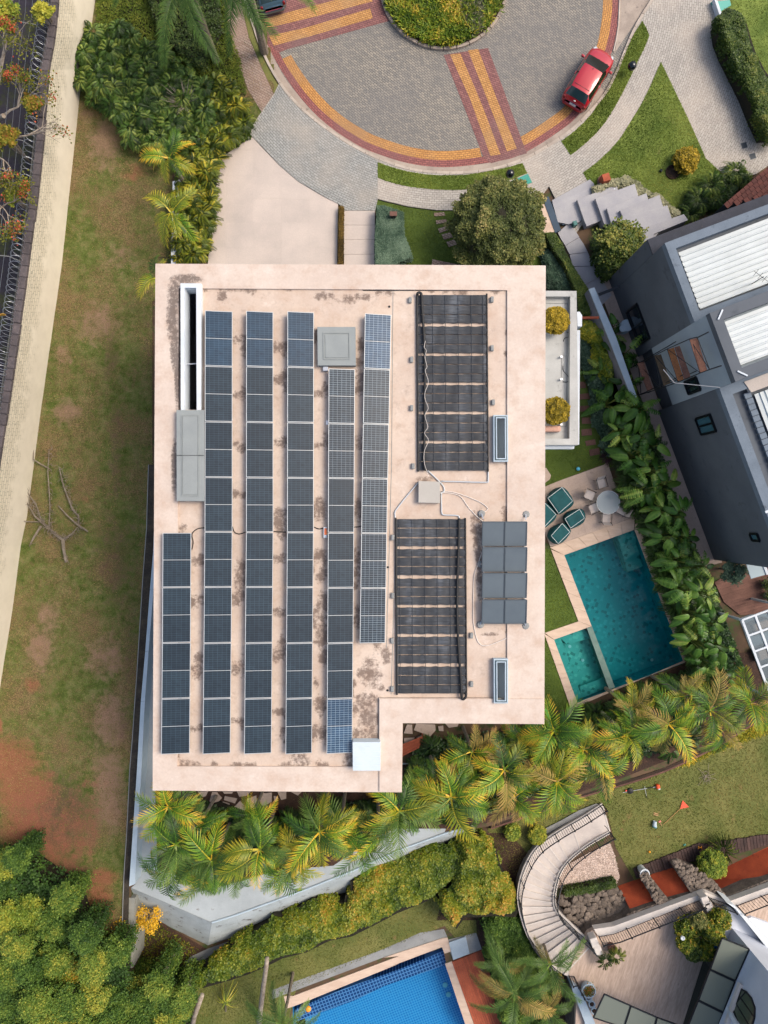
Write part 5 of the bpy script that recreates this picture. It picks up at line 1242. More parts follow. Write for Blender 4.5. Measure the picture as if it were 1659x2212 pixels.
win_tz(ta, tb, max(za, .9), zb + .3, 0, wind)
ta, za = onwall(*K(3, 2, 1520, 250)[0]); tb, zb = onwall(*K(3, 2, 1600, 310)[0])
win_tz(ta, tb, za, max(zb, za + .6), 0, winm, 0)
sheet('side_path', D(1240, 600, 1330, 600, 1345, 640, 1420, 860, 1530, 1110, 1560, 1215, 1500, 1230, 1400, 900, 1300, 640), .024, M_['deck'])
# antenna
t = thing('antenna', fp(tB - .8, 3.4, 7.5), 'thin dark antenna standing on the upper white metal roof', 'antenna')
p = Vector(fp(tB - .8, 3.4, 7.4)); MB().tube([p, p + Vector((0, 0, 1.1))], .02, 5).build('mast', M_['darkmetal'], t); MB().tube([p + Vector((-.4, .3, 1)), p + Vector((.4, -.3, 1))], .012, 4).build('boom', M_['darkmetal'], t)
for k in range(4): MB().tube([p + Vector((-.3 + .2 * k - .12, .22 - .15 * k - .15, 1)), p + Vector((-.3 + .2 * k + .12, .22 - .15 * k + .15, 1))], .01, 4).build('element', M_['darkmetal'], t)
# red tiled roof at the right edge
tr = thing('tiled_roof', W(1630, 400, 5), 'dark reddish brown tiled roof at the upper right edge', 'roof')
rt = mat('roof_tile_red', '#5e342c', '#4b2a26', 3, fine=.25, objvar=.2)
q = K(3, 0, 1305, 1640, 1660, 1340); a = Vector(W(*q[0], 4.5)); b_ = Vector(W(*q[1], 4.5)); e = (b_ - a).normalized(); up_ = Vector((e.y, -e.x, 0))
if up_.y > 0: up_ = -up_
MB().prism([tuple((a - e * .0)[:2]), tuple((b_ + e * 3)[:2]), tuple((b_ + e * 3 + up_ * 3)[:2]), tuple((a + up_ * 1.0 + e * 1.6)[:2])], 0, 4.35).build('wall', navy_r, tr)
for r_ in range(11):
    for c_ in range(22):
        p0 = a + e * (c_ * .27 + (r_ % 2) * .13) + up_ * (r_ * .24) + Vector((0, 0, .09 * r_))
        if (p0 - a).dot(e) < r_ * .38: continue
        m = MB(); m.box(tuple(p0 + e * .13 + up_ * .14), (.25, .3, .035), math.atan2(e.y, e.x)); m.build('tile', rt, tr)
# long white wall between the gardens
lw = thing('boundary_wall', W(1330, 760), 'long straight white topped wall between the two gardens, right of the balcony', 'wall')
q = K(3, 1, 222, 305, 266, 290, 440, 690, 625, 1222, 590, 1242, 405, 760)
top_ = [p[:2] for p in WP(q, 1.9)]; MB().prism(top_, 0, 1.85).build('wall_body', mat('grey_mauve', '#8b8a92', '#7c7b84', 1, fine=.1), lw)
MB().prism([p[:2] for p in WP(q, 1.95)], 1.86, 1.95).build('coping', M_['bluewhite'], lw)
# scaffold
sc = thing('scaffold', fp(tB + 1, -1.2, 0), 'rusty scaffold with weathered planks against the pale block of the dark house', 'scaffold')
pm = [mat('old_plank', '#8f6452', '#755244', 2, fine=.3, fsc=14, objvar=.2, c3='#c7b3a6', c3amt=.66), mat('dark_plank', '#6f5c44', '#57493a', 2, fine=.3, fsc=14, c3='#a89e92', c3amt=.68), mat('orange_plank', '#a0693f', '#86583c', 2, fine=.3, fsc=14, c3='#d0bda8', c3amt=.68)]
def pln(q, z, m):
    w = [p[:2] for p in WP(q, z)]; MB().prism(w, z - .05, z, True).build('plank', m, sc)
pln(K(3, 1, 612, 903, 662, 886, 737, 1110, 694, 1126), 1.7, pm[0]); pln(K(3, 1, 752, 838, 800, 828, 880, 1060, 826, 1080), 4.4, pm[1])
pln(K(3, 1, 857, 790, 905, 773, 985, 1030, 940, 1043), 6.2, pm[2]); pln(K(3, 1, 912, 770, 950, 760, 1040, 1010, 992, 1028), 6.2, pm[0]); pln(K(3, 1, 1032, 710, 1090, 697, 1172, 958, 1117, 973), 8.5, pm[0])
def T3(x, y, z): return W(*K(3, 1, x, y)[0], z)
stf = flat('scaffold_tube', '#22262a', .6, .4)
for a, b_ in (((620, 900, 0.2), (1180, 650, 10.2)), ((640, 1130, 0.2), (1280, 920, 10.2)), ((600, 900, .2), (600, 905, .3))):
    pass
zs = [(620, 905, 640, 1150, .8), (750, 838, 800, 1100, 4.3), (850, 785, 940, 1050, 6.1), (1030, 705, 1115, 978, 8.4), (1090, 690, 1190, 950, 8.9)]
P0 = Vector(T3(650, 885, 1.7)); 
def line(a, b_, r=.025, nm='tube'): MB().tube([a, b_], r, 5).build(nm, stf, sc)
for (x0, y0, x1, y1, z) in zs: line(T3(x0, y0, z), T3(x1, y1, z))
for k in range(len(zs) - 1):
    a, b_ = zs[k], zs[k + 1]; line(T3(a[0], a[1], a[4]), T3(b_[0], b_[1], b_[4])); line(T3(a[2], a[3], a[4]), T3(b_[2], b_[3], b_[4]))
    line(T3(a[0], a[1], a[4]), T3(b_[2], b_[3], b_[4]), .018, 'brace')
for (x0, y0, x1, y1) in ((1090, 695, 1180, 650), (1190, 950, 1283, 920)): line(T3(x0, y0, 8.9), T3(x1, y1, 10.4), .03)
g0 = Vector(T3(650, 885, 1.7)); 
for x, y in ((640, 890), (745, 845), (690, 1125), (800, 1090)):
    p = Vector(T3(x, y, 1.7 if x < 700 else 2.)); MB().tube([(p.x, p.y, 0.02), (p.x, p.y, 6.5)], .025, 5).build('upright', stf, sc)
cable('rope', K(3, 1, 815, 950), 4.5, .015, wc, 'x') if False else None
tag(MB().tube([T3(820, 950, 6.8), T3(908, 1057, 7.2), T3(1270, 1093, 9.0)], .02, 4).build('rope', wc), 'thin white rope hung across the scaffold and the pale block', 'rope')
t = thing('water_tank', W(*K(3, 1, 493, 622)[0], 1.5), 'pale grey round tank on the ground by the dark facade', 'tank')
MB().lathe(W(*K(3, 1, 493, 622)[0], 0.02), [(.36, 0), (.36, .7), (.33, .75), (.05, .78)], 20).build('drum', M_['bluewhite'], t); MB().lathe(W(*K(3, 1, 493, 622)[0], .8), [(.2, 0), (.2, .04), (.01, .05)], 16).build('lid', M_['bluewhite'], t)
tag(MB().bar(T3(300, 350, 2.2), T3(470, 285, 2.6), .15, .1).build('awning_bar', M_['darkmetal']), 'dark bar between the white wall and the dark facade near its top corner', 'bar')
# timber deck, white canopy and glass pergola below the dark house
td = thing('rear_deck', W(1620, 1260), 'mauve brown timber deck behind the big-leaved plants at the right edge', 'deck')
DKP = K(3, 2, 1225, 640, 1480, 505, 1800, 380, 1800, 880, 1430, 905, 1300, 800)
for k in range(30):
    a = Vector(K(3, 2, 1100, 560 + k * 24)[0]); d = Vector((math.cos(-.29), math.sin(-.29))); n2 = Vector((-d.y, d.x))
    q = clip(DKP, [tuple(a), tuple(a + d * 260), tuple(a + d * 260 + n2 * 5.9), tuple(a + n2 * 5.9)])
    if len(q) > 2: MB().prism([W(*p)[:2] for p in q], -.01, .08 + R.uniform(0, .01)).build('board', M_['woodd'], td)
t = thing('canopy', W(1630, 1210, 3), 'white pointed canopy over the timber deck at the right edge', 'canopy')
MB().prism([p[:2] for p in WP(K(3, 2, 1430, 372, 1900, 420, 1900, 480, 1480, 480), 3)], 2.9, 3.).build('sheet', M_['bluewhite'], t)
MB().prism([p[:2] for p in WP(K(3, 2, 1482, 484, 1620, 490, 1650, 580, 1525, 615), 2.9)], 2.82, 2.88).build('glass_panel', flat('pale_glass', '#8fa3aa', .1), t)
MB().bar(W(*K(3, 2, 1620, 488)[0], 2.9), W(*K(3, 2, 1655, 580)[0], 2.9), .15, .1).build('bar', M_['white'], t)
pg = thing('glass_pergola', W(1640, 1410, 0), 'white framed glass pergola roof at the right edge', 'pergola')
pgl, *_r = glassmat('pergola_glass', '#9fb3bd', .05, .75)
o = Vector(K(3, 2, 1450, 945)[0]); e1 = Vector(K(3, 2, 1659, 868)[0]) - o; e1.normalize(); e2 = Vector(K(3, 2, 1600, 1345)[0]) - o; e2.normalize()
GZ = 3.2
for a in range(4):
    p = o + e1 * a * 30; MB().bar(W(*p, GZ), W(*(p + e2 * 185), GZ), .12, .1).build('beam', M_['white'], pg)
for b_ in range(6):
    p = o + e2 * b_ * 36.5; MB().bar(W(*p, GZ + .01), W(*(p + e1 * 90), GZ + .01), .1, .09).build('beam', M_['white'], pg)
for a in range(3):
    for b_ in range(5):
        p = o + e1 * (a * 30 + 2) + e2 * (b_ * 36.5 + 2)
        MB().sheet(WP([p, p + e1 * 26, p + e1 * 26 + e2 * 32, p + e2 * 32], GZ - .02)).build('pane', pgl, pg)
for a, b_ in ((0, 0), (0, 5), (3, 0), (3, 5)):
    p = W(*(o + e1 * a * 30 + e2 * b_ * 36.5), GZ); MB().box((p[0], p[1], GZ / 2 - .05), (.12, .12, GZ - .1)).build('post', M_['white'], pg)
sheet('pergola_floor', [tuple(o + e1 * -5 + e2 * -5), tuple(o + e1 * 120 + e2 * -5), tuple(o + e1 * 120 + e2 * 200), tuple(o - e1 * 5 + e2 * 200)], .03, mat('grey_tile', '#6c7880', '#5d6970', .8, fine=.1))
for x, y, lb in ((1570, 990, 'upper'), (1600, 1200, 'lower')):
    t = thing('outdoor_sofa', W(*K(3, 2, x, y)[0]), '%s brown cushioned seat seen through the glass pergola' % lb, 'seat')
    p = W(*K(3, 2, x, y)[0]); MB().box((p[0], p[1], .25), (1.1, .8, .42), .35, ch=.04).build('base', M_['darkmetal'], t); MB().box((p[0], p[1], .52), (.9, .6, .14), .35, ch=.05).build('cushion', flat('tan_cushion_' + lb, '#9a7a66', .9), t)
# white entrance slabs and the wide granite steps at the top right
def zoomD(*n): return [((1780 + n[i] / 2.765) / 1.5672, (600 + n[i + 1] / 2.765) / 1.5672) for i in range(0, len(n), 2)]
st = thing('granite_steps', W(1370, 430), 'wide pale granite steps fanning across the path to the dark house', 'steps')
slabs = [((245, 215, 600, 20, 640, 60, 640, 130, 400, 250, 260, 260), .12), ((250, 240, 420, 180, 590, 110, 645, 165, 610, 300, 500, 420, 400, 440, 300, 420), .14),
         ((480, 210, 850, 68, 880, 190, 720, 400, 570, 460, 545, 400), .3), ((650, 200, 1020, 60, 1060, 200, 870, 440, 735, 440), .46), ((758, 290, 1130, 148, 1160, 260, 860, 440, 800, 440), .6),
         ((880, 310, 1252, 165, 1290, 290, 1000, 500, 830, 430, 905, 360), .74), ((825, 395, 1325, 262, 1365, 380, 1210, 560, 1160, 560, 860, 500), .86), ((1040, 470, 1128, 465, 1480, 345, 1520, 400, 1200, 530, 1200, 640, 1040, 620), .95)]
for q, z in slabs: MB().prism([p[:2] for p in WP(zoomD(*q), z * 1.7)], 0, z * 1.7).build('step', M_['stone'], st, bevel=.008)
sp_ = thing('entrance_path', W(1330, 530), 'grey stepped stone path down between the clipped hedge and the bushy shrub', 'path')
qs = [(300, 520, 400, 430, 455, 490, 500, 560, 370, 640, 330, 580), (370, 643, 500, 563, 545, 630, 580, 700, 410, 720), (412, 724, 582, 702, 610, 770, 645, 830, 440, 830), (442, 834, 648, 832, 700, 930, 560, 1000), (562, 1003, 702, 933, 760, 1030, 640, 1110), (642, 1112, 762, 1032, 810, 1100, 720, 1190)]
for j, q in enumerate(qs): MB().prism([p[:2] for p in WP(zoomD(*q), .12)], 0, .14 - .02 * j).build('slab', M_['stone'], sp_)
tag(MB().prism([p[:2] for p in WP(zoomD(40, 215, 150, 178, 270, 515, 165, 525), .16)], 0, .2).build('stone_slab', M_['coping']), 'long white stone slab beside the blue-grey strip and the round tree', 'slab')
bs = mat('blue_slate', '#435363', '#3a4957', 1, fine=.08)
t = thing('slate_strip', W(*zoomD(240, 350)[0]), 'long blue-grey slate strip with a small square beside it on the entrance path', 'strip')
MB().prism([p[:2] for p in WP(zoomD(158, 200, 213, 180, 280, 355, 305, 348, 328, 400, 300, 410, 330, 495, 275, 520), .22)], 0, .23).build('strip', bs, t)
MB().prism([p[:2] for p in WP(zoomD(330, 390, 385, 372, 402, 425, 348, 445), .22)], 0, .19).build('square', bs, t)
# ------------------------------------------------------------------ vegetation
GP = [(0, '#232f0b'), (.3, '#3c4e12'), (.55, '#5f6e1c'), (.78, '#9b8a2a'), (1, '#c79a3c')]
LM = {
 'palm': leafmat('palm_leaf', [(0, '#1f3a10'), (.28, '#456a18'), (.55, '#7c9022'), (.75, '#c09c2a'), (1, '#dba634')], .45, .35, .65, .1),
 'palmg': leafmat('palm_leaf_green', [(0, '#2c4418'), (.4, '#4f6a2a'), (.8, '#7d8c42'), (1, '#a8a668')], .5, .35, .3),
 'palmy': leafmat('palm_leaf_yellow', [(0, '#3c4a12'), (.3, '#6d7a1c'), (.6, '#a89a28'), (1, '#cfa23c')], .45, .4, .25),
 'palmdry': leafmat('palm_leaf_dry', [(0, '#4a4a22'), (.4, '#8a7a3c'), (.8, '#b58e58'), (1, '#c4a47c')], .6, .3, .3),
 'philo': leafmat('philodendron_leaf', [(0, '#1e3212'), (.35, '#38541e'), (.7, '#587430'), (1, '#8a9646')], .4, .45, .35),
 'philoy': leafmat('yellow_green_leaf', [(0, '#26380c'), (.35, '#46581a'), (.7, '#7a8428'), (1, '#b8a636')], .4, .4, .35),
 'teal': leafmat('blue_green_leaf', [(0, '#1c2c22'), (.5, '#3b5240'), (1, '#6c806a')], .6, .3, .25),
 'ball': leafmat('olive_ball_leaf', [(0, '#2a3318'), (.4, '#485228'), (.75, '#6b6c38'), (1, '#9a8856')], .55, .3, .2),
 'gold': leafmat('golden_leaf', [(0, '#484210'), (.4, '#746618'), (.7, '#937e20'), (1, '#b4962e')], .5, .3, .2),
 'hedge': leafmat('hedge_leaf', [(0, '#22340a'), (.35, '#465a14'), (.65, '#757a20'), (.88, '#a07e2a'), (1, '#a86f2c')], .5, .35, .15),
 'hedgeg': leafmat('dark_hedge_leaf', [(0, '#16240a'), (.4, '#2d4014'), (.8, '#4c5c20'), (1, '#7c7a34')], .5, .35, .15),
 'wood': leafmat('thicket_leaf', [(0, '#233a16'), (.35, '#3d5720'), (.65, '#5a7029'), (.9, '#7c8434'), (1, '#949036')], .6, .25, .5),
 'bright': leafmat('bright_leaf', [(0, '#3a5018'), (.5, '#667a2a'), (1, '#9c9632')], .55, .3, .3),
 'banana': leafmat('big_leaf', [(0, '#1c3410'), (.35, '#355a1c'), (.65, '#5b7a30'), (.88, '#8f9a48'), (1, '#c4a84a')], .42, .4, .7, .25),
 'island': leafmat('strap_leaf', [(0, '#263a0c'), (.3, '#4a6218'), (.65, '#748022'), (.92, '#a8902e'), (1, '#b89c4c')], .5, .3, .15),
 'rust': leafmat('autumn_leaf', [(0, '#3a4416'), (.45, '#6a6a20'), (.75, '#87682a'), (.9, '#84502e'), (1, '#b04a38')], .6, .2, .2),
 'grey': leafmat('grey_leaf', [(0, '#4a4e3a'), (.5, '#76785a'), (1, '#a09c80')], .7, .2, .2),
 'hedgeo': leafmat('moss_leaf', [(0, '#2f3a10'), (.5, '#4a5a1a'), (1, '#6d7028')], .6, .2, .1),
 'brown': leafmat('brown_hedge_leaf', [(0, '#2a2210'), (.5, '#5a4820'), (1, '#7d6630')], .6, .2, .2),
}
def frond_mesh(name, m, L=2.2, n=34, ll=.62, arch=.5, droop=.75, ylo=.15, yhi=.95, wide=.05, seed=0, twist=0.):
    r = np.random.default_rng(seed); V = []; Fc = []; T = []
    def rp(t): return np.array([L * (t - .12 * t * t * droop), twist * L * t * t, L * (arch * t - droop * t * t)])
    NP = 12
    for k in range(NP):  # rachis strip
        t = k / (NP - 1); p = rp(t); w = .03 * (1 - t) + .008
        V += [p + (0, w, .005), p + (0, -w, .005)]; T += [.55, .55]
        if k: a = len(V) - 4; Fc += [(a, a + 1, a + 3), (a, a + 3, a + 2)]
    for k in range(n):
        t = .16 + .84 * (k + r.uniform(-.2, .2)) / n; t = min(t, 1)
        p = rp(t); e = .01; d = (rp(min(t + e, 1.)) - rp(t - e)); d /= np.linalg.norm(d)
        prof = 1.15 * math.sin(math.pi * (.2 + .68 * t)) ** .8
        for s in (-1, 1):
            l = ll * max(prof, .3) * .85 * r.uniform(.85, 1.1); a = math.radians(64 - 34 * t + r.uniform(-6, 6))
            side = np.array([0, s, 0.]); upv = np.cross(d, side) * (1 if s > 0 else -1) * 1.
            if upv[2] < 0: upv = -upv
            dl = d * math.cos(a) + side * math.sin(a) * .96 + upv * .28; dl /= np.linalg.norm(dl)
            ww = wide * r.uniform(.8, 1.1); acr = d * .5 * ww * 2
            b = p; m1 = b + dl * l * .5; m2 = b + dl * l + np.array([0, 0, -.32 * l])
            m1 = m1 + np.array([0, 0, .02 * l])
            i = len(V); V += [b - acr * .45, b + acr * .45, m1 - acr * .6, m1 + acr * .6, m2]
            base = ylo + (yhi - ylo) * (.35 * t); j = r.uniform(-.1, .1)
            base -= .06; T += [base - .12, base - .12, base + .14 + j, base + .16 + j, base + (yhi - ylo) * .7 + j]
            Fc += [(i, i + 1, i + 3), (i, i + 3, i + 2), (i + 2, i + 3, i + 4)]
    L_ = Leaves().raw(V, Fc, np.clip(T, 0, 1)); return L_.mesh(name, m)
FM = {}
def fronds(key, m, **k):
    if key not in FM: FM[key] = [frond_mesh('frond', m, seed=10 + q, arch=.42 + .12 * q, droop=.62 + .1 * q, twist=(-.12, .1, .0, .16)[q], **k) for q in range(4)]
    return FM[key]
def palm(px, py, z, r, label, group, mats=('palm',), nf=8, key='palm', trunk=.09, rot=None, base=0., L=2.2, lean=0., **kw):
    s = r * (H - z) / F / 2.0 * (.88 if key == 'palm' else 1)
    top_ = W(px, py, z); t = thing('palm_tree', (top_[0], top_[1], base), label, 'palm tree', group)
    hh = z - base - .15 * s
    MB().tube([(0, 0, -.05), (.03, .02, hh * .5), (0, 0, hh - .5), (0, 0, hh)], [trunk * 1.25, trunk, trunk * .95, trunk * .6], 8).build('trunk', M_['bark'], t, local=True)
    MB().tube([(0, 0, hh - .55), (0, 0, hh - .1), (0, 0, hh + .1)], [trunk * .9, trunk * 1.15, trunk * .4], 8).build('crownshaft', flat('crownshaft', '#7f8a3c', .5) if 'crownshaft' not in bpy.data.materials else bpy.data.materials['crownshaft'], t, local=True)
    a0 = R.uniform(0, 6.28) if rot is None else rot
    lx, ly = R.uniform(-lean, lean), R.uniform(-lean, lean)
    for k in range(nf):
        mm = mats[int(R.integers(len(mats)))]
        ms = fronds(key + mm, LM[mm], **FK[key]); me = ms[int(R.integers(len(ms)))]
        o = link('frond', me, t); o.location = (0, 0, hh)
        ring = k % 2
        o.rotation_euler = (Matrix.Rotation(lx, 3, 'X') @ Matrix.Rotation(ly, 3, 'Y') @ Matrix.Rotation(a0 + k * 2 * math.pi / nf + R.uniform(-.35, .35), 3, 'Z') @ Matrix.Rotation((.22, -.1, -.5)[k % 3] + R.uniform(-.15, .2), 3, 'Y') @ Matrix.Rotation(R.uniform(-.4, .4), 3, 'X')).to_euler()
        sc_ = s * R.uniform(.8, 1.2) * (1.0 if ring else .86); o.scale = (sc_, sc_, sc_)
    return t
FK = {'palm': dict(L=2.15, n=23, ll=.78, wide=.052, ylo=.15, yhi=.8), 'long': dict(L=3.6, n=64, ll=.62, wide=.04, ylo=.0, yhi=.6), 'thin': dict(L=2.4, n=40, ll=.55, wide=.04, ylo=.1, yhi=.7)}
GRP = 'palms in the row below the flat roof'
rowp = [(505, 1885, 4., 78, 'left third of the slope, hanging over its ridge'), (605, 1885, 4., 76, 'middle of the slope, hanging over its ridge'), (775, 1840, 4.4, 80, 'right third of the slope, hanging over its ridge'), (425, 1790, 4.4, 78, 'leftmost flagstones under the roof'), (815, 1795, 4.6, 78, 'slope, below the lower right roof corner'),  # px, py, z, radius, landmark
 (362, 1745, 4.6, 88, 'lower left corner of the roof, against the white wall'), (378, 1828, 5., 92, 'white wall, second up from the tip of the bed'), (372, 1880, 4.2, 82, 'white wall, lowest one at the tip of the bed'),
 (455, 1862, 5., 98, 'left end of the row above the whitewashed slope'), (430, 1905, 3.6, 70, 'left end of the slope, low and half covered'),
 (560, 1838, 5.2, 96, 'whitewashed slope, left of its middle'), (545, 1760, 4.2, 62, 'flagstones, right under the edge of the roof'), (640, 1856, 5., 90, 'middle of the whitewashed slope'), (690, 1800, 5.4, 98, 'middle of the row, nearest the flagstones'),
 (735, 1785, 4.6, 82, 'lower right corner of the roof, just left of it'), (862, 1755, 5.2, 98, 'lower right corner of the roof, just right of it'),
 (975, 1725, 5.4, 100, 'bare cracked slope, largest and most golden'), (940, 1690, 4.4, 70, 'red timber bench'), (1020, 1625, 4.4, 76, 'inner corner of the roof'),
 (1090, 1665, 5.2, 96, 'bed edging, above its left end'), (1110, 1725, 4.6, 74, 'bed edging, right at its left end'), (1125, 1600, 4.2, 70, 'bottom edge of the roof'),
 (1198, 1580, 5.4, 92, 'spa corner, the tallest golden one'), (1205, 1690, 5., 90, 'curved stair, just above its upper end'), (1262, 1620, 4.8, 84, 'between the spa and the curved stair'),
 (1300, 1665, 4.6, 78, 'log edging above the string trimmer'), (1355, 1590, 5., 88, 'middle of the right half of the row'), (1365, 1532, 4.4, 70, 'lower tip of the teal pool'),
 (1445, 1565, 5.2, 92, 'log edging, below the end of the big-leaved plants'), (1480, 1505, 4.6, 70, 'lower end of the big-leaved plants'), (1535, 1535, 5., 88, 'glass pergola, left of it'), (1560, 1580, 4.2, 70, 'log edging, next to the rightmost one'), (1625, 1520, 5., 88, 'right edge of the picture under the pergola')]
for j, (x, y, z, r, lb) in enumerate(rowp):
    mm = ('palm', 'palm', 'palm', 'palmg') if j < 9 else ('palm', 'palm', 'palmy', 'palm', 'palmdry') if j > 16 else ('palm', 'palmy', 'palm', 'palmg')
    palm(x, y, z, r, 'golden green palm by the ' + lb if not lb.startswith(('between', 'middle')) else 'golden green palm, ' + lb, GRP, mm, nf=11 if r > 80 else 9, base=0., lean=.3)
LP = 'yellow palms by the driveway'
for (x, y, z, r, lb) in ((364, 340, 3.6, 66, 'topmost of the yellow palms left of the driveway'), (368, 458, 3.8, 72, 'middle one of the yellow palms left of the driveway, over the white wall'), (340, 600, 3.4, 60, 'lowest yellow palm left of the driveway, half under the roof corner')):
    palm(x, y, z, r, lb, LP, ('palmy', 'palmy', 'palm'), nf=8, base=0, trunk=.1)
for (x, y, z, r, lb) in ((395, -60, 7., 115, 'tall green palm whose long fronds hang in at the top left, left of the path'), (520, -85, 7., 115, 'tall green palm whose fronds hang over the top left kerb')):
    palm(x, y, z, r, lb, 'tall palms at the top edge', ('palmg',), nf=11, key='long', base=0, trunk=.2)
for (x, y, z, r, lb) in ((1112, 2150, 1.2, 88, 'dull green palm beside the red timber deck, the lowest one'), (1080, 2085, .6, 60, 'dull green palm at the upper end of the red timber deck'), (1190, 2085, 1.6, 70, 'dull green palm leaning over the foot of the curved stair'), (1180, 2180, .8, 66, 'dull green palm left of the white house wall at the bottom edge'), (610, 2215, 2.5, 80, 'grey-green palm at the bottom edge left of the blue pool')):
    palm(x, y, z, r, lb, 'palms beside the lower gardens', ('palmg', 'palmdry', 'palmg'), nf=9, key='thin', base=LOW, trunk=.09)
t = thing('palm_tree', W(563, 2205, LOW), 'bare leaning palm trunk standing on the lower lawn left of the blue pool', 'palm tree')
MB().tube([W(577, 2070, 1.6), W(575, 2090, 1.2), W(569, 2130, .3), W(563, 2180, -1.2), W(560, 2205, LOW)], [.12, .13, .14, .15, .2], 10).build('trunk', M_['branch'], t, smooth=True)
t = thing('palm_tree', W(425, 2150, LOW), 'grey leaning trunk beside the left end of the long hedge', 'palm tree')
MB().tube([W(436, 2150, 1), W(420, 2195, -1), W(412, 2230, LOW)], [.14, .15, .2], 10).build('trunk', M_['branch'], t, smooth=True)
# spindly plant on the lower lawn
t = thing('dracaena_plant', W(488, 2180, LOW), 'spindly yellow-green plant with drooping strap leaves on the lower lawn', 'plant')
Lf = Leaves(); o_ = np.array(W(487, 2165, LOW + .9))
for k in range(26):
    a = R.uniform(0, 6.28); l = R.uniform(.5, 1.2); pts = [o_ + np.array([math.cos(a) * l * q, math.sin(a) * l * q, .25 * q - .9 * q * q]) for q in np.linspace(0, 1, 6)]
    sd = np.array([-math.sin(a), math.cos(a), 0]) * .035; V = []; Fc = []
    for i, p in enumerate(pts): V += [p - sd * (1 - i / 6), p + sd * (1 - i / 6)]
    for i in range(5): Fc += [(2 * i, 2 * i + 1, 2 * i + 3), (2 * i, 2 * i + 3, 2 * i + 2)]
    Lf.raw(V, Fc, np.full(len(V), R.uniform(.3, .9)))
Lf.build('strap_leaves', LM['philoy'], t); MB().tube([W(488, 2185, LOW), tuple(o_)], .04, 5).build('stem', M_['bark'], t)

# ---- rosettes (low divided-leaf plants), three meshes per kind shared by all copies
def rosette(name, m, n=16, L=.6, pairs=11, seed=0, up=.5, wide=.045, ll=.19, tmax=.9):
    r = np.random.default_rng(seed); V = []; Fc = []; T = []
    for k in range(n):
        a = k * 2.399 + r.uniform(-.2, .2); rl = L * r.uniform(.65, 1.1); el = up * r.uniform(.4, 1.3); tn = r.uniform(0, tmax)
        ca, sa = math.cos(a), math.sin(a)
        def rp(t): return np.array([ca * rl * t, sa * rl * t, rl * (el * 1.4 * t - 1.0 * el * t * t - .25 * t * t) + .25])
        sd = np.array([-sa, ca, 0])
        for q in range(pairs):
            t = .3 + .7 * q / (pairs - 1); p = rp(t); d = rp(t) - rp(t - .05); d /= np.linalg.norm(d)
            for s in (-1, 1):
                l = ll * (1.05 - abs(t - .55) * 1.1) * r.uniform(.85, 1.1); dl = d * (.35 + .55 * t) + sd * s * (1 - .35 * t); dl /= np.linalg.norm(dl)
                i = len(V); V += [p, p + dl * l * .55 + d * wide * .5 + (0, 0, .02), p + dl * l + (0, 0, -.05), p + dl * l * .55 - d * wide * .5 + (0, 0, .02)]
                T += [tn * .7, tn + .05, tn + .12, tn + .05]; Fc += [(i, i + 1, i + 2), (i, i + 2, i + 3)]
    return Leaves().raw(V, Fc, np.clip(T, 0, 1)).mesh(name, m)
RS = {}
def rosettes(poly, cnt, key, m, label, cat, group, name, z=0., smin=.8, smax=1.4, zr=(.0, .5), mind=.5, **k):
    if key not in RS: RS[key] = [rosette(name, LM[m], seed=30 + q, **k) for q in range(3)]
    P = sample(WP(poly, z + .4), cnt * 6); got = []
    for p in P:
        if len(got) >= cnt: break
        if all((p[0] - g[0]) ** 2 + (p[1] - g[1]) ** 2 > mind * mind for g in got): got.append(p)
    for p in got:
        o = bpy.data.objects.new(name, RS[key][int(R.integers(3))]); COL.objects.link(o)
        o.location = (p[0], p[1], z + R.uniform(*zr)); s = R.uniform(smin, smax); o.scale = (s, s, s * R.uniform(.9, 1.3)); o.rotation_euler = (R.uniform(-.25, .25), R.uniform(-.25, .25), R.uniform(0, 6.28))
        tag(o, label, cat, group)
    return got
# ---- leafy masses: hedges, shrubs, balls, tree crowns
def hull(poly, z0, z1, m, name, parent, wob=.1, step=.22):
    """solid body inside a hedge, dark so the gaps between leaves look shaded"""
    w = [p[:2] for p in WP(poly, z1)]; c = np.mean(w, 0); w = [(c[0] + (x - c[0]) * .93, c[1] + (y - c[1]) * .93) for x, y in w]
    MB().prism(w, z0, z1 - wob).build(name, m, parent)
twig = mat('gap_shade_core', '#1b1c10', '#2b2616', 5, fine=.4, fsc=20, bump=1, bd=.05)  # near-black colour painted as the shade inside the foliage
def hedge(poly, z0, z1, n, m, label, cat='hedge', size=.09, lump=.25, lsc=1.4, name='hedge', edge=.35, tmu=.4, pz=None, group=None, trim=False):
    c = WP(poly, z0); cx = sum(p[0] for p in c) / len(c); cy = sum(p[1] for p in c) / len(c)
    t = thing(name, (cx, cy, z0), label, cat, group)
    pw = [p[:2] for p in WP(poly, z1)]
    P = sample(WP(poly, z1), n); ed = edgedist(P, pw); e = np.clip(ed / edge, 0, 1)
    nz = snoise(P, lsc, 3) + .5 * snoise(P, lsc * 2.7, 8)
    if not trim:
        k = (e > .35) | (nz > -.1) ; P, ed, e, nz = P[k], ed[k], e[k], nz[k]
    z = z0 + (z1 - z0) * (.35 + .65 * np.sqrt(1 - (1 - e) ** 2) if not trim else np.where(ed < .05, R.uniform(.1, 1, len(ed)), 1.)) + lump * nz - np.abs(R.normal(0, .07, len(P)))
    tint = np.clip(tmu + .32 * nz + .22 * snoise(P, .35, 1) + R.normal(0, .12, len(P)), 0, 1)
    Leaves().add(np.column_stack([P, z]), size, tint, (-.7, .6)).build('foliage', LM[m], t)
    hull(poly, z0, z1 - lump, twig, 'twigs', t)  # solid dark core, shade put into the gaps between leaves
    return t
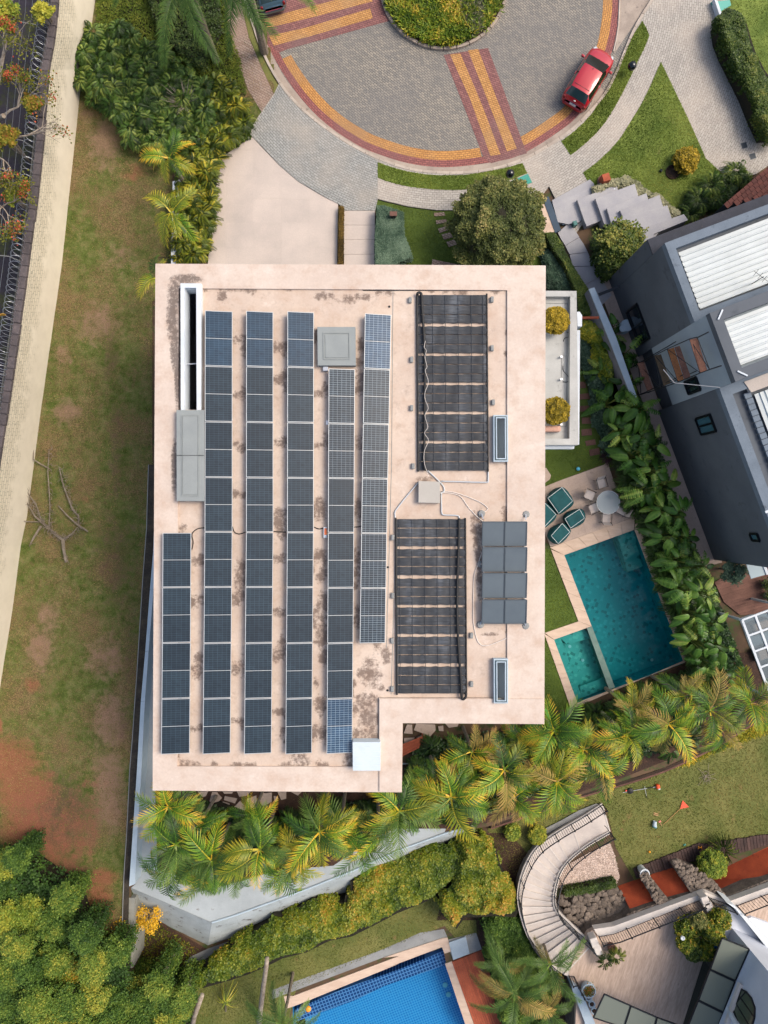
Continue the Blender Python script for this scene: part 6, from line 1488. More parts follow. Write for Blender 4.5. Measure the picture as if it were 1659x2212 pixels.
def ball(px, py, r, z0, z1, n, m, label, cat, name='shrub', size=.09, tmu=.45, parent_group=None, squash=.8, trunk=.06, lump=.12):
    zc = (z0 + z1) / 2 if z1 - z0 < 2 * r * (H - z1) / F else z1 - r * (H - z1) / F * squash
    rr = r * (H - zc) / F; c = np.array(W(px, py, zc)); t = thing(name, (c[0], c[1], z0), label, cat, parent_group)
    d = R.normal(0, 1, (n, 3)); d /= np.linalg.norm(d, axis=1)[:, None]; d[:, 2] = np.where(d[:, 2] < -.35, -d[:, 2], d[:, 2])
    nz = np.array([mnoise.noise(Vector(v * 2.6 + c * .7)) for v in d]) + .5 * np.array([mnoise.noise(Vector(v * 6.5)) for v in d])
    rad = rr * (1 + lump * nz * 1.6 - np.abs(R.normal(0, .07, n)))
    P = c + d * rad[:, None] * np.array([1, 1, squash])
    tint = np.clip(tmu + .45 * nz + R.normal(0, .13, n), 0, 1)
    Leaves().add(P, size, tint, (-.6, .8)).build('foliage', LM[m], t)
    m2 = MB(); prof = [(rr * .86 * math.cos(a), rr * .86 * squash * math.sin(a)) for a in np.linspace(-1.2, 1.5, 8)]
    m2.lathe((c[0], c[1], c[2]), prof, 14).build('twigs', twig, t)  # solid dark core painted as shade behind the leaves
    if zc - rr * squash > z0: MB().tube([(c[0], c[1], z0 - .02), (c[0], c[1], zc)], [trunk * 1.3, trunk], 7).build('trunk', M_['bark'], t)
    return t
def tree(px, py, r, z0, z1, m, label, group=None, clumps=16, per=420, size=.13, tmu=.45, name='tree', cat='tree', low=False):
    rr = r * (H - z1) / F; c = np.array(W(px, py, z1 - rr * .7)); t = thing(name, (c[0], c[1], z0), label, cat, group)
    Lf = Leaves(); limbs = MB()
    hb = z0 + (c[2] - z0) * .45
    limbs.tube([(c[0] + .1, c[1], z0 - .05), (c[0], c[1], hb), (c[0], c[1], c[2])], [.07, .06, .04], 6)
    limbs.build('trunk', M_['bark'], t); br = MB()
    for k in range(clumps):
        a = k * 2.4 + R.uniform(-.3, .3); u_ = math.sqrt((k + .5) / clumps); q = c + np.array([math.cos(a) * rr * .82 * u_, math.sin(a) * rr * .82 * u_, rr * .75 * math.sqrt(max(0, 1 - u_ * u_)) * R.uniform(.5, 1.15) - .15 * rr])
        cr = rr * R.uniform(.24, .42); n = int(per * R.uniform(.6, 1.3))
        br.tube([(c[0], c[1], hb + .2), tuple((q + c) / 2 + (0, 0, -.15)), tuple(q)], [.05, .035, .015], 4, False)
        d = R.normal(0, 1, (n, 3)); d /= np.linalg.norm(d, axis=1)[:, None]; d[:, 2] = np.where(d[:, 2] < -.3, -d[:, 2], d[:, 2])
        P = q + d * (cr * R.uniform(.35, 1.15, (n, 1)) * (1 + .5 * np.sin(d[:, :1] * 5 + k) * np.cos(d[:, 1:2] * 6 - k))) * np.array([1, 1, .8])
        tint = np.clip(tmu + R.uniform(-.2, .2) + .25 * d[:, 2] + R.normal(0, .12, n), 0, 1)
        Lf.add(P, size, tint, (-.6, .6))
        if k % 2 == 0 and low:
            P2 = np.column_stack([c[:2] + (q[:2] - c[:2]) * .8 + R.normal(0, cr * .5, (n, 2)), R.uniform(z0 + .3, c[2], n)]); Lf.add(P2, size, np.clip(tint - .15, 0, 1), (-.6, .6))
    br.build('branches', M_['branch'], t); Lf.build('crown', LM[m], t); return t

# top-left planting
TLP = D(178, 85, 250, 68, 330, 112, 400, 150, 450, 210, 460, 300, 440, 340, 390, 300, 345, 345, 300, 320, 255, 255, 205, 225, 183, 195)
TLY = D(440, 190, 500, 190, 535, 250, 538, 290, 480, 330, 465, 400, 462, 470, 445, 560, 385, 566, 390, 430, 405, 350, 430, 330)
hedge(TLP, 0, .5, 22000, 'philo', 'dense dark undergrowth filling the large bed at the upper left', 'shrubs', .13, .1, name='undergrowth', tmu=.2)
hedge(TLY, 0, .5, 12000, 'philoy', 'yellow-green undergrowth in the bed beside the driveway', 'shrubs', .13, .1, name='undergrowth', tmu=.25)
rosettes(TLP, 170, 'philoA', 'philo', 'dark divided-leaf plant, one of many filling the bed at the upper left', 'shrub', 'dark divided-leaf plants at the upper left', 'philodendron', smin=.85, smax=1.4, zr=(.3, .9), mind=.33, tmax=1.1)
rosettes(TLY, 100, 'philoB', 'philoy', 'yellow-green plant with feathery leaves, one of many beside the driveway', 'shrub', 'yellow-green feathery plants beside the driveway', 'feathery_shrub', smin=.85, smax=1.35, zr=(.3, .9), mind=.33, tmax=1.)
TOPG = D(207, -120, 480, -120, 495, 60, 520, 130, 530, 200, 450, 200, 400, 145, 330, 108, 255, 65, 205, 60)
o = hedge(TOPG, 0, .28, 30000, 'hedgeo', 'olive green ground cover beneath the tall palms at the top left', 'ground cover', .08, .1, name='ground_cover', tmu=.55, trim=True); o['kind'] = 'stuff'
hedge(D(300, -60, 470, -60, 480, 60, 440, 150, 340, 80), .0, 1., 9000, 'hedgeg', 'dark shrubs in the shade of the tall palm fronds at the top left', 'shrubs', .09, .3, name='shrubs', tmu=.55)
t = thing('bare_bush', W(392, 215, 0), 'leafless greyish bush among the dark plants at the upper left', 'bush')
m = MB()
for k in range(46):
    a = R.uniform(0, 6.28); l = R.uniform(.5, 1.15); c0 = Vector(W(405, 235, .2)); p1 = c0 + Vector((math.cos(a) * l * .4, math.sin(a) * l * .4, .8)); p2 = c0 + Vector((math.cos(a + R.uniform(-.4, .4)) * l, math.sin(a) * l, 1.1 + R.uniform(0, .5)))
    m.tube([c0, p1, p2], [.03, .018, .006], 4, False)
m.build('twigs', M_['branch'], t)
# island planting
c = np.array(ISLC[:2]); n = 3400; a = R.uniform(0, 6.28, n); rr = 3.5 * np.sqrt(R.uniform(0, 1, n)); P = np.column_stack([c[0] + rr * np.cos(a), c[1] + rr * np.sin(a)]); px_ = P[:, 0] * F / H + CX
t = thing('island_planting', (c[0], c[1], .1), 'yellow-green strap-leaved planting filling the round island', 'plants'); t['kind'] = 'stuff'
Lf = Leaves()
for rep in range(7):
    k = (px_ < 1025) | (R.uniform(0, 1, n) < .12) | ((px_ > 1045) & (R.uniform(0, 1, n) < .7))
    Q = P[k] + R.normal(0, .05, (k.sum(), 2)); Lf.add(np.column_stack([Q, R.uniform(.15, .45, len(Q))]), .34, np.clip(.5 + .5 * snoise(Q, 1.3, 4) + R.normal(0, .18, len(Q)), 0, 1), (-.3, .9), .1)
Lf.build('strap_leaves', LM['island'], t)
t = thing('grey_plants', W(1010, 30, .1), 'patch of grey-green tufts on the right part of the round island', 'plants'); t['kind'] = 'stuff'
Q = sample(WP(K(2, 0, 600, -40, 740, -40, 800, 60, 780, 230, 700, 290, 640, 180), .2), 6000); Lf = Leaves().add(np.column_stack([Q, R.uniform(.1, .4, len(Q))]), .22, R.uniform(0, 1, len(Q)), (-.2, 1.2), .08); Lf.build('tufts', LM['grey'], t)
# round tree, clipped hedges in front
ball(1073, 492, 97, 0, 4.4, 30000, 'ball', 'large dense dome-shaped olive green tree at the front of the house', 'tree', 'round_tree', .11, .45, squash=.75, trunk=.16, lump=.17)
hedge(K(2, 0, 0, 1640, 60, 1660, 160, 1690, 165, 1880, 200, 1960, 235, 2060, 120, 2110, 60, 2150, 0, 2160) + K(1, 0, 1465, 2160, 1465, 1900, 1482, 1640), 0, .9, 26000, 'teal', 'clipped blue-green hedge beside the entry path', 'hedge', .055, .05, trim=True, tmu=.55)
hedge(K(1, 0, 1176, 1645, 1218, 1645, 1214, 2300, 1162, 2300), 0, .5, 6000, 'brown', 'narrow brown clipped hedge between the driveway and the entry path', 'hedge', .05, .04, trim=True, tmu=.5)
hedge(K(2, 0, 1290, 1860, 1370, 1860, 1420, 1930, 1510, 2110) + K(2, 1, 1659, 330, 1659, 520, 1560, 490, 1545, 330, 1440, 100, 1330, -60), 0, 1., 20000, 'hedgeg', 'clipped green hedge running down from the slate strip to the long white wall', 'hedge', .06, .06, trim=True, tmu=.55)
hedge(K(2, 0, 1230, 1880, 1300, 1960, 1420, 2133) + K(2, 1, 1500, 200, 1560, 320, 1300, 300, 1300, 120), 0, .5, 8000, 'teal', 'dark blue-green grasses behind the clipped green hedge', 'grasses', .16, .1, tmu=.3, name='ornamental_grass')
hedge(K(3, 1, 150, 640, 240, 680, 290, 880, 330, 1000, 370, 1120, 400, 1300, 460, 1500, 450, 1640, 340, 1620, 330, 1500, 270, 1400, 260, 1250, 215, 1060, 160, 900), 0, .5, 15000, 'teal', 'band of blue-green grasses beside the brown stepping stones', 'grasses', .18, .1, tmu=.45, name='ornamental_grass')
hedge(K(3, 1, 150, 560, 260, 560, 330, 640, 400, 820, 440, 980, 400, 1060, 330, 1000, 290, 900, 240, 700, 160, 660), 0, 1., 9000, 'philoy', 'yellow-green leafy shrubs between the balcony and the white wall', 'shrubs', .2, .2, tmu=.6, name='shrubs')
hedge(K(3, 0, 1340, 20, 1430, 60, 1480, 110, 1530, 280, 1570, 400, 1650, 560, 1760, 700, 1800, 1100, 1659, 1110, 1580, 940, 1500, 740, 1410, 560, 1320, 380, 1270, 250, 1250, 120), 0, 1.4, 34000, 'hedgeg', 'long dark green hedge along the driveway at the top right', 'hedge', .1, .18, tmu=.5)
# shrubs by the granite steps
hedge(K(3, 0, 265, 1500, 400, 1440, 520, 1405, 620, 1440, 680, 1510, 800, 1560, 870, 1640, 970, 1700, 880, 1740, 810, 1600, 690, 1555, 600, 1560, 560, 1480, 430, 1490, 280, 1540), .1, .6, 9000, 'grey', 'pale striped grassy border along the top of the granite steps', 'grasses', .16, .1, tmu=.7, name='ornamental_grass')
for x, y, r, lb in ((1400, 1380, 90, 'at the foot of the grey driveway'), (1480, 1420, 60, 'against the red tiled roof'), (1200, 1480, 90, 'middle of the group beside the lawn'), (1100, 1600, 100, 'above the dark ledge of the house'), (1250, 1580, 80, 'touching the dark roof ledge'), (1050, 1700, 70, 'beside the lowest granite step')):
    p = W(*K(3, 0, x, y)[0]); 
    t = tag(bpy.data.objects.new('feathery_shrub', rosette('feathery_shrub', LM['philo'], n=34, L=.9, seed=x, ll=.26, up=.9, tmax=1.)), 'big feathery green shrub ' + lb, 'shrub', 'feathery shrubs at the upper right'); COL.objects.link(t); t.location = (p[0] * .985, p[1] * .985, .2); t.scale = (r / 95,) * 3
hedge(K(3, 0, 1000, 1560, 1200, 1420, 1400, 1360, 1540, 1400, 1300, 1640, 1060, 1730, 960, 1680), .1, .6, 9000, 'hedgeg', 'low green undergrowth beneath the feathery shrubs at the upper right', 'undergrowth', .12, .2, name='undergrowth', tmu=.3)
tree(1337, 532, 52, 0, 3.0, 'hedgeg', 'bushy green shrub tree standing beside the granite steps and the dark house', clumps=22, per=420, size=.12, tmu=.6)
hedge(K(3, 0, 250, 1900, 420, 1800, 600, 1900, 740, 2000, 600, 2133, 330, 2250, 260, 2100), 0, .8, 9000, 'hedgeg', 'leafy undergrowth at the corner of the dark house below the granite steps', 'undergrowth', .12, .25, name='undergrowth', tmu=.45)
ball(*K(3, 0, 1000, 1290)[0], 26, .1, 1.1, 2600, 'gold', 'small golden bush beside the round soil bed on the lawn', 'bush', 'bush', .1, .45)
t = thing('soil_bed', W(*K(3, 0, 892, 1383)[0]), 'round mulch bed with a dark rim on the upper right lawn', 'bed')
MB().lathe(W(*K(3, 0, 892, 1383)[0], .1), [(.42, 0), (.42, .1), (.38, .1), (.38, .04), (.0, .06)], 20).build('mulch', M_['soil'], t)
for (x, y), lb in (((1009, 1402), 'on the grass strip beside the teal cover'), ((2062, 540), 'on the grass strip beside the red car')):
    q = K(2, 0, x, y)[0] if x < 1200 else K(3, 0, 562, 540)[0]
    t = thing('globe_lamp', W(*q), 'black glossy globe garden lamp ' + lb, 'lamp', 'black globe lamps')
    p = W(*q); gm_ = bpy.data.materials.get('black_globe') or flat('black_globe', '#0d1418', .12, .2, .8)
    MB().tube([(p[0], p[1], .08), (p[0], p[1], .55)], .05, 8).build('post', M_['darkmetal'], t)
    rr = .25; MB().lathe((p[0] * .985, p[1] * .985, .75), [(rr * math.cos(a), rr * math.sin(a)) for a in np.linspace(-1.5, 1.55, 12)], 18).build('globe', gm_, t, smooth=True)
# golden balls on the balcony
for y, lb in ((560, 'upper'), (1285, 'lower')):
    ball(*K(2, 1, 1375, y)[0], 28, 4.6, 5.9, 5200, 'gold' if y < 900 else 'gold', '%s of the two clipped golden shrubs on the balcony' % lb, 'shrub', 'clipped_shrub', .08, .6 if y < 900 else .42, squash=.8)
# stepping stones beside the balcony
for j, q in enumerate(((143, 1050, 197, 1050, 197, 1100, 143, 1100), (143, 1148, 225, 1140, 228, 1185, 146, 1192), (150, 1243, 235, 1240, 237, 1282, 150, 1288), (165, 1338, 237, 1335, 237, 1385, 165, 1385), (160, 1432, 240, 1425, 245, 1478, 163, 1482), (190, 1525, 268, 1510, 278, 1552, 200, 1565), (222, 1595, 300, 1580, 312, 1630, 230, 1645))):
    tag(MB().prism([p[:2] for p in WP(K(3, 1, *q))], 0, .06).build('stepping_stone', M_['woodd']), 'brown stepping stone beside the balcony, %s from the top' % ORD[j], 'stepping stone', 'brown stepping stones beside the balcony')
tag(MB().prism([p[:2] for p in WP(K(2, 1, 1200, 1740, 1300, 1740, 1338, 1800, 1330, 1830, 1290, 1860, 1200, 1860))], 0, .07).build('flagstone', M_['deck']), 'beige flagstone half under the roof edge above the patio', 'flagstone')

# ---- big paddle leaves along the right of the pool
def paddle(seed, torn):
    r = np.random.default_rng(seed); V = []; Fc = []; T = []; n = 12; L, wd = 1.35, .3
    prof = [wd * (math.sin(math.pi * min(1, .08 + .92 * (k / n)) ** .8) ** .6 if 0 < k < n else .08) for k in range(n + 1)]
    for k in range(n):
        t0, t1 = k / n, (k + 1) / n
        for s in (-1, 1):
            dr = r.uniform(-.14, .02) if torn else 0.; g = r.uniform(.1, .5) if torn and k % 2 else 0
            def pt(t, u, w): return (L * (t - (.35 * g if u else 0) * .1), s * u * w * .95, L * (.25 * t - .55 * t * t) + (u * .13 - .2 * u * u) * 1. + (dr if u > .5 else 0))
            w0, w1 = prof[k], prof[k + 1]; i = len(V)
            V += [pt(t0, 0, 0), pt(t1, 0, 0), pt(t1 - (.03 if torn else 0), .55, w1), pt(t0, .55, w0), pt(t1 - (.04 if torn else 0), 1, w1 * (1 - g * .2)), pt(t0 + .0, 1, w0)]
            tn = .35 + r.uniform(-.06, .06); T += [.5, .5, tn, tn, tn + .15 + (.2 if torn and r.uniform() < .3 else 0), tn + .1]
            Fc += [(i, i + 1, i + 2), (i, i + 2, i + 3), (i + 3, i + 2, i + 4), (i + 3, i + 4, i + 5)]
    return Leaves().raw(V, Fc, np.clip(T, 0, 1)).mesh('leaf', LM['banana'])
PDM = [paddle(q, q > 2) for q in range(6)]
def bigleaf(px, py, z, n, s, label, spread=(.2, .9), azr=None):
    p = W(px, py, z); t = thing('strelitzia_plant', (p[0], p[1], 0), label, 'plant', 'big-leaved plants between the pool and the dark house')
    for k in range(n):
        az = (k * 2.4 + R.uniform(-.4, .4)) if azr is None else R.uniform(*azr); ti = R.uniform(*spread)
        hh = z - R.uniform(0, 1.4) ; rr = R.uniform(.1, .45)
        q = Vector((math.cos(az) * rr, math.sin(az) * rr, hh))
        MB().tube([(0, 0, 0), (q.x * .4, q.y * .4, hh * .6), tuple(q)], [.05, .035, .025], 5, False).build('stalk', bpy.data.materials.get('leaf_stalk') or flat('leaf_stalk', '#6a7434', .5), t, local=True)
        o = link('leaf', PDM[int(R.integers(6))], t); o.location = q; o.rotation_euler = (R.uniform(-.5, .5), ti - .3, az + R.uniform(-.3, .3)); sc_ = s * R.uniform(.75, 1.15); o.scale = (sc_, sc_ * R.uniform(.85, 1.2), sc_)
    return t
bl = [(1338, 712, 1.8, 'pale round tank, between white wall and facade'), (1362, 762, 1.9, 'first scaffold plank, right of the white wall'), (1372, 822, 2., 'scaffold foot, right of the white wall'), (1310, 800, 1.6, 'yellow-green shrubs left of the white wall'), (1335, 865, 2.4, 'lower end of the white wall, left side'), (1395, 880, 3., 'top end of the band near the scaffold'), (1372, 905, 2.6, 'foot of the long white wall'), (1350, 930, 2.8, 'brown stemmed clump below the white wall'), (1400, 935, 3.2, 'dark facade, second row from the top'), (1425, 960, 3., 'dark facade under its window'), (1385, 985, 2.8, 'glass table, up and right of it'), (1425, 1010, 3.4, 'dark facade, halfway between window and deck'), (1410, 1060, 3., 'right end of the patio'),
      (1455, 1050, 3.2, 'dark facade level with the patio'), (1445, 1100, 3.2, 'upper right corner of the teal pool'), (1480, 1110, 3.4, 'beige path by the dark facade'), (1455, 1160, 3., 'pool steps, right of them'), (1500, 1165, 3.4, 'lower end of the dark facade'), (1485, 1215, 3.2, 'bushy shrub on the timber deck, left of it'), (1530, 1225, 3.4, 'left tip of the timber deck'), (1505, 1275, 3.2, 'middle of the teal pool, far to its right'),
      (1550, 1285, 3.4, 'timber deck near the pergola'), (1530, 1330, 3.2, 'upper corner of the pergola'), (1570, 1345, 3.4, 'upper left pergola panes'), (1540, 1390, 3.2, 'lower right corner of the teal pool, right of it'), (1585, 1400, 3.4, 'left side of the pergola'), (1560, 1440, 3.2, 'lower left corner of the pergola'), (1590, 1460, 3., 'last one before the golden palms')]
for j, (x, y, z, lb) in enumerate(bl):
    bigleaf(x - 6 - (16 if y > 1270 else 0), y, z, 13, R.uniform(.6, .88), 'big-leaved green plant by the ' + lb if not lb.startswith(('last', 'middle')) else 'big-leaved green plant, ' + lb)
BAND_ = D(1270, 690, 1330, 760, 1345, 850, 1330, 900, 1330, 1000, 1360, 1050, 1380, 1130, 1430, 1270, 1480, 1400, 1500, 1440, 1560, 1470, 1610, 1450, 1560, 1300, 1500, 1170, 1440, 1010, 1400, 880, 1350, 830)
hedge(BAND_, 0, .7, 16000, 'philo', 'dark undergrowth beneath the big-leaved plants right of the pool', 'undergrowth', .16, .25, name='undergrowth', tmu=.3)
PB = D(1338, 990, 1405, 1040, 1408, 1120, 1436, 1200, 1476, 1290, 1505, 1380, 1505, 1430, 1466, 1350, 1420, 1230, 1384, 1130, 1352, 1070)
rosettes(PB, 60, 'philoC', 'philo', 'dark divided-leaf plant, one of the row pressed between the teal pool and the big-leaved plants', 'shrub', 'dark divided-leaf plants beside the pool', 'philodendron', smin=1., smax=1.5, zr=(.15, .6), mind=.42, tmax=.7, n=18)
PB2 = D(1255, 1552, 1330, 1520, 1410, 1485, 1510, 1440, 1525, 1465, 1420, 1530, 1330, 1560, 1200, 1600, 1190, 1560)
rosettes(PB2, 34, 'philoC', 'philo', 'dark divided-leaf plant, one of the row below the lower edge of the teal pool', 'shrub', 'dark divided-leaf plants below the pool', 'philodendron', smin=.9, smax=1.5, zr=(.1, .5), mind=.42, tmax=.7, n=18)
UND = D(345, 1760, 440, 1735, 560, 1780, 700, 1740, 860, 1725, 900, 1600, 1000, 1590, 1180, 1570, 1230, 1560, 1500, 1440, 1560, 1500, 1500, 1600, 1340, 1660, 1160, 1720, 1060, 1760, 960, 1770, 860, 1790, 720, 1850, 560, 1870, 460, 1890, 380, 1880)
hedge(UND, 0, .5, 26000, 'philo', 'dark undergrowth beneath the row of golden palms', 'undergrowth', .16, .25, name='undergrowth', tmu=.25)
rosettes(UND, 80, 'philoC', 'philo', 'dark green leafy plant, one of many beneath the row of golden palms', 'shrub', 'dark plants beneath the golden palms', 'philodendron', smin=.9, smax=1.6, zr=(.1, .7), mind=.5, tmax=.6, n=18)
tree(1581, 1233, 30, .1, 2.2, 'teal', 'small grey-green bush tree on the timber deck behind the big-leaved plants', clumps=14, per=260, size=.08, tmu=.4)
for (x, y), lb in (((1625, 655), 'upper'), ((1640, 745), 'lower')):
    q = K(3, 2, x, y)[0]; p = W(*q); t = thing('potted_plant', p, '%s round potted plant on the timber deck at the right edge' % lb, 'potted plant')
    MB().lathe(p, [(.18, .08), (.24, .4), (.2, .4), (.0, .36)], 14).build('pot', M_['concrete'], t)
    Q = np.array(p) + np.array([0, 0, .6]) + R.normal(0, .16, (700, 3)); Leaves().add(Q, .08, R.uniform(.2, .8, 700)).build('foliage', LM['hedgeg'], t)
# small purple-black plant
t = tag(bpy.data.objects.new('cordyline_plant', rosette('cordyline_plant', LM['rust'], n=3, seed=5)), 'x', 'plant'); bpy.data.objects.remove(t)
pl_ = leafmat('maroon_leaf', [(0, '#191014'), (1, '#4a2c34')], .5, .3)
o = bpy.data.objects.new('cordyline_plant', rosette('cordyline_plant', pl_, n=22, L=.55, seed=5, ll=.14)); COL.objects.link(o); o.location = W(*K(3, 1, 365, 1650)[0], .1); tag(o, 'dark maroon spiky plant beside the last brown stepping stones', 'plant')

# ---- lower hedge, bushes and climbers
HD = K(1, 3, -40, 1790, 100, 1680, 240, 1580, 340, 1480, 430, 1430, 560, 1350, 620, 1260, 720, 1280, 880, 1180, 960, 1130, 1100, 1170, 1230, 1170, 1240, 1100, 1290, 1080, 1280, 980, 1420, 880, 1560, 850) + K(2, 3, 100, 820, 200, 770, 380, 690, 480, 690, 700, 720, 700, 900, 560, 1000, 400, 1150, 150, 1250) + K(1, 3, 1500, 1350, 1300, 1450, 1100, 1490, 900, 1590, 700, 1640, 560, 1710, 400, 1780, 250, 1830, 0, 1900)
hedge(HD, LOW, -.2, 70000, 'hedge', 'long thick green and rusty hedge below the whitewashed slope', 'hedge', .13, .3, lsc=1., edge=.7, tmu=.45)
HB = K(2, 3, 560, 720, 700, 640, 800, 640, 920, 740, 960, 900, 1010, 1000, 1060, 1100, 1100, 1250, 1080, 1300, 900, 1290, 760, 1300, 640, 1300, 570, 1400, 440, 1280, 400, 1180, 560, 1000)
hedge(HB, LOW, .1, 30000, 'hedge', 'yellow-green climbing bushes between the long hedge and the curved stair', 'bushes', .13, .4, lsc=1.1, edge=.7, tmu=.55, name='bushes')
hedge(K(2, 3, 760, 1300, 1000, 1240, 1120, 1300, 1200, 1480, 1330, 1640, 1480, 1740, 1400, 1850, 1300, 2300, 960, 2300, 900, 1950, 800, 1600, 850, 1500), LOW, -.6, 34000, 'wood', 'olive green thicket between the red timber deck and the curved stair', 'bushes', .12, .4, lsc=1.2, edge=.6, tmu=.4, name='bushes')
sheet('garden_bed', K(2, 3, 690, 600, 1010, 600, 1180, 800, 1060, 1000, 1130, 1400, 1500, 1750, 1500, 2400, 780, 2400, 740, 1300, 420, 1300, 540, 900), LOW + .006, M_['soil'])
# ---- thicket at the bottom left
th = [(15, 1865, 36, 1), (40, 1850, 30, 0), (18, 1980, 38, 1), (70, 1965, 38, 2), (40, 2040, 36, 0), (145, 1935, 34, 0), (120, 1990, 40, 0), (185, 2020, 36, 0), (65, 2085, 40, 3), (122, 2070, 38, 0), (155, 2090, 30, 4), (205, 2080, 38, 0), (255, 2050, 34, 0), (292, 2135, 32, 0), (345, 2125, 32, 0), (398, 2150, 28, 0), (30, 2150, 40, 0), (85, 2160, 40, 0), (150, 2160, 40, 0), (205, 2150, 36, 3), (255, 2165, 38, 0), (310, 2170, 38, 3), (365, 2160, 38, 0), (20, 2210, 40, 0), (100, 2215, 40, 0), (170, 2215, 40, 3), (240, 2215, 40, 0), (300, 2220, 38, 0), (360, 2215, 34, 3), (395, 2170, 26, 0), (0, 1910, 34, 0), (10, 2100, 38, 0)]
kn = ['mid green', 'golden green', 'bright yellow-green', 'brownish olive', 'rust-tinged']
words = {}
protos = {}
for j, (x, y, r, k) in enumerate(th):
    z1 = 2.1 + (j * 37 % 10) * .16
    m_ = ('wood', 'bright', 'bright', 'wood', 'hedge')[k]
    key = (m_, j % 3)
    lab = '%s thicket tree, %s' % (kn[k], ['left edge, beside the red soil', 'just right of the topmost corner tree', 'largest golden crown by the left edge', 'brightest crown near the left edge', 'below the brightest crown', 'tall tip reaching up the brown lawn', 'under the tall tip', 'beside the red soil patch', 'under the bright crowns', 'middle of the upper edge', 'small crown with pale double trunk', 'below the red soil patch', 'next to the grey wall end', 'under the grey wall end', 'inside the yellow-flowered corner', 'at the left end of the long hedge', 'left edge, second row from the bottom', 'second row from the bottom, next to the left edge one', 'second row from the bottom, under the double trunk', 'centre of the thicket', 'second row from the bottom, right of the centre', 'second row from the bottom, with yellow tips', 'second row from the bottom, beside the leaning grey trunk', 'bottom left corner', 'bottom edge, second from the corner', 'bottom edge, third from the corner', 'bottom edge, fourth from the corner', 'bottom edge, fifth from the corner', 'bottom edge, sixth from the corner', 'touching the long hedge', 'left edge between the two golden crowns', 'left edge below the golden crowns'][j])
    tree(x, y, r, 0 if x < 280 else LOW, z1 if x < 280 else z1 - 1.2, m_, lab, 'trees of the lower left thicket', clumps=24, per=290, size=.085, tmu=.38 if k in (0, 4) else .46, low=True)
hedge(D(-60, 1830, 60, 1850, 160, 1920, 200, 2030, 240, 2070, 276, 2090, 276, 2400, -60, 2400), 0, 1.6, 34000, 'wood', 'tangled undergrowth beneath the lower left thicket', 'undergrowth', .14, .4, name='undergrowth', tmu=.25, edge=.8)
hedge(D(290, 2110, 360, 2100, 415, 2130, 400, 2300, 290, 2300), LOW, -.6, 12000, 'wood', 'tangled undergrowth right of the grey wall end', 'undergrowth', .14, .4, name='undergrowth', tmu=.25, edge=.8)
# yellow flowering bushes by the grey wall end
yl = leafmat('yellow_flower', [(0, '#8a7018'), (.4, '#c29a26'), (1, '#dcb038')], .6, .2)
for (x, y, r), lb in (((1190, 1280, 70), 'right of the grey wall end'), ((1020, 1365, 60), 'over the grey wall end')):
    q = K(0, 3, x, y)[0]; p = np.array(W(*q, -.3)); t = thing('flowering_bush', (p[0], p[1], LOW), 'sparse yellow flowering bush ' + lb, 'bush', 'yellow flowering bushes')
    m = MB(); Lf = Leaves()
    for k in range(22):
        a = R.uniform(0, 6.28); l = R.uniform(.2, .75); e = p + np.array([math.cos(a) * l, math.sin(a) * l, R.uniform(-.4, .4)]); m.tube([(p[0], p[1], LOW), tuple((p + e) / 2), tuple(e)], [.03, .018, .006], 4, False)
        Lf.add(e + R.normal(0, .12, (60, 3)), .08, R.uniform(0, 1, 60))
    m.build('twigs', M_['branch'], t); Lf.build('flowers', yl, t)
Q = sample(WP(K(0, 3, 1085, 1200, 1600, 1530, 1420, 1690, 1060, 1720), LOW), 1600); o = Leaves().add(np.column_stack([Q, np.full(len(Q), LOW + .05)]), .1, np.clip(R.beta(1, 3, len(Q)), 0, 1), (-.2, .8)).build('fallen_leaves', LM['rust']); o['kind'] = 'stuff'
# ---- orange-flowered tree over the tall wall
t = thing('flowering_tree', W(10, 230, 0), 'half bare tree with orange and red blossom reaching over the cream wall, top left', 'tree')
m = MB(); tips = []
def grow(p, d, l, r, n):
    p2 = p + d * l; m.tube([p, p + d * l * .5 + Vector((R.uniform(-.06, .06), R.uniform(-.06, .06), .04)) * l, p2], [r, r * .8, r * .6], 5, False)
    if n == 0: tips.append(p2); return
    for k in range(2 + (n > 2)):
        dd_ = (d + Vector((R.uniform(-.8, .8), R.uniform(-.8, .8), R.uniform(-.25, .35)))).normalized(); grow(p2, dd_, l * R.uniform(.6, .9), r * .6, n - 1)
for x, y, dx, dy in ((20, 250, 1, .3), (5, 150, .6, .6), (30, 60, .2, .9), (0, 330, .6, -.5), (40, 300, 1, .0), (-10, 440, .8, -.3)):
    grow(Vector(W(x - 12, y, 4.2)), Vector((dx, dy, .35)).normalized(), 1.0, .07, 4)
m.tube([W(-20, 260, 0), W(-15, 260, 3), W(8, 250, 4.3)], [.22, .18, .12], 8)
for x, y in ((5, 150), (30, 60), (0, 330), (40, 300), (-10, 440)): m.tube([W(-18, 260, 2.2), W(x - 12, y, 4.2)], [.12, .07], 6)
m.build('branches', M_['branch'], t)
Lf = Leaves(); Lb = Leaves(); tips = [p for p in tips if p.x < W(108, 0, 5)[0] or R.uniform() < .35]
for p in tips:
    c_ = R.uniform(); col_ = .1 + .35 * c_ if c_ < .82 else .9
    n_ = 20 if p.x < W(85, 0, 5)[0] else 12
    Lf.add(np.array(p) + R.normal(0, .17, (n_, 3)), .1, np.clip(R.normal(col_, .1, n_), 0, 1))
    if R.uniform() < .05: Lb.add(np.array(p) + R.normal(0, .1, (60, 3)), .09, R.uniform(.85, 1, 60))
Lf.build('foliage', LM['rust'], t); Lb.build('blossom', LM['rust'], t)
tree(6, 25, 34, 0, 5.5, 'bright', 'yellow-green tree in the top left corner behind the razor wire', clumps=16, per=200, tmu=.7)
